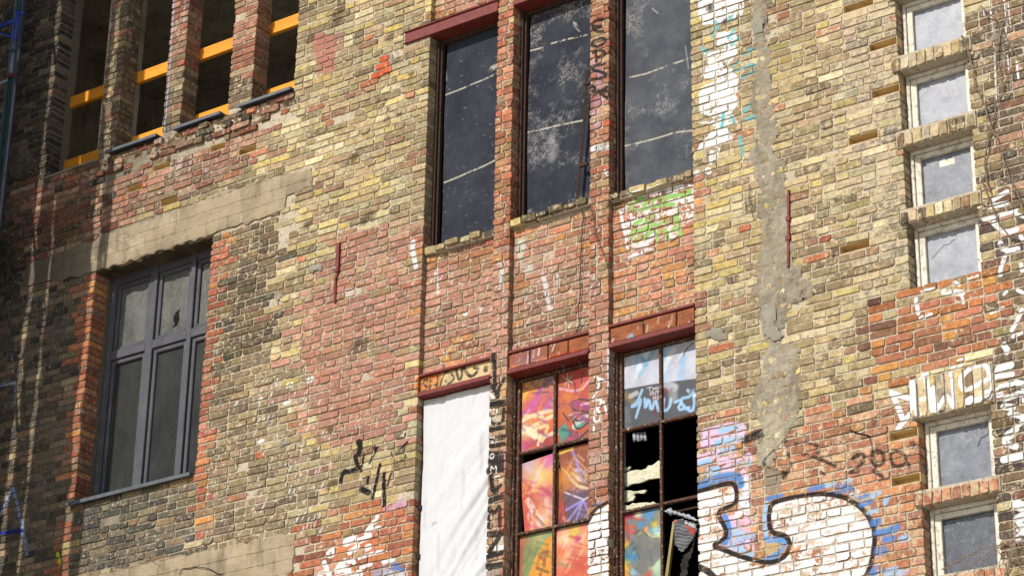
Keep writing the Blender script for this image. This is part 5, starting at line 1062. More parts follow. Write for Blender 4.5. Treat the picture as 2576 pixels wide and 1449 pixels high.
GALV = mat_simple('galvanised_tube', (150, 156, 168), (120, 126, 138), 16, .4, .5, .5)
CLMP = mat_simple('red_clamp', (150, 44, 40), (110, 36, 34), 18, .6, .3)
PLNK = mat_simple('weathered_plank', (150, 130, 104), (112, 96, 76), 8, .85, .15, 0, (60, 52, 42), (.58, .72, .6), False, (.2, 2, 2))
PIPE = mat_simple('weathered_zinc_pipe', (112, 112, 118), (88, 88, 96), 8, .6, .35, .2, (60, 58, 56), (.58, .7, .5), False, (3, 3, .2))
NET = mat_simple('scaffold_sheeting', (130, 140, 130), (110, 120, 112), 4, .8, .2)
BARK = mat_simple('bare_vine_bark', (150, 128, 106), (104, 86, 70), 40, .9, .1)
WIRE = mat_simple('dark_wire', (56, 50, 44), (40, 36, 32), 30, .8, .2)
IRON = mat_simple('black_iron', (40, 36, 36), (28, 26, 26), 30, .7, .3)
LEAF = mat_simple('dusty_leaf', (70, 78, 44), (48, 56, 32), 20, .7, .2)
FOAM = mat_simple('torn_fibreboard', (226, 222, 196), (196, 190, 162), 16, .9, .1, 0, (120, 108, 70), (.54, .66, .7), False, (.5, 1, 2.2), .02)
BATT = mat_simple('yellow_batten', (164, 150, 98), (124, 108, 66), 12, .8, .2, 0, (120, 100, 60), (.6, .72, .6), False, (1, 1, .2))
FELT = mat_simple('torn_roofing_felt', (62, 58, 54), (38, 36, 34), 14, .85, .2, 0, (110, 104, 96), (.6, .7, .5), False, (1, 1, 1), .02)
BAG = mat_simple('white_plastic_bag', (176, 178, 184), (130, 132, 138), 18, .5, .4, 0, (120, 116, 110), (.6, .7, .5))
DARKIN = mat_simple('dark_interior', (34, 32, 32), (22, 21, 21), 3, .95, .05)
PANEL = mat_simple('painted_board', (150, 150, 146), (132, 132, 128), 9, .55, .3, 0, None, (.5, .6, .5), True)
PAVE = mat_simple('street_paving', (226, 216, 200), (204, 194, 178), 1.2, .9, .15, 0, (110, 104, 96), (.55, .7, .6))
def mat_board(name, crackle, c0=(44, 46, 53), c1=(60, 62, 70)):
    M = Mat(name, .9, .06)
    n1 = M.noise(4, 5); n2 = M.noise(150, 2, .6, M.vec((1.2, 1, .2))); n3 = M.noise(2.6, 5, .6)
    c = M.mix(M.rng(n1, .3, .7), alb(c0), alb(c1)); c = M.mix(1.0, c, M.grey(M.rng(n2, .25, .75, .78, 1.25)), 'MULTIPLY')
    c = M.mix(M.rng(M.noise(60, 4, .75, M.vec((.35, 1, 1.6))), .67, .72, 0, .3), c, alb((150, 150, 152)))
    if crackle:
        v = M.n('ShaderNodeTexVoronoi', feature='DISTANCE_TO_EDGE'); v.inputs['Scale'].default_value = 26
        wv = M.n('ShaderNodeMix', data_type='RGBA'); wv.inputs[0].default_value = .06
        nz = M.n('ShaderNodeTexNoise'); nz.inputs['Scale'].default_value = 9; M.l(M.pos.outputs['Position'], nz.inputs['Vector'])
        M.l(M.pos.outputs['Position'], wv.inputs[6]); M.l(nz.outputs['Color'], wv.inputs[7]); M.l(wv.outputs[2], v.inputs['Vector'])
        e = M.rng(v.outputs['Distance'], .02, .09, 1, 0)
        t = .62 - crackle
        msk = M.rng(n3, t, t + .10); m2 = M.rng(M.noise(14, 5, .7), .42, .60)
        c = M.mix(M.math('MULTIPLY', M.math('MULTIPLY', M.math('MULTIPLY', e, msk), m2), .5), c, alb((188, 184, 174)))
        c = M.mix(M.math('MULTIPLY', M.math('MULTIPLY', msk, m2), .22), c, alb((150, 148, 144)))
    c = M.paint(c, 1., None); M.bump(n2, .002, .4); return M.col(c)
BOARD1 = mat_board('charcoal_board', 0); BOARD2 = mat_board('crackled_board', .155); BOARD3 = mat_board('sparsely_crackled_board', .09, (66, 68, 74), (88, 90, 95))
def mat_frost(name, c0, c1, c2):
    M = Mat(name, .35, .5)
    n1 = M.noise(7, 7, .7); n2 = M.noise(170, 2, .7); n3 = M.noise(15, 6, .72); M.t.nodes[-1].inputs['Distortion'].default_value = 2.5
    c = M.mix(M.rng(n1, .36, .64), alb(c0), alb(c1)); c = M.mix(M.rng(n3, .52, .72, 0, .6), c, alb(c2)); c = M.mix(1.0, c, M.grey(M.rng(n2, .25, .75, .78, 1.2)), 'MULTIPLY')
    M.bump(n2, .002, .3); return M.col(c)
FROST = [mat_frost('dusty_glass', (150, 153, 160), (118, 121, 130), (184, 180, 172)), mat_frost('hazy_glass', (116, 119, 128), (78, 82, 92), (166, 164, 158)), mat_frost('scrawled_glass', (72, 75, 84), (46, 49, 58), (140, 143, 148))]
def mat_glass(name, dust):
    M = Mat(name, .12, .5)
    n1 = M.noise(5, 6, .7, M.vec((1, 1, .5))); n2 = M.noise(120, 3, .7, M.vec((1, 1, .3)))
    sp = M.n('ShaderNodeSeparateXYZ'); M.l(M.pos.outputs['Position'], sp.inputs[0])
    c = M.mix(M.math('MULTIPLY', M.rng(n1, .25, .7, .35, 1), M.rng(n2, .2, .8, dust * .55, dust)), alb((26, 28, 30)), alb((160, 162, 152)))
    M.l(M.rng(n2, .3, .7, .1, .15 + dust * .5), M.b.inputs['Roughness']); return M.col(c)
GLASS_D = mat_glass('dusty_window_glass', .62); GLASS_C = mat_glass('dark_window_glass', .16)
def mat_sheet():
    M = Mat('white_cotton_sheet', .9, .1)
    n1 = M.noise(6, 4); c = M.mix(n1, (.46, .46, .465), (.41, .41, .415)); c = M.paint(c, 1., None)
    M.bump(M.noise(500, 2), .001, .3); return M.col(c)
SHEET = mat_sheet()

# ---------------------------------------------------------------- ground
g = MB(); g.v = [(-600, -600, 0), (600, -600, 0), (600, 600, 0), (-600, 600, 0)]; g.f = [(0, 1, 2, 3)]
g.build('ground', PAVE, kind='structure')

# ---------------------------------------------------------------- the building: mortared wall and its openings (metres: u along the wall, v up)
SW = [(1.18, 1.75), (.46, 1.03), (-.285, .30), (-1.0, -.42), (-2.775, -2.165), (-3.50, -2.91)]        # small windows
SU0, SU1 = 4.045, 4.685
LIN = [(1.03, 1.18), (.30, .455), (-.42, -.285), (-2.165, -1.815), (-2.91, -2.775), (1.75, 1.90), (-3.65, -3.50)]
BU0, BU1 = -1.065, 1.97
CAS = (-5.48, -3.825, -1.06, 1.555)
UP = (-6.42, -2.83, 2.93, 5.45)
PITCH, JOINT = .077, .0125
def course(v): return math.floor((v + 50 * PITCH) / PITCH)
NICHE = []
for (u, v), w in zip(PTS['niches'], [.30, .30, .29, .29, .29, .32, .34, .26, .22, .25, .24, .25]):
    k = course(v); z = k * PITCH - 50 * PITCH
    NICHE.append((u - w / 2, min(u + w / 2, SU0 - .004) if u > 3.8 else u + w / 2, z + .004, z + PITCH + .010))
bld = empty('brick_building', (-1, .6, 0), label='old yellow and red brick building with boarded windows and graffiti', cat='building')
def core(name_mb, rect, holes, y0, y1):
    us = sorted({rect[0], rect[1]} | {min(max(h[i], rect[0]), rect[1]) for h in holes for i in (0, 1)})
    vs = sorted({rect[2], rect[3]} | {min(max(h[i], rect[2]), rect[3]) for h in holes for i in (2, 3)})
    for b0, b1 in zip(vs, vs[1:]):
        run = None
        for a0, a1 in list(zip(us, us[1:])) + [(None, None)]:
            solid = a0 is not None and not any(h[0] < (a0 + a1) / 2 < h[1] and h[2] < (b0 + b1) / 2 < h[3] for h in holes)
            if solid: run = (run[0], a1) if run else (a0, a1)
            elif run: name_mb.quad_box(run[0], run[1], y0, y1, b0 + ZB, b1 + ZB); run = None
            if not solid: run = None
E_ = .012
def grow(r, e=E_): return (r[0] - e, r[1] + e, r[2] - e, r[3] + e)
holes = [grow((SU0, SU1, a, b)) for a, b in SW] + [grow(CAS), grow(UP, .004), (BU0 - E_, BU1 + E_, -99, 99)] + [(a, b, c, d) for a, b, c, d in NICHE]
wmb = MB(); core(wmb, (-9.5, 7.5, -ZB, 7.5), holes, .0105, .32)
for a, b, c, d in NICHE: wmb.quad_box(a - .01, b + .01, .13, .318, c + ZB - .01, d + ZB + .01)
core(wmb, (BU0 - E_, BU1 + E_, -ZB, 7.5), [(BU0 - E_, BU1 + E_, .66, 3.17), (BU0 - E_, BU1 + E_, -99, -.62)], .0755, .315)
for a, b in ((-.23, -.04), (.86, 1.07)): wmb.quad_box(a + E_, b - E_, .012, .30, -ZB + .0, 7.4 + ZB)
for a, b in ((-5.65, -5.385), (-4.70, -4.445), (-3.76, -3.435)): wmb.quad_box(a + E_, b - E_, .035, .262, 2.9 + ZB, 5.45 + ZB)
wall = wmb.build('wall', MORTAR, bld)
for a, b, c, d in NICHE:                           # putlog holes: added pale liner plates stand in for bounced light
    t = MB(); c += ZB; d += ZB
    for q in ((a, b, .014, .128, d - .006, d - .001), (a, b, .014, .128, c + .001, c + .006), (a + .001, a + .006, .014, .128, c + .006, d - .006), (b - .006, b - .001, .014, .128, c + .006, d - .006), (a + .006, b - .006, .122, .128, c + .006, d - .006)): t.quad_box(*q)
    t.build('putlog_bounce_liner', NICHEM, bld)

# ---- bricks
PALETTE = {
 'yellow': [((180, 152, 98), 4), ((196, 170, 92), 3), ((152, 128, 84), 4), ((132, 108, 76), 2), ((208, 190, 136), 2), ((170, 136, 96), 2), ((112, 94, 70), .6), ((204, 174, 76), 1), ((168, 104, 70), .5), ((196, 180, 130), 2)],
 'greytan': [((186, 166, 130), 3), ((150, 138, 118), 3), ((124, 112, 98), 1.2), ((202, 176, 116), 3), ((176, 150, 122), 2), ((214, 196, 150), 2)],
 'soot': [((68, 60, 49), 4), ((92, 79, 63), 3), ((122, 101, 79), 2), ((54, 49, 43), 3), ((132, 93, 69), 1), ((157, 136, 95), .6)],
 'sootmid': [((107, 94, 75), 3), ((82, 74, 61), 3), ((131, 113, 85), 2), ((149, 113, 85), 1.5), ((171, 145, 100), .8), ((65, 61, 55), 2)],
 'soot2': [((103, 95, 77), 3), ((82, 77, 69), 4), ((125, 112, 86), 2), ((66, 64, 60), 2), ((138, 108, 79), 1), ((162, 138, 99), .6)],
 'parapet': [((170, 104, 76), 3), ((186, 132, 100), 3), ((150, 84, 60), 2), ((160, 126, 90), 2), ((186, 92, 52), 1), ((126, 100, 74), 1.5)],
 'redsoot': [((140, 74, 48), 3), ((112, 64, 44), 2), ((90, 70, 52), 1.5), ((160, 84, 50), 1.5), ((80, 64, 50), 1)],
 'dull': [((114, 95, 68), 3), ((94, 80, 60), 3), ((78, 70, 55), 2), ((129, 107, 72), 2), ((126, 90, 67), 1), ((147, 122, 67), .6)],
 'dullyellow': [((146, 127, 92), 3), ((131, 110, 78), 3), ((163, 142, 97), 2), ((110, 95, 73), 1.5), ((150, 114, 86), 1.2)],
 'red': [((176, 84, 48), 3), ((200, 112, 56), 2.5), ((160, 78, 54), 2.5), ((190, 126, 96), 1), ((210, 130, 50), 1), ((170, 130, 92), .5)],
 'salmon': [((184, 122, 96), 7), ((172, 110, 86), 3), ((192, 136, 106), 2), ((172, 142, 94), 1.2)],
 'bayred': [((186, 104, 68), 3), ((196, 118, 72), 2), ((170, 96, 70), 2), ((206, 130, 54), 1.5), ((180, 126, 100), 1.5), ((160, 132, 90), 1)],
 'pilred': [((186, 84, 50), 3), ((200, 116, 74), 2), ((170, 130, 84), 1.5), ((196, 150, 100), 1), ((160, 92, 62), 1.5)],
 'piltan': [((186, 150, 112), 2), ((176, 126, 92), 2), ((140, 116, 84), 1)],
 'darkright': [((104, 88, 70), 3), ((86, 76, 66), 3), ((128, 104, 70), 2), ((118, 80, 62), 1.5), ((160, 134, 78), 1.2), ((196, 140, 104), .7), ((70, 62, 58), 1.5)],
 'orange': [((200, 108, 44), 4), ((214, 142, 52), 2.5), ((150, 84, 60), 2), ((104, 70, 58), 1.2), ((190, 104, 70), 2), ((130, 112, 84), .6)],
 'redright': [((196, 118, 74), 3), ((186, 104, 62), 3), ((204, 146, 104), 2), ((206, 128, 56), 1), ((160, 92, 66), 1.5), ((190, 160, 112), .7)],
 'pier': [((140, 120, 86), 3), ((112, 96, 72), 3), ((96, 80, 62), 2), ((150, 92, 66), 1.2), ((160, 140, 100), 1.5)],
 'pierred': [((176, 96, 66), 3), ((160, 84, 56), 2), ((190, 130, 96), 2), ((160, 140, 96), 1), ((140, 110, 80), 1)]}
SMEAR = dict(yellow=.42, greytan=.72, soot=.12, sootmid=.2, soot2=.3, parapet=.4, redsoot=.2, dull=.4, dullyellow=.45, red=.35, salmon=.35, bayred=.45, pilred=.4, piltan=.45, darkright=.3, orange=.25, redright=.5, pier=.35, pierred=.35)
def zone_at(u, v):
    z = 'yellow'
    for pal, fe, pts in ZONES:
        if inpoly(u + RNG.gauss(0, fe), v + RNG.gauss(0, fe), pts): z = pal
    return z
def colour(z, u, v=0.):
    pl = PALETTE[z]; c = RNG.choices([p[0] for p in pl], [p[1] for p in pl])[0]
    if RNG.random() < .02 and z in ('yellow', 'greytan', 'dullyellow'): c = (190, 96, 52)
    mw = sum(p[1] for p in pl); mean = [sum(p[0][i] * p[1] for p in pl) / mw for i in range(3)]
    f_ = .30 if RNG.random() < .85 else 0.0; c = tuple(x * (1 - f_) + y * f_ for x, y in zip(c, mean))
    k = RNG.uniform(.87, 1.11) * (1 + .16 * mnoise.noise(Vector((u * .9, v * .9, 4))) + .10 * mnoise.noise(Vector((u * 3.1, v * 2.3, 9)))); g_ = sum(c) / 3; ds = .26 if c[0] - c[1] > 52 else (.22 if c[0] - c[2] > 60 else .08)
    c = tuple(max(8, min(250, (x * (1 - ds) + (g_ + 6) * ds) * k + RNG.uniform(-3, 3))) for x in c)
    s = SMEAR[z] + (.16 if u > 2 and z != 'orange' else 0) + RNG.uniform(-.2, .25)
    return (*alb(c), max(0, min(1, s)))
def brick_verts(x0, x1, z0, z1, yf, yb, r, chip=.85):
    w, h = x1 - x0, z1 - z0; j = min(.003, h * .06)
    def cr(cx, cz, sx, sz):                    # a corner, knocked off or whole
        a = (r.uniform(.012, .035) if r.random() < chip * .22 else r.uniform(.001, .005)); b = (r.uniform(.006, .022) if a > .011 else r.uniform(.002, .006))
        a = min(a, w * .3); b = min(b, h * .4); return (cx + sx * a, cz), (cx, cz + sz * b)
    a = cr(x0, z0, 1, 1); b = cr(x1, z0, -1, 1); c = cr(x1, z1, -1, -1); d = cr(x0, z1, 1, -1)
    mid = lambda p, q: ((p[0] + q[0]) / 2 + r.uniform(-.02, .02) * (w > .15), (p[1] + q[1]) / 2)
    o = [a[1], a[0], mid(a[0], b[0]), b[0], b[1], c[1], c[0], mid(c[0], d[0]), d[0], d[1]]
    tilt = r.gauss(0, .006)
    o = [(x + r.uniform(-j, j), z + r.uniform(-j, j) + (x - (x0 + x1) / 2) * tilt) for x, z in o]
    ins = r.uniform(.002, .006); cx, cz = (x0 + x1) / 2, (z0 + z1) / 2
    i = [(x + (ins if x < cx else -ins) * (.9 if abs(x - cx) > w * .3 else 0), z + (ins if z < cz else -ins)) for x, z in o]
    ed = r.uniform(.002, .006); tx, tz = r.gauss(0, .010), r.gauss(0, .045)
    y = lambda x, z: yf + (x - cx) * tx + (z - cz) * tz
    n = 10
    v = [(x, yb, z) for x, z in o] + [(x, y(x, z) + ed, z) for x, z in o] + [(x, y(x, z) + r.uniform(-.0012, .0012), z) for x, z in i]
    f = [(k, (k + 1) % n, n + (k + 1) % n, n + k) for k in range(n)] + [(n + k, n + (k + 1) % n, 2 * n + (k + 1) % n, 2 * n + k) for k in range(n)] + [tuple(range(2 * n, 3 * n))]
    return v, f
BRICKS = []                                     # u0,u1,v0,v1,yf,yb,colour
def visible(u, v): 
    x, y = proj(u, 0, v); return -260 < x < 2830 and -240 < y < 1640
EXCL = [(SU0, SU1, a, b) for a, b in SW] + [(SU0 - .06, SU1 + .05, a - .004, b + .004) for a, b in LIN] + [CAS, UP, (BU0, BU1, -99, 99)] + NICHE
EXCL += [(-1.40, BU0, 3.03, 3.17)]
JAMB = [SU0, SU1, CAS[0], CAS[1], UP[0], UP[1], BU0, BU1]
CB = [(-6.6, 1.66), (-6.55, 1.90), (-5.69, 1.955), (-4.6, 1.985), (-3.62, 2.02), (-2.535, 1.965), (-2.515, 1.75), (-2.84, 1.735), (-2.86, 1.585), (-3.825, 1.557), (-5.48, 1.557), (-6.1, 1.60)]
CB2 = [(-5.6, -4.6), (-5.45, -1.9), (-4.6, -1.885), (-3.78, -1.905), (-3.0, -1.90), (-2.47, -1.94), (-2.48, -2.29), (-2.56, -2.36), (-2.60, -4.6)]
PATCH = [CB, CB2, PTS['cement1'], PTS['cement3'], PTS['cement6'], PTS['cement8']]
SEAM = PTS['seam']
ROUGH = [(-5.66, -2.82, 2.60, 2.93)]
def lay(u0, u1, v0, v1, yf, yb, zone=None, jl=False, jr=False, deep=.2, pat=None):
    """one course of bricks between two points; cut bricks at the ends"""
    u = u0; first = True
    while u < u1 - .03:
        w = .245 if RNG.random() < .44 else .118
        if first and not pat: w = RNG.choice([.245, .118, .182, .06 if not jl else .118])
        if pat: w = pat[0]; pat = pat[1:] + pat[:1]
        if u1 - (u + w + JOINT) < .055: w = u1 - u
        e = u + w
        cu, cv = (u + e) / 2, (v0 + v1) / 2
        ok = visible(cu, cv) and not any(inpoly(cu, cv, p) for p in PATCH) and not inpoly(cu, cv, SEAM)
        rough = any(r[0] < cu < r[1] and r[2] < cv < r[3] for r in ROUGH)
        if ok and RNG.random() < (.08 if rough else .004): ok = False
        if ok:
            z = zone or zone_at(cu, cv); y = yf + RNG.gauss(0, .0024) + (.001 if cu > 2.1 else 0)
            if RNG.random() < .035: y += RNG.uniform(.003, .007)
            dv = RNG.uniform(-.0025, .0025)
            if rough: y += RNG.uniform(-.035, .03); dv = RNG.uniform(-.01, .008); z = RNG.choice(['parapet', 'dull', 'redsoot', 'soot'])
            bk = yb
            if (first and jl) or (e >= u1 - 1e-6 and jr): bk = deep
            BRICKS.append((u, e, v0 + dv, v1 + dv + RNG.uniform(-.004, .001), y, bk, colour(z, cu, cv)))
        u = e + JOINT * RNG.uniform(.8, 1.25); first = False
def field(U, V, yf, yb, excl, deep=.2):
    k = course(V[0])
    while k * PITCH - 50 * PITCH < V[1]:
        b0 = k * PITCH - 50 * PITCH + JOINT / 2; b1 = b0 + PITCH - JOINT; k += 1
        if b0 < V[0] - .02 or b1 > V[1] + .02: continue
        cuts = [U[0], U[1]]
        hit = []
        for r in excl:
            lo, hi = max(b0, r[2]), min(b1, r[3])
            if hi - lo > .002: hit.append(r); cuts += [r[0], r[1]]
        cuts = sorted({c for c in cuts if U[0] <= c <= U[1]}); segs = []
        for a, b in zip(cuts, cuts[1:]):
            c0, c1 = b0, b1
            for r in hit:
                if r[0] < (a + b) / 2 < r[1]:
                    if r[2] <= c0 + .03: c0 = max(c0, r[3] + .004)
                    else: c1 = min(c1, r[2] - .004)
            if c1 - c0 < .026: continue
            if segs and abs(segs[-1][1] - a) < 1e-6 and abs(segs[-1][2] - c0) < 1e-6 and abs(segs[-1][3] - c1) < 1e-6: segs[-1][1] = b
            else: segs.append([a, b, c0, c1])
        for a, b, c0, c1 in segs:
            jl = any(abs(a - x) < .01 for x in JAMB); jr = any(abs(b - x) < .01 for x in JAMB)
            dp = .115 if (abs(a - SU1) < .01 or abs(b - SU0) < .01) else deep
            lay(a + (0 if jl else .004), b - (0 if jr else .004), c0, c1, yf, yb, None, jl, jr, dp)
field((-8.0, 6.1), (-4.7, 6.6), 0.0, .05, EXCL)
field((BU0 + .004, -.235), (-.60, .635), .064, .11, []); field((-.035, .855), (-.60, .655), .064, .11, []); field((1.075, BU1 - .004), (-.60, .60), .064, .11, [])
field((BU0 + .004, -.235), (3.175, 3.9), .064, .11, []); field((-.035, .855), (3.175, 3.5), .064, .11, [])
k = course(-4.6)                                  # the two slender pilasters, then the three piers: bricks as deep as the pier
while k * PITCH - 50 * PITCH < 5.4:
    b0 = k * PITCH - 50 * PITCH + JOINT / 2; b1 = b0 + PITCH - JOINT; alt = k % 2; k += 1
    for a, b, y0, y1, lim in ((-.23, -.04, 0, .165, -9), (.86, 1.07, 0, .165, -9), (-5.65, -5.385, .024, .25, 2.94), (-4.70, -4.445, .024, .25, 2.94), (-3.76, -3.435, .024, .25, 2.94)):
        if b0 < lim: continue
        s = (b - a); cut = a + s * RNG.choice((.36, .64)) if s < .24 else (a + s * .5 if alt else None)
        rows = [(y0, y1)] if alt else [(y0, (y0 + y1) / 2 - .006), ((y0 + y1) / 2 + .006, y1)]
        jit = RNG.gauss(0, .004)
        for q, (p0, p1) in enumerate(rows):
            for e0, e1 in ([(a, cut - .006), (cut + .006, b)] if cut else [(a, b)]):
                if visible((a + b) / 2, b0) and RNG.random() > .012:
                    BRICKS.append((e0 + RNG.uniform(-.004, .004), e1 + jit + RNG.uniform(-.003, .003), b0, b1, p0 + RNG.gauss(0, .003), p1, colour(zone_at((e0 + e1) / 2, (b0 + b1) / 2), e0)))
def in_frame(b):
    return all(6 < x < 2570 and 6 < y < 1443 for x, y in (proj(b[0], b[4], b[2]), proj(b[1], b[4], b[3])))
def px(b):
    (x0, y0), (x1, y1), (x2, y2) = proj(b[0], b[4], b[2]), proj(b[1], b[4], b[2]), proj(b[0], b[4], b[3])
    return abs((x1 - x0) * (y2 - y0) - (x2 - x0) * (y1 - y0))
order = sorted((i for i in range(len(BRICKS)) if in_frame(BRICKS[i]) and BRICKS[i][5] - BRICKS[i][4] < .06), key=lambda i: -px(BRICKS[i]))
single = set(order[:235])
UNIT = {}
def unit_meshes(kind, w, h, n):
    out = []
    for q in range(n):
        r = random.Random(hash((w, q)) & 0xffff); b = MB(); b.v, b.f = brick_verts(-w / 2, w / 2, -h / 2, h / 2, 0, .05, r)
        out.append(b.mesh('brick', BR_O))
    return out
UNIT = {'s': (unit_meshes('s', .245, .0645, 20), .245, .0645), 'h': (unit_meshes('h', .118, .0645, 10), .118, .0645), 'v': (unit_meshes('v', .062, .145, 10), .062, .145)}
def single_brick(b, parent, kind=None):
    u0, u1, v0, v1, yf, yb, c = b
    kind = kind or ('s' if u1 - u0 > .17 else 'h'); ms, w, h = UNIT[kind]
    ob = bpy.data.objects.new('brick', RNG.choice(ms)); COL.objects.link(ob)
    place(ob, ((u0 + u1) / 2, yf, (v0 + v1) / 2 + ZB), parent)
    ob.scale = ((u1 - u0) / w, max(.2, (yb - yf) / .05), (v1 - v0) / h); ob.color = c; return ob
for i in single: single_brick(BRICKS[i], wall)
mass = MB()
for i, b in enumerate(BRICKS):
    if i in single: continue
    v, f = brick_verts(b[0], b[1], b[2] + ZB, b[3] + ZB, b[4], b[5], RNG)
    n = len(mass.v); mass.v += v; mass.f += [tuple(n + q for q in t) for t in f]; mass.c += [b[6]] * len(v)
mass.build('brickwork', BR_A, bld, kind='stuff')

for (u, v), kk in zip(PTS['patchbricks'], 'hshs'):         # red bricks let into a grey patch
    BRICKS.append((u - (.06 if kk == 'h' else .085), u + (.06 if kk == 'h' else .085), v - .033, v + .033, -.012, .05, (*alb((196, 92, 52)), .25)))
    single_brick(BRICKS[-1], wall)
# ---- lumps of mortar and cement smeared over the bricks
def patch(name, pts, mat, thick=.016, res=.022, rough=.012, seed=0, base=.006):
    us = [p[0] for p in pts]; vs = [p[1] for p in pts]; r = random.Random(seed)
    nx, nz = int((max(us) - min(us)) / res) + 3, int((max(vs) - min(vs)) / res) + 3
    b = MB(); b.sm = True; ids = {}
    def sdist(x, z):
        d = 9.
        for (ax, az), (bx, bz) in zip(pts, pts[1:] + pts[:1]):
            dx, dz = bx - ax, bz - az; t = max(0, min(1, ((x - ax) * dx + (z - az) * dz) / (dx * dx + dz * dz + 1e-9))); d = min(d, math.hypot(x - ax - t * dx, z - az - t * dz))
        return d if inpoly(x, z, pts) else -d
    for i in range(nx):
        for k in range(nz):
            x, z = min(us) - res + i * res, min(vs) - res + k * res
            s = sdist(x, z) + mnoise.noise(Vector((x * 7, z * 7, seed))) * .055 + mnoise.noise(Vector((x * 22, z * 22, seed + 3))) * .028
            s -= .014
            if s < -.012: continue
            h = thick * min(1, max(0, (s + .012) / .035)) + mnoise.noise(Vector((x * 16, z * 16, 7))) * rough * .6 + mnoise.noise(Vector((x * 45, z * 45, 9))) * rough * .5
            ids[i, k] = len(b.v); b.v.append((x, base - max(-.004, h), z + ZB))
    for (i, k) in list(ids):
        q = [(i, k), (i + 1, k), (i + 1, k + 1), (i, k + 1)]
        if all(t in ids for t in q): b.f.append(tuple(ids[t] for t in q))
    par = list(range(len(b.v)))                    # keep the one lump, drop loose crumbs
    def find(a):
        while par[a] != a: par[a] = par[par[a]]; a = par[a]
        return a
    for f_ in b.f:
        for q in f_[1:]: par[find(q)] = find(f_[0])
    cnt = {}
    for f_ in b.f: cnt[find(f_[0])] = cnt.get(find(f_[0]), 0) + 1
    top = max(cnt, key=cnt.get); fs = [f_ for f_ in b.f if find(f_[0]) == top]; use = sorted({q for f_ in fs for q in f_}); mp = {q: i for i, q in enumerate(use)}
    b.v = [b.v[q] for q in use]; b.f = [tuple(mp[q] for q in f_) for f_ in fs]
    return b.build(name, mat, bld)
patch('mortar_strip', PTS['strip_top'], STRIP, .013, .02, .030, 1, .0085)
patch('rubble_ledge', [(-6.4, 2.86), (-5.4, 2.80), (-4.4, 2.78), (-2.86, 2.76), (-2.84, 2.93), (-4.0, 2.945), (-6.4, 2.93)], RUB, .012, .02, .085, 31, .022)
patch('mortar_strip', PTS['seam'], STRIP, .010, .022, .012, 2)
for i, nm in enumerate(['cement1', 'cement2', 'cement3', 'cement4', 'cement5', 'cement6', 'cement7', 'cement8']):
    patch('cement_patch', PTS[nm], CEM, .014 if nm in ('cement2', 'cement4', 'cement5', 'cement7') else .010, .02, .005, 10 + i, -.012 if nm in ('cement1', 'cement6') else .0 if nm in ('cement2', 'cement4', 'cement5', 'cement7') else .008)
def slab(name, pts, mat, y0, y1, parent, jag=.012, step=.07, bev=.02, seed=0, seg=None):
    """a cast slab with a ragged arris"""
    r = random.Random(seed); q = []
    for (ax, az), (bx, bz) in zip(pts, pts[1:] + pts[:1]):
        L = math.hypot(bx - ax, bz - az); n = max(1, int(L / step))
        q += [(ax + (bx - ax) * t / n + r.gauss(0, jag) * (t > 0), az + (bz - az) * t / n + r.gauss(0, jag) * (t > 0)) for t in range(n)]
    b = MB(); n = len(q); A = sum(q[i][0] * q[(i + 1) % n][1] - q[(i + 1) % n][0] * q[i][1] for i in range(n))
    if A < 0: q = q[::-1]
    inn = []
    for i in range(n):
        (ax, az), (bx, bz) = q[i - 1], q[(i + 1) % n]; tx, tz = bx - ax, bz - az; L = math.hypot(tx, tz) + 1e-9
        e = bev * r.uniform(.3, 1.6); inn.append((q[i][0] - tz / L * e, q[i][1] + tx / L * e))
    b.v = [(x, y1, z + ZB) for x, z in q] + [(x, y0 + bev * r.uniform(.4, 1.3), z + ZB) for x, z in q] + [(x, y0, z + ZB) for x, z in inn]
    for i in range(n):
        k = (i + 1) % n; b.f += [(i, k, n + k, n + i), (n + i, n + k, 2 * n + k, 2 * n + i)]
    b.f.append(tuple(2 * n + i for i in range(n))); return b.build(name, mat, parent)
slab('concrete_lintel', [p for p in CB], CONC, -.006, .05, bld, .014, .08, .006, 3)
low = [(-5.52, 1.60), (-3.80, 1.60)] + [(-3.80 - i * .12, 1.575 + (-.05 if 6 < i < 9 else (.06 if i in (1, 2, 3) else 0)) + RNG.uniform(-.03, .03)) for i in range(15)]
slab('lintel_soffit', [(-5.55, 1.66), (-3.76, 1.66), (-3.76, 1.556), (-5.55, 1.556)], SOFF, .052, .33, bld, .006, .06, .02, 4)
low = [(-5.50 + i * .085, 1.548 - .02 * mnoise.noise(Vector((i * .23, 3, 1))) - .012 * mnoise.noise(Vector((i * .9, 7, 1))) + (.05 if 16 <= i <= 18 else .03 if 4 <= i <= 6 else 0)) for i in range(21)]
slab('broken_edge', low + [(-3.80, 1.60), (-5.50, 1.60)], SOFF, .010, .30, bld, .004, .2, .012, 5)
slab('concrete_band', CB2, CONC, -.006, .05, bld, .014, .08, .006, 6)

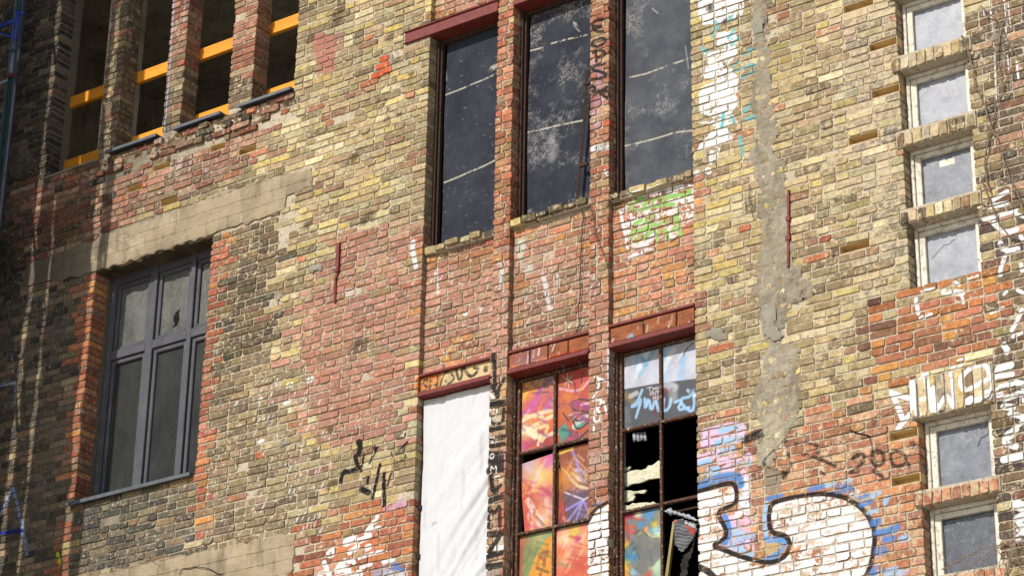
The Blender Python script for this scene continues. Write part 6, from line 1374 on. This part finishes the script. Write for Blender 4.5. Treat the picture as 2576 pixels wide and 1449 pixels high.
# ---------------------------------------------------------------- red steel beams and fascias of the tall windows
BAYS = [(BU0, -.23, 0), (-.04, .86, 1), (1.07, BU1, 2)]
for a, b, k in BAYS:
    t = MB(); L = -1.385 if k == 0 else a + .004; R_ = b - .004
    t.box(L, R_, -.004, .16, 3.045 + ZB, 3.165 + ZB, .004); t.box(L, R_, -.022, .16, 3.03 + ZB, 3.044 + ZB, .003); t.box(L, R_, -.022, .06, 3.158 + ZB, 3.172 + ZB, .003)
    t.build('steel_beam', RED, bld)
    t = MB(); t.box(a + .004, b - .004, -.004, .07, -.655 + ZB, -.630 + ZB, .004); t.box(a + .004, b - .004, -.020, .17, -.862 + ZB, -.838 + ZB, .004); t.box(a + .004, b - .004, .0, .15, -.837 + ZB, -.808 + ZB, .003)
    fl = t.build('steel_lintel', RED, bld)
    fm = MB(); fm.box(a + .004, b - .004, .035, .10, -.808 + ZB, -.655 + ZB, .004)
    fas = fm.build('fascia', PLAST, bld)
    for x0, x1 in ([], [(-.02, .20), (.215, .40), (.415, .62), (.635, .855)], [(1.085, 1.43), (1.445, 1.77), (1.785, 1.96)])[k]:
        s = MB(); r = random.Random(int(x0 * 99)); s.v, s.f = brick_verts(x0, x1, -.802 + ZB, -.668 + ZB, .008, .05, r, .8); s.build('terracotta_slab', ORNG, fas)
RUBZ = [(BU0 + .01, -.24, .645), (-.03, .85, .668), (1.08, BU1 - .01, .632)]
for q, (a, b, z) in enumerate(RUBZ):               # broken brick-on-edge sills
    s = MB(); s.box(a, b, .02, .2, z - .03 + ZB, z + .035 + ZB, .01); sl = s.build('window_sill', MORTAR, bld)
    u = a
    while u < b - .06:
        w = RNG.choice([.115, .16, .12, .1]); w = min(w, b - u)
        if RNG.random() > .12:
            single_brick((u, u + w, z - .025 + RNG.uniform(-.012, .012), z + .04 + RNG.uniform(-.015, .01), -.012 + RNG.uniform(-.02, .03), .08, colour(RNG.choice(['yellow', 'dull', 'yellow', 'pier']), u)), sl, 'h')
        u += w + .012

# ---------------------------------------------------------------- boarded tall windows
for (a, b, k), bm in zip(BAYS, (BOARD1, BOARD2, BOARD3)):
    f = MB(); x0 = a + .002
    for y0, y1, e in ((.115, .165, .03), (.145, .19, .052)): f.box(x0, x0 + e, y0, y1, .60 + ZB, 3.03 + ZB, .003)
    f.box(b - .03, b - .004, .145, .19, .60 + ZB, 3.03 + ZB, .003); f.box(x0 + .052, b - .03, .145, .19, 2.985 + ZB, 3.03 + ZB, .003)
    w = f.build('boarded_window', RUSTD, bld)
    p = MB(); lx = x0 + (.085 if k == 0 else .07); nseg = 24
    for i in range(nseg + 1):                      # the board's left edge is frayed and bent a little
        z = .60 + 2.40 * i / nseg; d = .006 * mnoise.noise(Vector((k, z * 3, 0))) + (.03 * (max(0, 1.5 - z) / .9) ** 2 * (-.6 if k == 0 else 0))
        p.v += [(lx + d, .178 + (.012 * math.sin(z * 2.2 + k)), z + ZB), (b - .012, .176, z + ZB)]
        if i: n = len(p.v); p.f.append((n - 4, n - 3, n - 1, n - 2))
    n = len(p.v); p.v += [(x, y + .012, z) for x, y, z in p.v[:n]]; p.f += [tuple(n + q for q in t[::-1]) for t in p.f[:nseg]]
    for i in range(nseg): p.f += [(2 * i, 2 * i + 2, n + 2 * i + 2, n + 2 * i), (2 * i + 1, n + 2 * i + 1, n + 2 * i + 3, 2 * i + 3)]
    p.build('board', bm, w)
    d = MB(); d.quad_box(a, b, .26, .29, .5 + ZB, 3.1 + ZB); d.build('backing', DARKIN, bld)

# ---------------------------------------------------------------- lattice windows below
def pane(pts, y, parent, mat=PANEL, th=.008, name='pane'):
    p = MB(); p.prism(pts, y, y + th); return p.build(name, mat, parent)
def rect(a, b, c, d): return [(a, c), (b, c), (b, d), (a, d)]
VB = -4.4
def lattice(a, b, mull, trans, ztop):
    f = MB()
    for x0, x1 in ((a, a + .028), (mull - .013, mull + .013), (b - .024, b)): f.box(x0, x1, .132, .162, VB + ZB, ztop + ZB, .004)
    f.box(a + .028, b - .024, .136, .162, ztop - .03 + ZB, ztop - .002 + ZB, .004)
    for z in trans:
        f.box(a + .028, mull - .013, .126, .164, z - .013 + ZB, z + .013 + ZB, .005); f.box(mull + .013, b - .024, .126, .164, z - .013 + ZB, z + .013 + ZB, .005)
    f.box(a - .03, a - .003, .10, .17, VB + ZB, ztop + ZB, .004)
    return f.build('lattice_window', RUST, bld)
w1 = lattice(-.012, .86, .40, (-1.60, -2.365, -3.13), -.868)
for r_ in (rect(.018, .385, -1.585, -.90), rect(.415, .834, -1.585, -.90), rect(.018, .385, -3.11, -2.38), rect(.415, .834, -3.11, -2.38), rect(.018, .385, -3.9, -3.15), rect(.415, .834, -3.9, -3.15)): pane(r_, .165, w1)
pane(PTS['boardL'], .18, w1); pane(PTS['boardR'], .186, w1); pane(PTS['boardM'], .178, w1)
pane([(.03, -1.66), (.385, -1.625), (.385, -1.75), (.03, -1.735)], .24, w1, BATT)
w2 = lattice(1.10, BU1, 1.525, (-1.61, -2.365, -3.13), -.868)
for r_ in (rect(1.13, 1.512, -1.597, -.90), rect(1.538, 1.946, -1.597, -.90), rect(1.13, 1.512, -3.11, -2.38), rect(1.13, 1.512, -3.9, -3.15)): pane(r_, .165, w2)
w0 = MB(); w0.box(BU0 + .004, BU0 + .035, .11, .16, VB + ZB, -.87 + ZB, .004); w0.box(-.262, -.236, .11, .16, VB + ZB, -.87 + ZB, .004)
w0.build('lattice_window', RUST, bld)
rm = MB()                                           # the dark room behind
for bx in ((-1.2, 2.1, 2.4, 2.5, -5, -.5), (-1.3, -1.2, .33, 2.5, -5, -.5), (2.1, 2.2, .33, 2.5, -5, -.5), (-1.2, 2.1, .33, 2.5, -.5, -.42), (-1.2, 2.1, .33, 2.5, -5.1, -5)): rm.quad_box(*bx[:4], bx[4] + ZB, bx[5] + ZB)
rm.build('dark_room', DARKIN, bld)

# ---------------------------------------------------------------- grey casement window
a, b, c, d = CAS
f = MB(); Y0, Y1 = .245, .33
for x0, x1, e in ((-5.475, -5.39, 0), (-4.89, -4.79, .012), (-4.31, -4.25, .012), (-3.84, -3.80, 0)): f.box(x0, x1, Y0 - e, Y1, c + ZB, d + .06 + ZB, .006)
for x0, x1 in ((-5.39, -4.89), (-4.79, -4.31), (-4.25, -3.84)):
    f.box(x0, x1, Y0 - .012, Y1, .585 + ZB, .685 + ZB, .006); f.box(x0, x1, Y0, Y1, 1.47 + ZB, 1.61 + ZB, .006); f.box(x0, x1, Y0, Y1, c + ZB, c + .06 + ZB, .006)
    for z0, z1 in ((.69, 1.468), (-.998, .583)):   # the sash inside each light
        s = .052
        f.box(x0 + .008, x0 + s, Y0 + .012, Y1, z0 + ZB, z1 + ZB, .008); f.box(x1 - s, x1 - .008, Y0 + .012, Y1, z0 + ZB, z1 + ZB, .008)
        f.box(x0 + s, x1 - s, Y0 + .012, Y1, z0 + ZB, z0 + .042 + ZB, .008); f.box(x0 + s, x1 - s, Y0 + .012, Y1, z1 - .05 + ZB, z1 + ZB, .008)
cw = f.build('casement_window', FRAMEG, bld)
for x0, x1 in ((-5.345, -4.935), (-4.745, -4.355), (-4.205, -3.85)):
    pane(rect(x0, x1, .725, 1.43), .288, cw, GLASS_D); pane(rect(x0, x1, -.965, .54), .288, cw, GLASS_C)
hole = MB(); hole.prism([(-4.545, .79), (-4.50, .80), (-4.475, .87), (-4.49, .93), (-4.475, .985), (-4.53, .96), (-4.565, .91), (-4.56, .86), (-4.535, .83), (-4.57, .78)], .286, .2875)
hole.build('broken_hole', DARKIN, cw)
s = MB(); s.box(-5.535, -3.845, -.055, .25, -1.075 + ZB, -1.060 + ZB, .003); s.box(-5.535, -3.845, -.060, -.048, -1.100 + ZB, -1.060 + ZB, .002); s.build('sill', ZINC, cw)

# ---------------------------------------------------------------- open bays at the upper left, room behind them
for x0, x1 in ((-5.45, -4.70), (-4.48, -3.79), (-3.565, -2.825)):
    s = MB(); s.box(x0, x1, -.06, .20, 2.955 + ZB, 2.967 + ZB, .002); s.box(x0, x1, -.066, -.054, 2.932 + ZB, 2.968 + ZB, .002); s.build('metal_sill', ZINC, bld)
s = MB(); s.box(-6.45, -5.66, -.015, .22, 2.925 + ZB, 2.948 + ZB, .006); s.build('mortar_ledge', CEM, bld)
rm = MB()
for bx in ((-9, -2, 4.4, 4.6, 2.4, 7.2), (-9, -2, .33, 4.4, 6.6, 6.8), (-9, -2, .33, 4.4, 2.5, 2.7), (-9.1, -9, .33, 4.6, 2.4, 7), (-2, -1.9, .33, 4.6, 2.4, 7), (-6.0, -5.82, .35, .75, 2.7, 6.6)): rm.quad_box(*bx[:4], bx[4] + ZB, bx[5] + ZB)
rm.build('interior_room', INT, bld)

# ---------------------------------------------------------------- small stair windows
for k, (z0, z1) in enumerate(SW):
    f = MB(); x0, x1, y0, y1 = SU0 + .008, SU1 - .004, .112, .17
    f.box(x0, x0 + .032, y0, y1, z0 + ZB, z1 + ZB, .004); f.box(x1 - .03, x1, y0, y1, z0 + ZB, z1 + ZB, .004)
    f.box(x0 + .032, x1 - .03, y0, y1, z1 - .035 + ZB, z1 + ZB, .004); f.box(x0 + .032, x1 - .03, y0 - .01, y1, z0 + ZB, z0 + .026 + ZB, .004)
    i0, i1 = x0 + .036, x1 - .034; y2 = y0 + .014    # sash
    f.box(i0, i0 + .055, y2, y1, z0 + .028 + ZB, z1 - .039 + ZB, .005); f.box(i1 - .045, i1, y2, y1, z0 + .028 + ZB, z1 - .039 + ZB, .005)
    f.box(i0 + .055, i1 - .045, y2, y1, z1 - .085 + ZB, z1 - .039 + ZB, .005); f.box(i0 + .055, i1 - .045, y2, y1, z0 + .028 + ZB, z0 + .046 + ZB, .005)
    w = f.build('small_window', WOODW, bld)
    pane(rect(i0 + .05, i1 - .04, z0 + .04, z1 - .08), .162, w, FROST[(0, 0, 1, 0, 1, 2)[k]])
    if k == 2: pane(rect(4.30, 4.44, .105, .165), .1605, w, WOODW, .001, 'paper_note')
for k, (z0, z1) in enumerate(LIN):
    hgt = z1 - z0; s = MB(); s.box(SU0 - .055, SU1 + .045, -.013, .112, z0 + ZB, z1 + ZB, .008); s.box(SU0 + .0, SU1, .112, .175, z0 + .004 + ZB, z1 - .012 + ZB)
    ln = s.build('window_lintel', MORTAR, bld)
    n = 9; st = (SU1 + .04 - (SU0 - .05)) / n
    for i in range(n):
        u = SU0 - .05 + i * st; pal = ['yellow', 'greytan', 'dull', 'greytan'][RNG.randrange(4)] if k not in (4, 6) else 'redright'
        single_brick((u + .005, u + st - .007, z0 + RNG.uniform(-.002, .008), z1 - (.03 if hgt < .2 and k != 5 else .012), -.026 + RNG.gauss(0, .003), .08, colour(pal, 4.4)), ln, 'v')

# ---------------------------------------------------------------- iron on the wall
def bar(name, pts, w, y0, y1, mat):
    m_ = MB()
    for (ax, az), (bx, bz) in zip(pts, pts[1:]):
        L = math.hypot(bx - ax, bz - az); nx, nz = (bz - az) / L * w / 2, -(bx - ax) / L * w / 2
        m_.prism([(ax - nx, az - nz), (ax + nx, az + nz), (bx + nx, bz + nz), (bx - nx, bz - nz)], y0, y1)
    return m_
t = bar('', PTS['anchorL'][:2], .036, -.028, .02, RED); 
t2 = bar('', PTS['anchorL'][1:], .024, -.018, .02, RED); n = len(t.v); t.v += t2.v; t.f += [tuple(n + q for q in g_) for g_ in t2.f]
t.box(-2.128, -2.095, -.034, .01, .69 + ZB, .72 + ZB); t.build('wall_anchor', RED, bld)
t = bar('', PTS['anchorR'], .019, -.022, .02, RED); t.box(2.915, 2.955, -.03, .01, -.10 + ZB, -.06 + ZB); t.box(2.905, 2.95, -.028, .01, -.28 + ZB, -.24 + ZB); t.build('wall_anchor', RED, bld)
t = MB(); t.tube([(3.611, .06, -2.225 + ZB), (3.611, -.04, -2.228 + ZB), (3.612, -.26, -2.275 + ZB)], .008, 6); t.tube([(3.612, -.26, -2.268 + ZB), (3.600, -.285, -2.262 + ZB), (3.605, -.30, -2.285 + ZB)], .009, 6)
t.build('iron_pin', IRON, bld)

# ---------------------------------------------------------------- loose things
def grid_sheet(u0, u1, v0, v1, nx, nz, fy, fu=None):
    b_ = MB(); b_.sm = True
    for k in range(nz + 1):
        for i in range(nx + 1):
            s_, t_ = i / nx, k / nz; u = u0 + (u1 - u0) * s_; v = v1 + (v0 - v1) * t_
            if fu: u = fu(s_, t_, u)
            b_.v.append((u, fy(s_, t_, u, v), v + ZB))
    w = nx + 1
    for k in range(nz):
        for i in range(nx): b_.f.append((k * w + i, (k + 1) * w + i, (k + 1) * w + i + 1, k * w + i + 1))
    return b_
def fold(s_, t_, u, v):
    y = .085 + .010 * mnoise.noise(Vector((u * 2.2 + v * .9, v * .5, 1)))
    q = (u * .86 + v * .62); p = (-u * .62 + v * .86)
    e = max(0, 1 - abs(t_ - .45) / .5)
    w_ = v - 1.25 * u + .25 * mnoise.noise(Vector((u * 1.5, v * 1.5, 11)))
    y -= e * .085 * max(0, mnoise.noise(Vector((p * .6, w_ * 4.2, 5))) - .05) * s_ + e * .02 * mnoise.noise(Vector((p * .8, w_ * 11, 4))) * s_
    y += .013 * mnoise.noise(Vector((u * 12, v * 1.6, 2))) + .004 * mnoise.noise(Vector((u * 9, v * 22, 6))) * (t_ > .5) + .004 * mnoise.noise(Vector((u * 30, v * 9, 8)))
    return y - .02 * s_ * t_
sh = grid_sheet(BU0 + .02, -.235, -4.3, -.872, 70, 230, fold, lambda s_, t_, u: u + (s_ > .97) * (.02 * mnoise.noise(Vector((0, t_ * 40, 3))) + .012 * mnoise.noise(Vector((0, t_ * 130, 3)))) - (s_ < .02) * .006 * mnoise.noise(Vector((0, t_ * 20, 9))))
so = sh.build('hanging_sheet', SHEET, label='creased white cloth sheet hung over the tall window left of the graffiti pilaster', cat='sheet')
c_ = MB()
for z in (-1.95, -2.42): c_.box(-1.062, -1.035, .06, .09, z + ZB, z + .045 + ZB, .003)
c_.build('clip', IRON, so)

for v0, lab in ((3.945, 'upper orange timber rail across the four open bays behind the brick piers'), (3.125, 'lower orange timber rail just above the sills of the four open bays')):
    t = MB(); t.box(-6.45, -2.60, .268, .315, v0 + ZB, v0 + .14 + ZB, .003); t.build('guard_rail', TIMB, label=lab, cat='timber rail', group='timber guard rails in the open bays')

rb = empty('rusty_bar', (.77, .12, .7 + ZB), label='rusty angle iron leaning in the middle tall window beside the lettered pilaster', cat='iron bar')
t = MB(); P = PTS['bar']; t.tube([(P[0][0] + .03, .11, P[0][1] + .1 + ZB)] + [(x, .105, z + ZB) for x, z in P] + [(P[-1][0] - .01, .11, .70 + ZB)], .016, 4); t.build('bar', RUSTD, rb)
t = MB(); t.box(.735, .845, .085, .11, 1.955 + ZB, 1.985 + ZB, .004); t.box(.69, .775, .085, .11, 1.10 + ZB, 1.13 + ZB, .004); t.build('bracket', RUSTD, rb)
t = MB(); t.prism([(.835, 1.60), (.85, 1.60), (.80, .70), (.765, .70)], .13, .15); t.build('blue_strip', ZINC, rb)

def torn(pts, y0, y1, amp=.012, seed=1):
    r = random.Random(seed); q = []
    for (ax, az), (bx, bz) in zip(pts, pts[1:] + pts[:1]):
        n = max(1, int(math.hypot(bx - ax, bz - az) / .03)); q += [(ax + (bx - ax) * t_ / n + r.gauss(0, amp * .6) * (t_ > 0), az + (bz - az) * t_ / n + r.gauss(0, amp) * (t_ > 0)) for t_ in range(n)]
    m_ = MB(); m_.prism(q, y0, y1); return m_
fo = empty('torn_fibreboard', (1.3, .2, -2.36 + ZB), label='torn pale fibreboard strips left in the broken pane of the window by the bubble letters', cat='broken board')
for i, y in ((1, .20), (2, .225), (3, .215), (4, .20), (5, .185)): torn(PTS['foam%d' % i], y, y + .02, .008, i).build('strip', FOAM, fo)

def sheet_poly(pts, fy, mat, name, **kw):
    us = [p[0] for p in pts]; vs = [p[1] for p in pts]; res = .016; b_ = MB(); b_.sm = True; ids = {}
    for i in range(int((max(us) - min(us)) / res) + 3):
        for k in range(int((max(vs) - min(vs)) / res) + 3):
            x, z = min(us) - res + i * res, min(vs) - res + k * res
            if inpoly(x, z, pts): ids[i, k] = len(b_.v); b_.v.append((x, fy(x, z), z + ZB))
    for (i, k) in list(ids):
        q = [(i, k), (i + 1, k), (i + 1, k + 1), (i, k + 1)]
        if all(t_ in ids for t_ in q): b_.f.append(tuple(ids[t_] for t_ in q))
    n = len(b_.v); b_.v += [(x, y + .004, z) for x, y, z in b_.v]; b_.f += [tuple(n + q for q in t_[::-1]) for t_ in b_.f]
    return b_.build(name, mat, **kw)
sheet_poly(PTS['poster'], lambda x, z: -.01 + .03 * math.sin((x - 1.72) * 9) + .01 * mnoise.noise(Vector((x * 14, z * 14, 0))), PANEL, 'torn_poster', label='torn striped poster with a red triangle curling out of the broken lower window', cat='poster')
sheet_poly(PTS['felt'], lambda x, z: .03 + .05 * mnoise.noise(Vector((x * 11, z * 6, 4))), FELT, 'hanging_felt', label='crumpled strip of black roofing felt dangling below the torn poster', cat='roofing felt')
t = MB(); t.prism(PTS['batten'], .10, .13); t.build('wooden_batten', BATT, label='pale yellow wooden batten standing in the broken lower window by the poster', cat='batten')
t = MB(); t.sm = True; NB = 26
for i in range(NB):
    f_ = i / (NB - 1); x, z = 1.615 + .36 * f_, -2.475 - .165 * f_ ** 1.2
    for k in range(7):
        q = 2 * math.pi * k / 7; rr = (.03 if i < 7 else .016) * (.45 + .9 * RNG.random()) * min(1, 4 * f_ + .2, 4 * (1 - f_) + .2)
        t.v.append((x + RNG.uniform(-.008, .008), -.01 + math.cos(q) * rr + .05 * (1 - f_), z + math.sin(q) * rr + RNG.uniform(-.008, .008) + ZB))
        if i: n = (i - 1) * 7; t.f.append((n + k, n + (k + 1) % 7, n + 7 + (k + 1) % 7, n + 7 + k))
t.build('plastic_bag', BAG, label='crumpled grey plastic film bunched along the top edge of the torn poster', cat='plastic bag')
t = MB(); t.tube([(1.62, .2, -2.44 + ZB), (2.0, .2, -2.43 + ZB)], .012, 6); t.build('iron_rod', RUSTD, label='thin rusty rod across the open pane behind the torn poster', cat='rod')
t = MB(); t.sm = True
for i in range(4): t.prism([(1.21 + i * .03, -1.64), (1.235 + i * .03, -1.635), (1.25 + i * .03, -1.70 - .02 * (i % 2)), (1.22 + i * .03, -1.72)], .17 + .01 * i, .18 + .01 * i)
t.build('paper_scrap', BAG, label='scraps of paper dangling under the middle bar of the broken window', cat='paper')

# ---- bare vines and wires on the wall
def rope(name, pts, r, mat, parent=None, y=-.02, wob=.008, r1=None, **kw):
    q = []
    for (ax, az), (bx, bz) in zip(pts, pts[1:]):
        for t_ in range(3): q.append((ax + (bx - ax) * t_ / 3 + RNG.gauss(0, wob), y - abs(RNG.gauss(0, wob)), az + (bz - az) * t_ / 3 + RNG.gauss(0, wob) + ZB))
    q.append((pts[-1][0], y, pts[-1][1] + ZB)); m_ = MB(); m_.tube(q, r, 5, r1); return m_.build(name, mat, parent, **kw)
v1 = empty('bare_vine', (4.8, -.02, -1.0 + ZB), label='leafless climbing vine on the dark bricks right of the upper small windows', cat='vine')
for i in range(1, 9): rope('stem', PTS['vine%d' % i], (.0, .009, .007, .0095, .010, .006, .006, .0035, .0035)[i], BARK, v1, -.02, .007, .004)
for k in range(16):
    b0 = RNG.choice([p for p in PTS['vine%d' % RNG.choice([1, 2, 3, 5])] if p[0] > 4.86]); a_ = RNG.uniform(-2.6, -.5); p = [b0]
    for _ in range(3): a_ += RNG.uniform(-.6, .6); p.append((p[-1][0] + math.cos(a_) * .09, p[-1][1] + math.sin(a_) * .09))
    rope('twig', p, .003, BARK, v1, -.018, .004, .0015)
v2 = empty('bare_vine', (4.7, -.02, -3.4 + ZB), label='thin leafless vine straggling over the two lowest small windows', cat='vine')
for i in range(9, 15): rope('stem', PTS['vine%d' % i], .0055, BARK, v2, -.02, .010, .003)
for k in range(26):
    b0 = RNG.choice(PTS['vine%d' % RNG.choice([10, 10, 11, 12, 13, 14])]); a_ = RNG.uniform(-3.0, 1.0); p = [b0]
    for _ in range(4): a_ += RNG.uniform(-.7, .7); p.append((p[-1][0] + math.cos(a_) * .08, p[-1][1] + math.sin(a_) * .08))
    rope('twig', p, .0032, BARK, v2, -.02, .005, .0015)
rope('hanging_wire', PTS['wire1'], .0045, WIRE, y=.045, label='long dark wire hanging down the red bricks between the two pilasters', cat='wire')
rope('hanging_wire', PTS['wire2'], .004, WIRE, y=.03, label='dark wire branching left over the red lintel of the painted window', cat='wire')
rope('hanging_wire', PTS['wire3'], .003, WIRE, y=-.01, label='fine wire slanting across the pilaster below the dark letters', cat='wire')
rope('hanging_wire', PTS['wire4'], .003, WIRE, y=.05, label='fine wire beside the orange bricks under the green scribble', cat='wire')
rope('hanging_wire', PTS['wire5'], .003, WIRE, y=-.012, label='short fine wire at the left edge of the mortar strip', cat='wire')
rope('hanging_wire', PTS['wire6'], .003, BARK, y=-.012, label='pale thin wire drooping on the sooty bricks under the grey casement', cat='wire')
rope('hanging_wire', PTS['crack'], .004, WIRE, y=-.012, label='thin dark wire curved over the concrete band at the bottom', cat='wire')

# ---- drainpipe, scaffold and the weeds at the left edge
dp = empty('drainpipe', (-7.02, -.09, 0), label='grey zinc drainpipe running up the sooty wall at the left edge', cat='drainpipe')
t = MB(); t.sm = True; t.tube([(-7.02, -.10, 0.05 + .0), (-7.02, -.10, 7.5 + ZB)], .068, 16); t.build('pipe', PIPE, dp)
for z in (3.05, 4.75):
    t = MB(); t.sm = True; t.tube([(-7.02, -.10, z + ZB), (-7.02, -.10, z + .03 + ZB)], .076, 16); t.build('collar', PIPE, dp)
sc = empty('scaffold', (-7.6, -1.4, 0), label='steel tube scaffold with plank decks and sheeting at the left edge', cat='scaffold')
SX, SY = -6.76, -.36
def tube(name, p, q, r, mat): 
    t_ = MB(); t_.sm = True; t_.tube([p, q], r, 12); return t_.build(name, mat, sc)
tube('standard', (SX, SY, .02), (SX, SY, 4.16 + ZB), .026, GREEN); tube('standard', (SX, SY, 4.16 + ZB), (SX, SY, 4.62 + ZB), .022, GALV); tube('standard', (SX, SY, 4.62 + ZB), (SX, SY, 5.05 + ZB), .027, BLUE); tube('standard', (SX, SY, 5.05 + ZB), (SX, SY, 8 + ZB), .026, GREEN)
tube('clamp', (SX, SY, 4.145 + ZB), (SX, SY, 4.185 + ZB), .036, CLMP); tube('collar', (SX, SY, 4.46 + ZB), (SX, SY, 4.50 + ZB), .028, GREEN); tube('collar', (SX, SY, 5.02 + ZB), (SX, SY, 5.06 + ZB), .034, GREEN)
tube('bracket', (SX, SY, 4.90 + ZB), (SX - .62, SY, 4.90 + ZB), .024, BLUE); tube('bracket', (SX, SY, 4.66 + ZB), (SX - .42, SY, 4.89 + ZB), .016, BLUE); tube('bracket', (SX, SY, 4.98 + ZB), (SX + .06, SY + .05, 4.98 + ZB), .02, BLUE)
tube('ledger', (SX, SY, 4.12 + ZB), (SX - 2.6, SY, 4.12 + ZB), .02, GALV)
for x, y in ((SX - 2.6, SY), (SX, -1.35), (SX - 2.6, -1.35), (SX + .2, -2.6), (SX + 1.0, -2.6), (SX - 2.6, -2.6)): tube('standard', (x, y, .02), (x, y, 8 + ZB), .026, GALV)
for z in (-6.0, -3.6, -1.2, 1.2, 3.2, 5.6):
    tube('ledger', (SX + 1.0, -2.6, z + ZB), (SX - 2.7, -2.6, z + ZB), .024, GALV); tube('ledger', (SX, -1.35, z + .2 + ZB), (SX - 2.7, -1.35, z + .2 + ZB), .024, GALV)
    tube('transom', (SX, SY - .03, z + .25 + ZB), (SX, -2.6, z + .25 + ZB), .024, GALV)
for z in (-4.0, -1.5, 1.0, 5.13):
    for q in range(3):
        t = MB(); t.box(SX - 2.9, SX + .02, SY - .10 - q * .30 - .28, SY - .10 - q * .30, z + ZB, z + .045 + ZB, .004); t.build('plank', PLNK, sc)
for x0, x1, z0, z1 in ((SX - 2.7, SX - .19, -9, 8), (SX - .10, SX + .13, -9, 8), (SX + .16, SX + .78, -9, 8), (SX + .86, SX + .98, -9, 8)):   # sheeting laced to the outer tubes, gaps between the strips
    t = grid_sheet(x0, x1, z0, z1, 4, 140, lambda s_, t_, u, v: -2.63 + .02 * mnoise.noise(Vector((u * 2, v * 2, 0))), lambda s_, t_, u: u + (.06 * mnoise.noise(Vector((x0 + s_, t_ * 18, 5))) + .04 * mnoise.noise(Vector((x0 + s_, t_ * 60, 8)))) * (1 if s_ in (0, 1) else 0))
    t.build('sheeting', NET, sc)
iv = empty('wall_weed', (-6.85, -.05, 1.9 + ZB), label='dusty dark weed rooted in the sooty wall at the left edge below the drainpipe', cat='plant')
t = MB()
for k in range(420):
    x, z = RNG.gauss(-6.86, .13), RNG.gauss(1.98, .26)
    if not (-7.3 < x < -6.5): continue
    y = -.02 - abs(RNG.gauss(0, .05)); r = RNG.uniform(.012, .028); d_ = Vector((RNG.uniform(-1, 1), RNG.uniform(-.6, .2), RNG.uniform(-1, .4))).normalized(); s_ = d_.cross(Vector((RNG.random(), 1, RNG.random()))).normalized()
    p = Vector((x, y, z + ZB)); n = len(t.v); t.v += [tuple(p), tuple(p + d_ * r + s_ * r * .5), tuple(p + d_ * r * 2), tuple(p + d_ * r - s_ * r * .5)]; t.f.append((n, n + 1, n + 2, n + 3))
t.build('foliage', LEAF, iv)
for k in range(5): rope('stem', [(-6.86 + RNG.gauss(0, .05), 1.75), (-6.9 + RNG.gauss(0, .1), 2.0), (-6.85 + RNG.gauss(0, .12), 2.3)], .004, BARK, iv, -.03, .01, .002)
